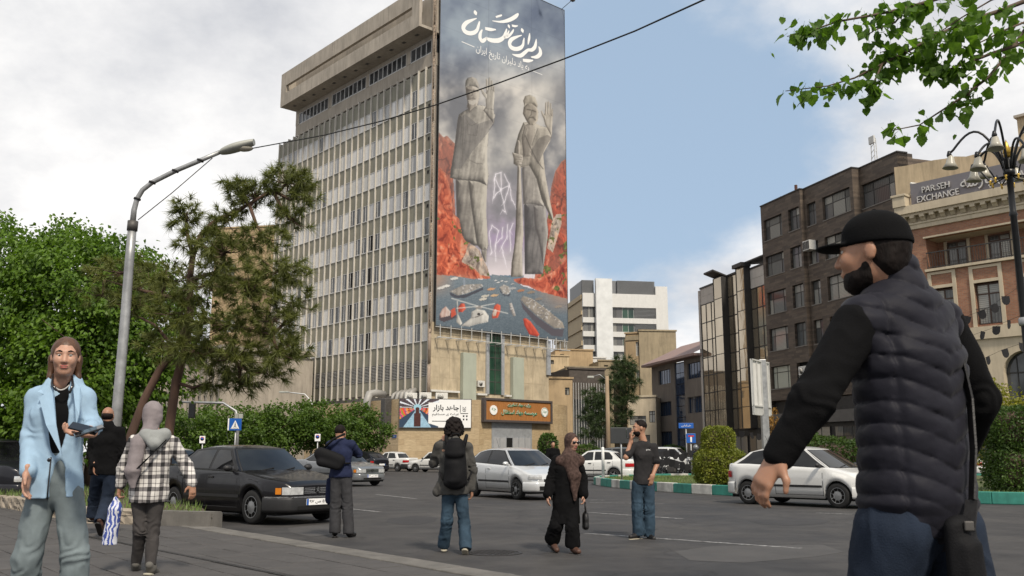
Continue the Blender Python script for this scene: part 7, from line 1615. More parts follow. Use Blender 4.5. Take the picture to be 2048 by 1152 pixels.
# ================================================================== people: sculpted as distance fields, meshed with surface nets
def surface_nets(Fd, h, org):
	Fd = Fd.astype(np.float32); s = Fd < 0; n = np.array(Fd.shape) - 1
	cr = [(i, j, k) for i in (0, 1) for j in (0, 1) for k in (0, 1)]
	cnt = sum(s[i:i + n[0], j:j + n[1], k:k + n[2]].astype(np.int8) for i, j, k in cr); ac = np.argwhere((cnt > 0) & (cnt < 8)); idx = np.full(n, -1, np.int64); idx[tuple(ac.T)] = np.arange(len(ac))
	pos = np.zeros((len(ac), 3)); w_ = np.zeros(len(ac))
	for a in range(8):
		for b in range(a + 1, 8):
			ca, cb = np.array(cr[a]), np.array(cr[b])
			if np.abs(ca - cb).sum() != 1: continue
			fa = Fd[tuple((ac + ca).T)]; fb = Fd[tuple((ac + cb).T)]; m = (fa < 0) != (fb < 0); t = np.where(m, fa / np.where(m, fa - fb, 1), 0)
			pos += np.where(m[:, None], ca + (cb - ca) * t[:, None], 0); w_ += m
	V = org + (ac + pos / w_[:, None]) * h; Q = []
	for ax in range(3):
		o = [1 if q == ax else 0 for q in range(3)]; A = s[:s.shape[0] - o[0], :s.shape[1] - o[1], :s.shape[2] - o[2]]; B = s[o[0]:, o[1]:, o[2]:]; e = np.argwhere(A != B); u_, v_ = (ax + 1) % 3, (ax + 2) % 3
		e = e[(e[:, u_] > 0) & (e[:, v_] > 0) & (e[:, u_] < n[u_]) & (e[:, v_] < n[v_]) & (e[:, ax] < n[ax])]; du = np.eye(3, dtype=int)[u_]; dv = np.eye(3, dtype=int)[v_]
		q = np.stack([idx[tuple((e - du - dv).T)], idx[tuple((e - dv).T)], idx[tuple(e.T)], idx[tuple((e - du).T)]], 1); fl = ~A[tuple(e.T)]; q[fl] = q[fl][:, ::-1]; Q.append(q)
	return V, np.concatenate(Q)
def vec(a): return np.array(a, float)
def Cn(a, b, ra, rb, k=.025, side=None, ratio=1.): return ('c', vec(a), vec(b), ra, rb, k, None if side is None else vec(side), ratio)
def El(c, r, k=.02, ax=None, sub=False): return ('e', vec(c), vec(r), k, None if ax is None else np.array(ax, float), sub)
def Cut(n, p): return ('p', vec(n), vec(p))
def field(prims, h, disp=None, pad=.03):
	lo, hi = [], []
	for p in prims:
		if p[0] == 'c': r = max(p[3], p[4]) * max(1, p[7]) + pad; lo.append(np.minimum(p[1], p[2]) - r); hi.append(np.maximum(p[1], p[2]) + r)
		elif p[0] == 'e' and not p[5]: r = p[2].max() + pad; lo.append(p[1] - r); hi.append(p[1] + r)
	org = np.min(lo, 0); n = np.ceil((np.max(hi, 0) - org) / h).astype(int) + 1; Fd = np.full(n, .2, np.float32); ax = [org[i] + np.arange(n[i]) * h for i in range(3)]
	for p in prims:
		if p[0] == 'p': d = (ax[0] - p[2][0])[:, None, None] * p[1][0] + (ax[1] - p[2][1])[None, :, None] * p[1][1] + (ax[2] - p[2][2])[None, None, :] * p[1][2]; Fd = np.maximum(Fd, d); continue
		if p[0] == 'c': r = max(p[3], p[4]) * max(1, p[7]) + .07; a, b = np.minimum(p[1], p[2]) - r, np.maximum(p[1], p[2]) + r
		else: r = p[2].max() + .06; a, b = p[1] - r, p[1] + r
		i0 = np.clip(np.floor((a - org) / h).astype(int), 0, n); i1 = np.clip(np.ceil((b - org) / h).astype(int) + 1, 0, n); sl = tuple(slice(x, y) for x, y in zip(i0, i1))
		if any(x >= y for x, y in zip(i0, i1)): continue
		X, Y, Z = np.meshgrid(ax[0][sl[0]], ax[1][sl[1]], ax[2][sl[2]], indexing='ij', sparse=True)
		if p[0] == 'c':
			_, A, B, ra, rb, k, side, ratio = p; ba = B - A; t = np.clip(((X - A[0]) * ba[0] + (Y - A[1]) * ba[1] + (Z - A[2]) * ba[2]) / (ba @ ba + 1e-9), 0, 1)
			qx, qy, qz = X - A[0] - t * ba[0], Y - A[1] - t * ba[1], Z - A[2] - t * ba[2]
			if side is not None: qs = (qx * side[0] + qy * side[1] + qz * side[2]) * (1 / ratio - 1); qx, qy, qz = qx + side[0] * qs, qy + side[1] * qs, qz + side[2] * qs
			d = np.sqrt(qx * qx + qy * qy + qz * qz) - (ra + (rb - ra) * t)
		else:
			_, c, rr, k, axm, sub = p; q = [X - c[0], Y - c[1], Z - c[2]]
			if axm is not None: q = [q[0] * axm[i][0] + q[1] * axm[i][1] + q[2] * axm[i][2] for i in range(3)]
			k0 = np.sqrt((q[0] / rr[0]) ** 2 + (q[1] / rr[1]) ** 2 + (q[2] / rr[2]) ** 2); k1 = np.sqrt((q[0] / rr[0] ** 2) ** 2 + (q[1] / rr[1] ** 2) ** 2 + (q[2] / rr[2] ** 2) ** 2) + 1e-9; d = k0 * (k0 - 1) / k1
		G = Fd[sl]
		if p[0] == 'e' and p[5]: t = np.clip(.5 - .5 * (G + d) / k, 0, 1); Fd[sl] = G + (-d - G) * t + k * t * (1 - t)
		else: t = np.clip(.5 + .5 * (G - d) / k, 0, 1); Fd[sl] = G + (d - G) * t - k * t * (1 - t)
	if disp is not None:
		nb = np.argwhere(np.abs(Fd) < .05); P = org + nb * h; Fd[tuple(nb.T)] += disp(P)
	return Fd, org
def sculpt(name, prims, m, parent, h=.01, disp=None):
	Fd, org = field(prims, h, disp); V, Q = surface_nets(Fd, h, org); return put(name, np_mesh(name, V, Q, m, True), parent)
def folds(amp, sc=(9, 9, 5), seed=0):
	return lambda P: -amp * fbm(P * sc, 1., 2, seed)
def MSK(name, col, sub=.12):
	def mk():
		d = ND(name); f = d.noise(d.coord(), 22, 4, .6); d.fin(d.ramp(f, [(.3, tuple(c * .86 for c in col)), (.7, col)]), .5, 0, .4); d.b.inputs['Subsurface Weight'].default_value = sub; d.b.inputs['Subsurface Radius'].default_value = (.02, .008, .004); return d.m
	_MF[name] = mk; return name
MSK('skin_fair', (.44, .25, .175)); MSK('skin_tan', (.36, .19, .12)); MSK('skin_brown', (.31, .16, .10))
def cloth(n, c, **k): return D(n, c, k.pop('rough', .85), var=k.pop('var', .16), scale=k.pop('scale', 14), bump=k.pop('bump', .25), bscale=k.pop('bscale', 180), sheen=k.pop('sheen', 0), spec=.12, **k)
cloth('cloth_black', (.0045, .0045, .005), rough=.95); cloth('cloth_navy', (.016, .021, .05)); cloth('cloth_charcoal', (.024, .023, .024)); cloth('cloth_greywash', (.06, .058, .054), scale=5, var=.3); cloth('cloth_trouser', (.04, .04, .043)); cloth('jeans_dark', (.016, .023, .038), scale=5, var=.3); cloth('jeans_blue', (.032, .055, .08), scale=4, var=.45); cloth('jeans_pale', (.145, .175, .185), scale=4, var=.3); cloth('blazer_blue', (.28, .40, .52), var=.05); cloth('cloth_top', (.005, .005, .0055), rough=.95); cloth('scarf_grey', (.21, .185, .19), var=.1); cloth('hood_grey', (.24, .25, .245), var=.1); cloth('skinny_grey', (.048, .044, .043), scale=6); cloth('scarf_brown', (.062, .040, .034), var=.6, scale=30); cloth('vest_nylon', (.012, .012, .018), rough=.6, var=.12, bump=.1, bscale=60, sheen=.05); cloth('bag_black', (.008, .008, .009), rough=.7)
D('hair_dark', (.010, .007, .006), .7, var=.5, scale=30, stretch=(1, 1, .2), bump=.8, bscale=50, spec=.15); D('hair_brown', (.075, .035, .018), .5, var=.4, scale=24, stretch=(1, 1, .2), bump=.6, bscale=40); D('leather_black', (.012, .011, .011), .4, var=.3, bump=.2); D('shoe_brown', (.07, .035, .024), .5, var=.2); D('shoe_grey', (.10, .095, .085), .8, var=.2); D('sole', (.36, .33, .26), .8); D('eye_white', (.5, .48, .45), .25); D('iris', (.02, .012, .008), .15); D('lip', (.32, .07, .065), .4); D('lens_black', (.004, .004, .005), .08, spec=.8)
def m_plaid():
	d = ND('plaid'); tc = d.n('TexCoord'); sp = d.n('SeparateXYZ'); d.t.links.new(tc.outputs['Object'], sp.inputs[0]); wv_ = d.noise(d.coord(rnd=False), 5, 2); hx_ = d.math('ADD', d.math('ADD', sp.outputs[0], d.math('MULTIPLY', sp.outputs[1], .45)), d.math('MULTIPLY', wv_, .02)); vz = d.math('ADD', sp.outputs[2], d.math('MULTIPLY', wv_, .025))
	def band(x, per, wd, off): fr_ = d.math('FRACT', d.math('ADD', d.math('DIVIDE', x, per), off)); return d.math('LESS_THAN', fr_, wd)
	a = d.math('ADD', band(hx_, .115, .34, 0.), d.math('MULTIPLY', band(hx_, .115, .07, .38), .8)); b = d.math('ADD', band(vz, .115, .34, .3), d.math('MULTIPLY', band(vz, .115, .07, .72), .8)); k = d.math('MULTIPLY', d.math('ADD', a, b), .5)
	c = d.ramp(k, [(0., (.55, .53, .50)), (.5, (.16, .15, .15)), (1., (.013, .013, .014))]); d.fin(c, .9); return d.m
_MF['plaid'] = m_plaid
def m_bagp():
	d = ND('bag_print'); v = d.coord(rnd=False); n = d.n('TexWave', {'Scale': 9, 'Distortion': 7, 'Detail': 2, 'Detail Scale': 1.6}); d.t.links.new(v, n.inputs['Vector']); d.fin(d.ramp(n.outputs[0], [(.42, (.58, .60, .66)), (.52, (.05, .08, .30))]), .35); return d.m
_MF['bag_print'] = m_bagp
def ellm(b, c, r, ax=None, n=12):
	c = Vector(c); A = [Vector(v) for v in (ax if ax is not None else np.eye(3))]
	b.smooth = True; b.grid(lambda u_, v_: c + A[0] * (r[0] * math.sin(v_ * math.pi) * math.cos(u_ * 6.28319)) + A[1] * (r[1] * math.sin(v_ * math.pi) * math.sin(u_ * 6.28319)) + A[2] * (r[2] * math.cos(v_ * math.pi)), n, n // 2 + 2, True); return b
class Person:
	def __init__(s, label, base, Y, joints, lat, face, skin, H=1.75, h=.01, up=(0, 0, 1), z0=0.):
		s.Y = Y; s.O = Vector((base, Y, z0)); s.h = h; s.k = H / 1.75; s.e = empty('person', s.O, 0, label, 'person'); s.skin = skin
		s.J = {k: vec(at(v[0], v[1], Y + (v[2] if len(v) > 2 else 0)) - s.O) if k[0] != '_' else vec(v) for k, v in joints.items()}; s.J = {k.lstrip('_'): v for k, v in s.J.items()}
		s.lat = vec(lat) / np.linalg.norm(lat); f = vec(face); f /= np.linalg.norm(f); u_ = vec(up); l = np.cross(u_, f); l /= np.linalg.norm(l); u_ = np.cross(f, l); s.f, s.l, s.u = f, l, u_
	def hp(s, f, l, u_): return s.J['hd'] + (s.f * f + s.l * l + s.u * u_) * s.k
	def HE(s, f, l, u_, rf, rl, ru, k=.015, sub=False): return El(s.hp(f, l, u_), vec((rf, rl, ru)) * s.k, k, [s.f, s.l, s.u], sub)
	def head(s):
		hp, HE, q = s.hp, s.HE, s.k
		return [HE(-.012, 0, .028, .097, .075, .094), HE(.028, 0, -.035, .066, .059, .085, .03), HE(.058, 0, -.095, .026, .028, .022, .03), HE(.07, .036, -.022, .026, .024, .030, .02), HE(.07, -.036, -.022, .026, .024, .030, .02), HE(.074, 0, .032, .022, .056, .013, .02),
				HE(.099, .031, .010, .017, .017, .010, .012, True), HE(.099, -.031, .010, .017, .017, .010, .012, True), HE(.083, .031, .020, .011, .017, .007, .006), HE(.083, -.031, .020, .011, .017, .007, .006), HE(.081, .031, -.003, .010, .015, .005, .006), HE(.081, -.031, -.003, .010, .015, .005, .006), Cn(hp(.088, 0, .018), hp(.108, 0, -.028), .009 * q, .0135 * q, .012), HE(.098, .012, -.032, .011, .008, .008, .008), HE(.098, -.012, -.032, .011, .008, .008, .008), HE(.088, 0, -.062, .014, .025, .013, .01),
				HE(-.008, .077, -.004, .019, .009, .031, .008), HE(-.008, -.077, -.004, .019, .009, .031, .008), Cn(s.J['nk'], hp(-.018, 0, -.06), .058 * q, .052 * q, .03)]
	def hand(s, w_, d, pal, side, curl=.5, sc=1.0, thumb=1):
		"""w_: wrist, d: along the hand, pal: palm normal, side: towards the thumb"""
		d, pal, side = [vec(x) / np.linalg.norm(x) for x in (d, pal, side)]; pal = pal - d * (pal @ d); pal /= np.linalg.norm(pal); side = np.cross(d, pal) * (1 if np.cross(d, pal) @ side > 0 else -1); w_ = vec(w_); S = sc * s.k; P = [Cn(w_ - d * .03 * S, w_ + d * .085 * S, .024 * S, .021 * S, .02, side, 1.75)]
		for i, (o, L) in enumerate(((.030, .072), (.010, .082), (-.010, .077), (-.029, .060))):
			p = w_ + (d * .085 + side * o) * S; a = curl * .5
			for j in range(3): dd = d * math.cos(a) + pal * math.sin(a); e = p + dd * L * (.45, .32, .23)[j] * S; P.append(Cn(p, e, (.0098, .009, .008)[j] * S, (.009, .008, .007)[j] * S, .006)); p = e; a += curl * .85
		p = w_ + (d * .02 + side * .030) * S; a = side * .72 + d * .6 + pal * .35 * thumb; a /= np.linalg.norm(a); e = p + a * .045 * S; e2 = e + (d * .8 + side * .25 + pal * .5 * curl) * .036 * S; return P + [Cn(p, e, .0135 * S, .0105 * S, .014), Cn(e, e2, .0105 * S, .008 * S, .006)]
	def body(s, hands, extra=()):
		J, q = s.J, s.k; P = s.head() + [Cn(J['ch'], J['pv'], .085 * q, .08 * q, .05, s.lat, 1.45)]
		for i in 'ab': P += [Cn(J['s' + i], J['e' + i], .042 * q, .036 * q), Cn(J['e' + i], J['w' + i], .036 * q, .026 * q), Cn(J['ch'] + (J['s' + i] - J['ch']) * .5, J['s' + i], .06 * q, .045 * q), Cn(J['h' + i], J['k' + i], .065 * q, .048 * q), Cn(J['k' + i], J['f' + i], .046 * q, .034 * q)]
		for hnd in hands: P += s.hand(*hnd)
		o = sculpt('body', P + list(extra), s.skin, s.e, s.h); b = MB()
		for sg in (1, -1): ellm(b, s.hp(.0800, .031 * sg, .009), (.0115 * q,) * 3)
		b.build('eyes', 'eye_white', s.e); b = MB()
		for sg in (1, -1): ellm(b, s.hp(.0868, .031 * sg, .008), (.0066 * q,) * 3, None, 8)
		b.build('irises', 'iris', s.e); return o
	def brows(s, m='hair_dark', t=.005):
		b = MB()
		for sg in (1, -1): b.tube([s.hp(.093, .014 * sg, .030), s.hp(.096, .031 * sg, .037), s.hp(.084, .050 * sg, .031)], [t * s.k, t * s.k, t * .5 * s.k], 6)
		b.build('eyebrows', m, s.e)
	def lips(s, m='lip'): b = MB(); ellm(b, s.hp(.0965, 0, -.057), (.007 * s.k, .023 * s.k, .0055 * s.k), [s.f, s.l, s.u]); ellm(b, s.hp(.0945, 0, -.067), (.0075 * s.k, .020 * s.k, .006 * s.k), [s.f, s.l, s.u]); b.build('lips', m, s.e)
	def torso(s, rt, rm, rb, zb=None, ratio=1.5, ext=0., flare=1.05):
		J = s.J; pv = J['pv']; top = J['ch'] * .25 + J['nk'] * .75; P = [Cn(J['ch'], top, rt, rt * .5, .06, s.lat, ratio), Cn(J['ch'], pv, rm, rb, .05, s.lat, ratio)]
		for i in 'ab': P.append(Cn(top, J['s' + i], rt * .62, rt * .5, .05))
		return P + [Cn(pv, pv + vec((0, 0, -ext - .15)), rb, rb * flare, .03, s.lat, ratio), Cut((0, 0, -1), pv + vec((0, 0, -ext - .03)))]
	def sleeves(s, r0, r1, r2, to=1., which='ab'):
		P = []
		for i in which: P += [Cn(s.J['s' + i], s.J['e' + i], r0, r1, .03), Cn(s.J['e' + i], s.J['e' + i] + (s.J['w' + i] - s.J['e' + i]) * to, r1, r2, .025)]
		return P
	def legs(s, r0, r1, r2, drop=.0):
		P = [Cn(s.J['pv'], s.J['pv'] + vec((0, 0, -.06)), r0 * 1.05, r0, .05, s.lat, 1.5)]
		for i in 'ab':
			k, f = s.J['k' + i], s.J['f' + i]; n = (f - k) / np.linalg.norm(f - k); P += [Cn(s.J['h' + i], k, r0, r1, .02), Cn(k, f - n * drop, r1, r2, .02), El(f + n * (.125 - drop), (.12,) * 3, .008, None, True)]
		return P
	def shoes(s, m, dirs, sole='sole', L=.17):
		for i in 'ab':
			a = s.J['f' + i]; d = vec(dirs['ab'.index(i)]); d /= np.linalg.norm(d); P = [Cn(a - d * .028, a + d * .03, .036, .043, .03), Cn(a + d * .02 - vec((0, 0, .03)), a + d * L - vec((0, 0, .045)), .045, .034, .03)]; lo = min(a[2], (a + d * L)[2]) - .075
			nn = np.cross(np.cross(d, (0, 0, 1.)), d); nn = -nn / np.linalg.norm(nn); base = a + nn * .075; sculpt('shoe', P + [Cut(nn, base)], m, s.e, min(s.h, .009)); sculpt('sole', [Cn(a - d * .03 + nn * .08, a + d * L + nn * .08, .042, .034, .02), Cut(nn, base + nn * .022), Cut(-nn, base - nn * .001)], sole, s.e, min(s.h, .009))
	def crease(s, amp=.006, seed=0):
		"""folds that run round bent limbs and drape down the cloth"""
		K = [(s.J[j], s.J[j[0] + j[1]]) for j in ('ea', 'eb', 'ka', 'kb')]
		def fn(P):
			r = -amp * fbm(P * [8, 8, 4], 1., 2, seed) - amp * .5 * fbm(P * [22, 22, 13], 1., 2, seed + 3)
			r -= amp * .8 * np.clip(1 - np.abs(fbm(P * [10, 10, 5], 1., 2, seed + 5)) * 4, 0, 1)
			for c, _ in K: d = np.linalg.norm(P - c, axis=1); r += -amp * .75 * np.exp(-(d / .12) ** 2) * np.sin((P[:, 2] + .5 * P[:, 0] * (1 if seed % 2 else -1)) * 62 + 14 * fbm(P, 8, 2, seed))
			return r
		return fn
	def wear(s, nm, prims, m, amp=.006, seed=0, h=None, disp=None): return sculpt(nm, prims, m, s.e, h or s.h, disp or s.crease(amp, seed))
def strap(p, pts, wd, m='bag_black', nm='strap', par=None):
	b = MB(); P = [Vector(q) for q in pts]
	for a, c in zip(P, P[1:]): b.beam(a, c, wd, .008)
	return b.build(nm, m, par or p.e)
def bag(label, loc, prims, m, h=.012, name='bag', amp=.004):
	e = empty(name, loc, 0, label, 'bag'); sculpt('bag_body', prims, m, e, h, folds(amp, (7, 7, 7), 4)); return e
# ------------------------------------------------------------------ man on the phone (dark tee)
def gy_(px, py, z=0.): return gnd(px, py, z).y
p = Person('man in dark grey T-shirt and jeans holding a phone to his ear', hx(1284, 13.95), 13.95, dict(hd=(1279, 857), nk=(1287, 884), ch=(1286, 910), pv=(1285, 960), sa=(1266, 893, -.05), ea=(1252, 915, -.18), wa=(1262, 881, -.12), sb=(1307, 895, .05), eb=(1313, 930, .06), wb=(1304, 955, -.08), ha=(1275, 968, -.03), ka=(1274, 1018, -.06), fa=(1277, 1066, -.02), hb=(1297, 968, .03), kb=(1298, 1018, 0), fb=(1298, 1069, .03)), (-.8, -.6, 0), (-1, -.15, -.02), 'skin_tan', 1.76)
p.body([(p.J['wa'], (-.05, .02, 1), (.9, .3, 0), (0, -1, .2), .7), (p.J['wb'], (-.2, .1, -1), (-.5, 1, 0), (-.8, -.5, 0), .5)]); p.brows(); p.lips('skin_brown')
sculpt('hair', [p.HE(-.022, 0, .045, .096, .078, .088), p.HE(.10, 0, -.03, .075, .12, .085, .01, True)], 'hair_dark', p.e, .008, folds(.004, (40, 40, 40), 1)); sculpt('beard', [p.HE(.035, 0, -.062, .068, .064, .062), p.HE(.09, 0, .0, .08, .09, .045, .012, True)], 'hair_dark', p.e, .007)
p.wear('t_shirt', p.torso(.108, .108, .108, ratio=1.4, ext=.03) + [Cn(p.J['sa'], p.J['sa'] + (p.J['ea'] - p.J['sa']) * .75, .062, .066), Cn(p.J['sb'], p.J['sb'] + (p.J['eb'] - p.J['sb']) * .75, .062, .068)], 'cloth_charcoal', .007, 1)
p.wear('jeans', p.legs(.09, .084, .085, .0), 'jeans_blue', .009, 2); p.shoes('leather_black', [(-.75, -.6, 0), (.25, -.95, 0)])
MB().bbox(-.012, .012, -.038, .038, -.075, .075, .008).build('phone', 'lens_black', loc=p.O + Vector(p.J['wa']) + Vector((-.055, -.01, .10)), rz=.2); tag(bpy.data.objects['phone'], 'black phone held to the ear of the man in the dark T-shirt', 'phone')
b = MB();
for sg in (1, -1): ellm(b, p.hp(.045, .04 * sg, .115), (.012, .026, .018), [p.f, p.l, p.u], 10)
b.build('sunglasses', 'lens_black', p.e)
me = text_mesh('pmc', width=.07, height=.025); me.materials.append(MT('plate_white')); q = p.J['ch'] + vec((.02, -.215, .06)); put('chest_print', me, p.e, q, .35)
# ------------------------------------------------------------------ woman in black manteau with brown scarf
p = Person('woman in black manteau, brown patterned scarf and sunglasses walking towards the camera', hx(1135, 12.), 12., dict(hd=(1144, 884), nk=(1137, 912), ch=(1133, 940), pv=(1131, 1005), sa=(1112, 920, .02), ea=(1102, 958, .02), wa=(1096, 990, -.06), sb=(1156, 922, 0), eb=(1166, 958, .05), wb=(1167, 990, -.05), ha=(1122, 1010), ka=(1112, 1052, -.06), fa=(1104, 1080, .08), hb=(1142, 1010), kb=(1144, 1055, -.12), fb=(1146, 1093, -.10)), (-1, -.15, 0), (.55, -.8, -.16), 'skin_fair', 1.6, .01)
p.body([(p.J['wa'], (-.05, -.2, -1), (1, .2, 0), (0, -1, 0), .5), (p.J['wb'], (.05, -.1, -1), (-1, .1, 0), (0, -1, 0), .9)]); p.lips()
sculpt('headscarf', [p.HE(-.02, 0, .02, .112, .092, .115), p.HE(-.03, 0, -.07, .08, .08, .08, .04), p.HE(.115, 0, -.015, .07, .066, .105, .010, True), Cn(p.J['nk'] + vec((.01, -.01, .02)), p.J['nk'] + vec((.02, -.03, -.05)), .08, .085, .04, p.lat, 1.2), Cn(p.J['nk'] + vec((-.11, -.02, -.06)), p.J['nk'] + vec((.14, -.02, -.06)), .07, .07, .06), Cn(p.J['nk'] + vec((-.04, -.06, -.07)), p.J['ch'] + vec((.08, -.10, -.10)), .06, .05, .06), Cn(p.J['nk'] + vec((.04, -.07, -.03)), p.J['ch'] + vec((.10, -.115, -.08)), .06, .05, .05, p.lat, 1.3), Cn(p.J['ch'] + vec((.10, -.12, -.06)), p.J['ch'] + vec((.095, -.13, -.38)), .05, .010, .03, p.lat, 1.7)], 'scarf_brown', p.e, .009, folds(.008, (16, 16, 8), 3))
b = MB()
for sg in (1, -1): ellm(b, p.hp(.094, .031 * sg, .006), (.012, .028, .022), [p.f, p.l, p.u], 12)
b.tube([p.hp(.10, -.06, .014), p.hp(.108, 0, .014), p.hp(.10, .06, .014)], .004, 5); b.build('sunglasses', 'lens_black', p.e)
p.wear('manteau', p.torso(.098, .108, .125, ratio=1.3, ext=.23, flare=1.15) + p.sleeves(.058, .058, .062, .95), 'cloth_black', .01, 4)
p.wear('trousers', p.legs(.085, .085, .10, .03), 'cloth_black', .008, 5); p.shoes('shoe_brown', [(.3, -.8, -.35), (.35, -.95, 0)], 'leather_black')
w_ = p.O + Vector(p.J['wb']) + Vector((.02, -.02, -.09)); e = bag('glossy black handbag hanging from the hand of the woman in the manteau', w_, [Cn((0, 0, -.16), (0, 0, -.30), .035, .045, .03, (0, 1, 0), 2.6), Cn((0, 0, -.10), (0, 0, -.2), .012, .03, .03, (0, 1, 0), 2.6)], 'leather_black', name='handbag'); MB().tube([(0, -.07, -.13), (0, -.05, .0), (0, .05, .0), (0, .07, -.13)], .008, 6).build('handle', 'leather_black', e)
# ------------------------------------------------------------------ man with backpack photographing
p = Person('young man with shaggy dark hair and black backpack seen from behind', hx(910, 11.9), 11.9, dict(hd=(908, 858, .06), nk=(908, 884), ch=(908, 915), pv=(908, 975), sa=(878, 893, .02), ea=(868, 925, .12), wa=(884, 886, .30), sb=(936, 894, 0), eb=(945, 940, .04), wb=(944, 978, .02), ha=(898, 982), ka=(894, 1040, .02), fa=(888, 1086, .16), hb=(921, 982), kb=(928, 1045, .02), fb=(931, 1092, -.14)), (-1, .05, 0), (-.15, 1, .05), 'skin_tan', 1.74)
p.body([(p.J['wa'], (.25, .1, 1), (.9, .2, -.3), (-.2, -1, 0), .6), (p.J['wb'], (-.05, .15, -1), (-1, 0, 0), (0, 1, 0), .6)])
sculpt('hair', [p.HE(-.02, 0, .045, .128, .116, .116), p.HE(-.05, 0, -.04, .10, .11, .09, .04), p.HE(-.02, .08, -.02, .06, .05, .06, .04), p.HE(-.02, -.08, -.02, .06, .05, .06, .04), p.HE(.13, 0, -.05, .09, .14, .09, .02, True)], 'hair_dark', p.e, .008, lambda P: -.026 * fbm(P, 30, 3, 2))
p.wear('jacket', p.torso(.108, .115, .128, ratio=1.5, ext=.05, flare=1.12) + p.sleeves(.062, .058, .05, .97) + [Cn(p.J['nk'] + vec((0, .03, .0)), p.J['nk'] + vec((0, -.02, .015)), .075, .07, .03, p.lat, 1.2), Cn(p.J['pv'] + vec((-.16, -.02, .02)), p.J['pv'] + vec((-.22, .0, -.06)), .055, .05, .05)], 'cloth_greywash', .011, 7)
p.wear('jeans', p.legs(.086, .074, .075, -.025), 'jeans_blue', .008, 8); p.shoes('shoe_grey', [(-.1, .9, .1), (.05, 1, -.75)])
bo = p.O + Vector(p.J['ch']) + Vector((.03, -.19, .02)); e = bag('black backpack worn by the man in the grey overshirt', bo, [Cn((0, 0, .12), (0, 0, -.32), .085, .10, .03, (1, 0, 0), 1.5), Cn((0, -.05, -.10), (0, -.06, -.30), .055, .06, .012, (1, 0, 0), 1.7), Cn((0, -.035, .17), (0, -.05, .03), .06, .075, .012, (1, 0, 0), 1.75)], 'bag_black', name='backpack', amp=.01)
for sg in (1, -1): b = MB(); b.tube([(.10 * sg, .05, .12), (.125 * sg, .10, .22), (.13 * sg, .19, .26)], [.028, .026, .024], 8); b.tube([(.16 * sg, .03, -.3), (.205 * sg, .10, -.2)], .012, 6); b.build('strap', 'bag_black', e)
MB().tube([(-.05, 0, .22), (-.04, -.01, .28), (.04, -.01, .28), (.05, 0, .22)], .01, 6).build('grab_handle', 'bag_black', e)
# ------------------------------------------------------------------ man bending over a shoulder bag
p = Person('man in navy jacket and grey trousers looking down with a bag on his back', hx(683, 14.1), 14.1, dict(hd=(681, 866, .10), nk=(682, 884, .05), ch=(681, 905, .02), pv=(682, 950, .0), sa=(661, 889, 0), ea=(655, 918, .15), wa=(668, 935, .32), sb=(703, 889, .02), eb=(717, 908, .16), wb=(705, 905, .36), ha=(673, 957), ka=(671, 1012, .02), fa=(670, 1062, .0), hb=(692, 957), kb=(695, 1012, .02), fb=(697, 1064, -.02)), (-1, .1, 0), (.35, .9, -.35), 'skin_tan', 1.72)
p.body([(p.J['wa'], (.5, .6, -.2), (0, 0, -1), (1, 0, 0), .6), (p.J['wb'], (-.6, .6, .2), (0, 0, -1), (-1, 0, 0), .6)]); sculpt('hair', [p.HE(-.025, 0, .035, .098, .080, .090), p.HE(.09, 0, -.04, .08, .12, .085, .012, True)], 'hair_dark', p.e, .009)
p.wear('jacket', p.torso(.105, .11, .112, ratio=1.45) + p.sleeves(.064, .06, .05, .97) + [Cn(p.J['nk'] + vec((0, -.03, -.01)), p.J['nk'] + vec((0, .03, .0)), .07, .068, .03, p.lat, 1.2)], 'cloth_navy', .009, 9); p.wear('trousers', p.legs(.092, .08, .08, .0), 'cloth_trouser', .007, 10); p.shoes('leather_black', [(-.2, 1, 0), (.35, .9, 0)], 'leather_black')
bo = p.O + Vector(p.J['ch']) + Vector((-.13, -.20, -.06)); e = bag('dark messenger bag slung across the back of the man in the navy jacket', bo, [Cn((-.13, 0, .04), (.14, .02, -.06), .10, .10, .04, (0, 1, 0), .62), Cn((-.12, -.02, -.08), (.13, 0, -.14), .07, .06, .04, (0, 1, 0), .7)], 'bag_black', name='messenger_bag', amp=.008); MB().tube([(-.1, .03, .12), (.05, .02, .26), (.2, .12, .34)], .018, 6).tube([(.2, .04, -.1), (.3, .1, -.1)], .014, 6).build('strap', 'bag_black', e)
dj = at(658, 985, 14.4); o = sculpt('folded_coat', [Cn((0, 0, .18), (.02, 0, -.1), .05, .08, .03, (0, 1, 0), .6)], 'cloth_navy', None, .012, folds(.01)); o.location = dj; tag(o, 'dark folded coat hanging before the legs of the man in the navy jacket', 'coat')
# ------------------------------------------------------------------ balding man in black walking away
p = Person('balding man in black jacket and dark jeans walking away on the sidewalk', hx(212, 12.9), 12.9, dict(hd=(216, 832, .03), nk=(214, 852), ch=(214, 880), pv=(208, 940), sa=(189, 862, 0), ea=(184, 905, .05), wa=(190, 930, -.1), sb=(240, 863, 0), eb=(246, 905, .02), wb=(240, 932, .12), ha=(197, 948), ka=(188, 1000, .25), fa=(184, 1030, .3), hb=(222, 948), kb=(214, 1000, .05), fb=(200, 1042, -.28)), (-1, .0, 0), (-.1, 1, -.05), 'skin_brown', 1.76, z0=SW)
p.body([(p.J['wa'], (0, .1, -1), (1, 0, 0), (0, 1, 0), .6), (p.J['wb'], (0, .1, -1), (-1, 0, 0), (0, 1, 0), .6)]); sculpt('hair', [p.HE(-.016, 0, .0, .104, .083, .066), p.HE(.07, 0, .02, .10, .14, .14, .02, True), p.HE(.0, 0, .115, .1, .065, .06, .02, True)], 'hair_dark', p.e, .008)
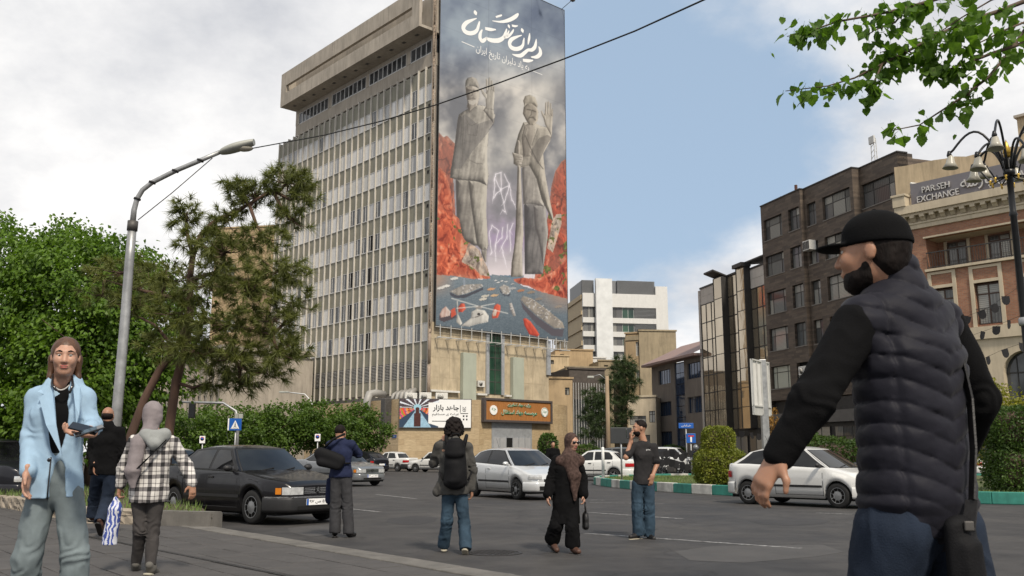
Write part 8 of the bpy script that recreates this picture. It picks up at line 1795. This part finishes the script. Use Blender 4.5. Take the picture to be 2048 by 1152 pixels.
p.wear('jacket', p.torso(.115, .12, .122, ratio=1.5, ext=.03) + p.sleeves(.068, .062, .054, .97) + [Cn(p.J['nk'] + vec((0, -.02, -.0)), p.J['nk'] + vec((0, .02, .02)), .075, .07, .03, p.lat, 1.2)], 'cloth_black', .008, 11); p.wear('jeans', p.legs(.092, .078, .075, .0), 'jeans_dark', .007, 12); p.shoes('shoe_brown', [(-.1, 1, -.1), (-.1, .8, -.75)], 'leather_black')
# ------------------------------------------------------------------ woman in plaid shirt and grey scarf
p = Person('woman in black and white plaid shirt with grey headscarf seen from behind', hx(300, 8.9), 8.9, dict(hd=(306, 828, .05), nk=(308, 866), ch=(308, 905), pv=(298, 985), sa=(268, 884, 0), ea=(248, 935, .02), wa=(240, 972, .05), sb=(346, 885, 0), eb=(372, 932, .05), wb=(384, 968, -.03), ha=(280, 995), ka=(281, 1062, -.02), fa=(272, 1128, .12), hb=(313, 995), kb=(306, 1062, .0), fb=(301, 1131, -.10)), (-1, .1, 0), (-.25, 1, -.05), 'skin_tan', 1.64, .008, z0=SW)
p.body([(p.J['wa'], (-.1, .05, -1), (1, .2, 0), (0, 1, 0), 1.1), (p.J['wb'], (.15, -.05, -1), (-.6, .5, 0), (-.5, -1, 0), .45)])
sculpt('headscarf', [p.HE(-.012, 0, .02, .112, .098, .118), p.HE(-.03, 0, -.07, .095, .092, .10, .05), p.HE(.12, 0, -.02, .06, .06, .09, .012, True), Cn(p.J['nk'] + vec((-.03, -.03, .02)), p.J['sa'] + vec((.09, -.10, -.02)), .075, .065, .05), Cn(p.J['sa'] + vec((.09, -.11, -.0)), p.J['sa'] + vec((.075, -.165, -.27)), .06, .055, .04, p.lat, 1.25), Cn(p.J['sa'] + vec((.075, -.165, -.27)), p.J['sa'] + vec((.085, -.16, -.42)), .045, .018, .04, p.lat, 1.4)], 'scarf_grey', p.e, .007, lambda P: -.007 * fbm(P * [20, 20, 6], 1, 2, 6) - .004 * fbm(P * [9, 9, 26], 1, 2, 9))
sculpt('hood', [Cn(p.J['nk'] + vec((-.05, -.09, -.02)), p.J['nk'] + vec((.12, -.07, -.02)), .05, .055, .04), Cn(p.J['nk'] + vec((-.03, -.10, -.03)), p.J['nk'] + vec((.07, -.135, -.11)), .055, .05, .05), Cn(p.J['nk'] + vec((.13, -.05, -.02)), p.J['nk'] + vec((.07, -.13, -.11)), .05, .045, .05)], 'hood_grey', p.e, .007, folds(.006, (20, 20, 16), 5))
p.wear('plaid_shirt', p.torso(.098, .112, .128, ratio=1.4, ext=.06) + p.sleeves(.06, .06, .048, .95), 'plaid', .008, 13); p.wear('trousers', p.legs(.082, .06, .048, .01), 'skinny_grey', .006, 14); p.shoes('shoe_grey', [(-.3, .95, .0), (.0, 1, -.25)])
strap(p, [p.J['ch'] + vec((.16, -.13, .12)), p.J['ch'] + vec((.02, -.21, -.06)), p.J['ch'] + vec((-.12, -.19, -.2))], .025)
w_ = p.O + Vector(p.J['wa']) + Vector((-.03, 0, -.10)); e = empty('carrier_bag', w_, 0, 'white carrier bag with blue scroll print held by the woman in plaid', 'bag'); sculpt('bag_body', [Cn((0, 0, -.02), (0, 0, -.12), .02, .05, .04, (1, 0, 0), 1.2), Cn((0, 0, -.12), (-.03, 0, -.44), .055, .062, .03, (1, 0, 0), 1.15), Cut((0, 0, -1), (0, 0, -.45))], 'bag_print', e, .008, folds(.012, (12, 12, 6), 8))
# ------------------------------------------------------------------ woman in pale blue blazer
p = Person('woman in pale blue blazer, black top and pale wide jeans walking towards the camera', hx(118, 5.2), 5.2, dict(hd=(131, 715, -.03), nk=(123, 766), ch=(116, 830), pv=(108, 965), sa=(74, 797, .03), ea=(60, 880, -.02), wa=(56, 945, -.15), sb=(166, 797, .03), eb=(184, 852, .03), wb=(176, 866, -.24), ha=(86, 985), ka=(54, 1115, -.05), fa=(50, 1240, .05), hb=(136, 985), kb=(150, 1110, .02), fb=(146, 1260, .10)), (-1, -.05, 0), (.40, -.91, -.04), 'skin_fair', 1.60, .006, z0=SW)
p.body([(p.J['wa'], (-.02, -.12, -1), (1, .1, 0), (.1, -1, 0), .45), (p.J['wb'], (-1, -.35, .05), (.2, -.3, .9), (0, -.6, .8), .75)]); p.brows('hair_dark', .0045); p.lips()
sculpt('hair', [p.HE(-.022, 0, .035, .102, .085, .096), p.HE(-.06, 0, -.04, .06, .075, .09, .04), p.HE(.115, 0, -.050, .085, .058, .105, .010, True), Cn(p.hp(-.03, .074, -.01), p.hp(-.02, .078, -.12), .020, .014, .03), Cn(p.hp(-.03, -.074, -.01), p.hp(-.02, -.078, -.12), .020, .014, .03), Cn(p.hp(-.02, .078, -.12), p.hp(.01, .085, -.20), .014, .008, .02), Cn(p.hp(-.02, -.078, -.12), p.hp(.01, -.085, -.20), .014, .008, .02)], 'hair_brown', p.e, .006, lambda P: -.004 * fbm(P * [60, 60, 14], 1, 2, 3))
J = p.J; sculpt('black_top', p.torso(.09, .094, .095, ratio=1.34)[:4] + [Cut((0, 0, -1), J['pv'] + vec((0, 0, .16))), El(J['nk'] + vec((.0, -.10, .0)), (.075, .09, .085), .02, None, True)], 'cloth_top', p.e, .007, folds(.003, (12, 12, 9), 1))
fr = [El(J['ch'] + vec((.055, -.17, -.03)), (.062, .13, .26), .01, None, True), El(J['ch'] + vec((.05, -.19, .12)), (.075, .15, .16), .01, None, True)]
p.wear('blazer', p.torso(.098, .098, .108, ratio=1.38, ext=.05, flare=1.25) + [Cn(J['sa'] + vec((.02, 0, .012)), J['sa'] + vec((-.005, 0, .0)), .06, .056, .03), Cn(J['sb'] + vec((-.02, 0, .012)), J['sb'] + vec((.005, 0, .0)), .06, .056, .03)] + p.sleeves(.052, .047, .042, .93, 'a') + p.sleeves(.052, .047, .045, .5, 'b') + [Cn(J['nk'] + vec((-.04, .03, .0)), J['nk'] + vec((.05, .03, .0)), .055, .055, .03)] + fr + [El(J['pv'] + vec((.065, -.2, -.09)), (.055, .2, .27), .012, None, True), El(J['nk'] + vec((.01, -.08, .03)), (.07, .1, .10), .01, None, True)], 'blazer_blue', .0045, 15)
def lapel(pts, m='blazer_blue'):
	b = MB(); n = len(pts); P = [Vector(q) for q in pts]; b.add(P + [q + Vector((0, .006, 0)) for q in P], [tuple(range(n)), tuple(range(2 * n - 1, n - 1, -1))] + [(i, i + n, (i + 1) % n + n, (i + 1) % n) for i in range(n)]); return b.build('lapel', m, p.e, fix=True)
def PB(x, y, dy): return at(x, y, 5.2 + dy) - p.O
lapel([PB(96, 755, -.07), PB(82, 778, -.10), PB(75, 783, -.125), PB(88, 788, -.14), PB(78, 795, -.15), PB(92, 850, -.195), PB(124, 912, -.20), PB(112, 850, -.18), PB(108, 795, -.14), PB(104, 760, -.08)]); lapel([PB(147, 758, -.07), PB(160, 775, -.10), PB(164, 790, -.13), PB(158, 830, -.17), PB(152, 850, -.18), PB(150, 810, -.15), PB(146, 775, -.11)])
b = MB(); ellm(b, PB(98, 920, -.205), (.011, .006, .011)); b.build('button', 'lens_black', p.e)
b = MB().tube([PB(106, 748, -.06), PB(104, 768, -.11), PB(112, 780, -.14)], [.006, .008, .007], 8).tube([PB(144, 752, -.06), PB(146, 770, -.11), PB(139, 786, -.14)], [.006, .008, .007], 8); b.build('neckband_earphones', 'lens_black', p.e)
b = MB(); P = [PB(106 + 32 * t, 771 + 9 * math.sin(math.pi * t), -.10 - .03 * math.sin(math.pi * t)) for t in np.linspace(0, 1, 18)]
for q in P: ellm(b, q, (.0042,) * 3, None, 6)
b.build('necklace', 'eye_white', p.e); MB().tube([PB(42, 953, -.02), PB(57, 957, -.09), PB(70, 954, -.02)], .006, 6).build('bracelet', 'shoe_brown', p.e)
p.wear('jeans', p.legs(.08, .070, .086) + [Cn(p.J['pv'], p.J['pv'] + vec((0, 0, .15)), .096, .09, .03, p.lat, 1.34), Cut((0, 0, 1), p.J['pv'] + vec((0, 0, .17)))], 'jeans_pale', .0055, 16); MB().tube([p.J['pv'] + vec((.03, -.118, .14)), p.J['pv'] + vec((.03, -.122, -.02)), p.J['pv'] + vec((.02, -.10, -.09))], .004, 5).build('fly_seam', 'cloth_trouser', p.e); p.shoes('leather_black', [(0, -1, 0), (0, -1, 0)])
for k, (x, y, dy, rz_, lb) in enumerate(((168, 857, -.36, (.5, .25, .2), 'black phone held by the woman in the blazer'), (178, 862, -.40, (.25, -.35, .5), 'glossy dark folder phone beneath the other phone in her hand'))):
	o = MB().bbox(-.072, .072, -.036, .036, -.005, .005, .004).build('phone', 'lens_black', loc=at(x, y, 5.2 + dy)); o.rotation_euler = rz_; tag(o, lb, 'phone')
# ------------------------------------------------------------------ foreground man in puffer vest and cap
p = Person('man in dark quilted vest, black sweater and black cap striding past close to the camera', hx(1828, 2.75), 2.75, dict(hd=(1745, 508, 0), nk=(1795, 598, .02), ch=(1815, 720), pv=(1835, 1000), sa=(1712, 655, -.08), ea=(1626, 800, -.14), wa=(1556, 915, -.12), sb=(1884, 655, .10), eb=(1958, 800, .16), wb=(1925, 905, .30), _ha=(-.09, -.04, .88), _ka=(-.16, .06, .48), _fa=(-.22, .22, .10), _hb=(.09, .04, .88), _kb=(.13, .0, .47), _fb=(.22, -.25, .12)), (-.866, -.5, 0), (-.84, .54, .0), 'skin_tan', 1.68, .006, z0=SW)
J = p.J; p.body([(J['wa'], (-.55, .1, -.85), (.7, .5, -.5), (-.6, -.7, .3), .6, 1.0), (J['wb'], (-.3, .3, -1), (-1, 0, 0), (-.5, .8, 0), .6)]); p.brows()
sculpt('hair', [p.HE(-.028, 0, .018, .094, .079, .088), p.HE(-.05, 0, -.04, .045, .066, .05, .03), p.HE(.095, 0, -.06, .085, .12, .11, .012, True)], 'hair_dark', p.e, .006, folds(.003, (50, 50, 50), 2))
sculpt('beard', [p.HE(.032, 0, -.076, .062, .060, .050), p.HE(.060, 0, -.100, .030, .034, .028, .02), p.HE(.010, .045, -.035, .022, .020, .055, .02), p.HE(.010, -.045, -.035, .022, .020, .055, .02), p.HE(.10, 0, -.024, .07, .06, .032, .01, True)], 'hair_dark', p.e, .005, lambda P: -.0025 * fbm(P, 90, 2, 2))
sculpt('cap', [p.HE(-.014, 0, .060, .106, .088, .082), p.HE(-.02, 0, .03, .107, .087, .05, .02), Cut(-p.u, p.hp(0, 0, .024)), p.HE(.105, 0, .030, .072, .07, .0105, .012)], 'cloth_black', p.e, .005); b = MB(); ellm(b, p.hp(-.014, 0, .143), (.008, .008, .005)); b.build('cap_button', 'cloth_black', p.e)
def quilt(P):
	s_ = (P - J['ch']) @ p.lat; dp = (P - J['ch']) @ np.cross(p.lat, (0, 0, 1.)); a = np.abs(s_); back = dp > -.02
	ph = (P[:, 2] - .42 * np.minimum(a, .15) - .10 * np.maximum(a - .15, 0) + .010 * fbm(P, 6, 2, 3)) / .066; pf = np.abs(np.sin(np.pi * ph)); puff = .0085 * pf ** .6
	seam = np.exp(-((a - .155) / .008) ** 2) * .006; low = np.clip((P[:, 2] - .93) / .03, 0, 1)
	return -puff * low + seam - .005 * fbm(P * [26, 26, 40], 1., 2, 5) * (1.2 - pf) - .006 * fbm(P, 9, 2, 8)
vest = p.torso(.122, .132, .132, ratio=1.38, ext=.05)[:2] + [Cn(J['pv'], J['pv'] + vec((0, 0, -.04)), .13, .125, .03, p.lat, 1.38)] + [Cn(J['ch'] * .25 + J['nk'] * .75, J['s' + i] * .9 + J['ch'] * .1 + vec((0, 0, .025)), .092, .072, .06) for i in 'ab'] + [Cn(J['nk'] + vec((0, 0, -.03)), J['nk'] + vec((-.01, .0, .075)), .085, .078, .03, p.lat, 1.05)]
vest += [El(J['s' + i] + (J['s' + i] - J['ch']) * vec((.32, .32, 0)) + vec((0, 0, -.10)), (.075, .075, .15), .015, None, True) for i in 'ab']
sculpt('vest', vest, 'vest_nylon', p.e, .005, quilt); sculpt('vest_hem', [Cn(J['pv'] + vec((0, 0, -.06)), J['pv'] + vec((0, 0, -.075)), .125, .122, .02, p.lat, 1.4), Cut((0, 0, -1), J['pv'] + vec((0, 0, -.10))), Cut((0, 0, 1), J['pv'] + vec((0, 0, -.045)))], 'vest_nylon', p.e, .007, folds(.004))
p.wear('sweater', p.torso(.105, .11, .11, ratio=1.4) + p.sleeves(.072, .06, .042, .97), 'cloth_black', .0045, 21); p.wear('jeans', p.legs(.112, .09, .08, -.02), 'jeans_dark', .006, 22); p.shoes('leather_black', [(-.6, .8, 0), (-.6, .8, 0)])
def PC(x, y, dy): return at(x, y, 2.75 + dy)
bo = PC(1925, 1090, -.16); e = bag('black leather shoulder bag at the hip of the man in the quilted vest', bo, [Cn((-.005, 0, .05), (.005, 0, -.20), .032, .036, .015, (.85, .5, 0), 1.75), Cn((.01, -.03, .0), (.015, -.03, -.16), .022, .024, .01, (.85, .5, 0), 1.9)], 'bag_black', name='shoulder_bag'); b = MB(); P = [PC(x, y, dy) - bo for x, y, dy in ((1850, 640, .05), (1915, 690, -.06), (1940, 800, -.08), (1947, 900, -.12), (1944, 1000, -.15), (1938, 1060, -.17))]
for a, c in zip(P, P[1:]): b.beam(a, c, .034, .006)
b.build('strap', 'leather_black', e); ring = MB().bbox(-.013, .013, -.005, .005, -.013, .013, .003).build('buckle', 'steel_dark', e, PC(1938, 1052, -.20) - bo)
# ------------------------------------------------------------------ small background people
def small(label, px, Y, top, m1, m2, skin='skin_tan', H=1.72, seated=False):
	x = hx(px, Y); o = .48 if seated else 0.; J = dict(_hd=(0, 0, 1.60 - o * .35), _nk=(0, .02, 1.44 - o * .35), _ch=(0, .02, 1.25 - o * .35), _pv=(0, .05, .93 - o * .25), _sa=(-.18, .02, 1.38 - o * .35), _ea=(-.24, -.05, 1.12 - o * .35), _wa=(-.2, -.2, .95 - o * .2), _sb=(.18, .02, 1.38 - o * .35), _eb=(.24, -.05, 1.12 - o * .35), _wb=(.2, -.2, .95 - o * .2), _ha=(-.09, .04, .9 - o * .25), _ka=(-.14, -.1 - .3 * (o > 0), .5), _fa=(-.12, -.05, .09), _hb=(.09, .04, .9 - o * .25), _kb=(.14, -.05 - .3 * (o > 0), .5), _fb=(.12, .05, .09))
	p = Person(label, x, Y, J, (-1, 0, 0), (.2, -1, 0), skin, H, .02); p.body([(p.J['wa'], (.2, -.6, -.8), (1, 0, 0), (0, 0, 1), .6), (p.J['wb'], (-.2, -.6, -.8), (-1, 0, 0), (0, 0, 1), .6)]); sculpt('hair', [p.HE(-.02, 0, .04, .1, .082, .09), p.HE(.1, 0, -.03, .08, .12, .085, .01, True)], 'hair_dark', p.e, .014); p.wear('jacket', p.torso(.12, .125, .125) + p.sleeves(.07, .066, .05, .97), m1, .006, 1); p.wear('trousers', p.legs(.1, .085, .08), m2, .006, 2); p.shoes('leather_black', [(0, -1, 0), (0, -1, 0)]); return p
small('man in dark jacket standing behind the woman in the manteau', 1106, 34, 890, 'cloth_black', 'cloth_trouser')
p = small('helmeted rider in dark clothes on a parked motorcycle left of the topiary', 1392, 47.3, 890, 'cloth_navy', 'cloth_black', seated=True); b = MB(); ellm(b, p.hp(0, 0, .03), (.15, .14, .16)); b.build('helmet', 'paint_steel', p.e); p.e.location.z = .12
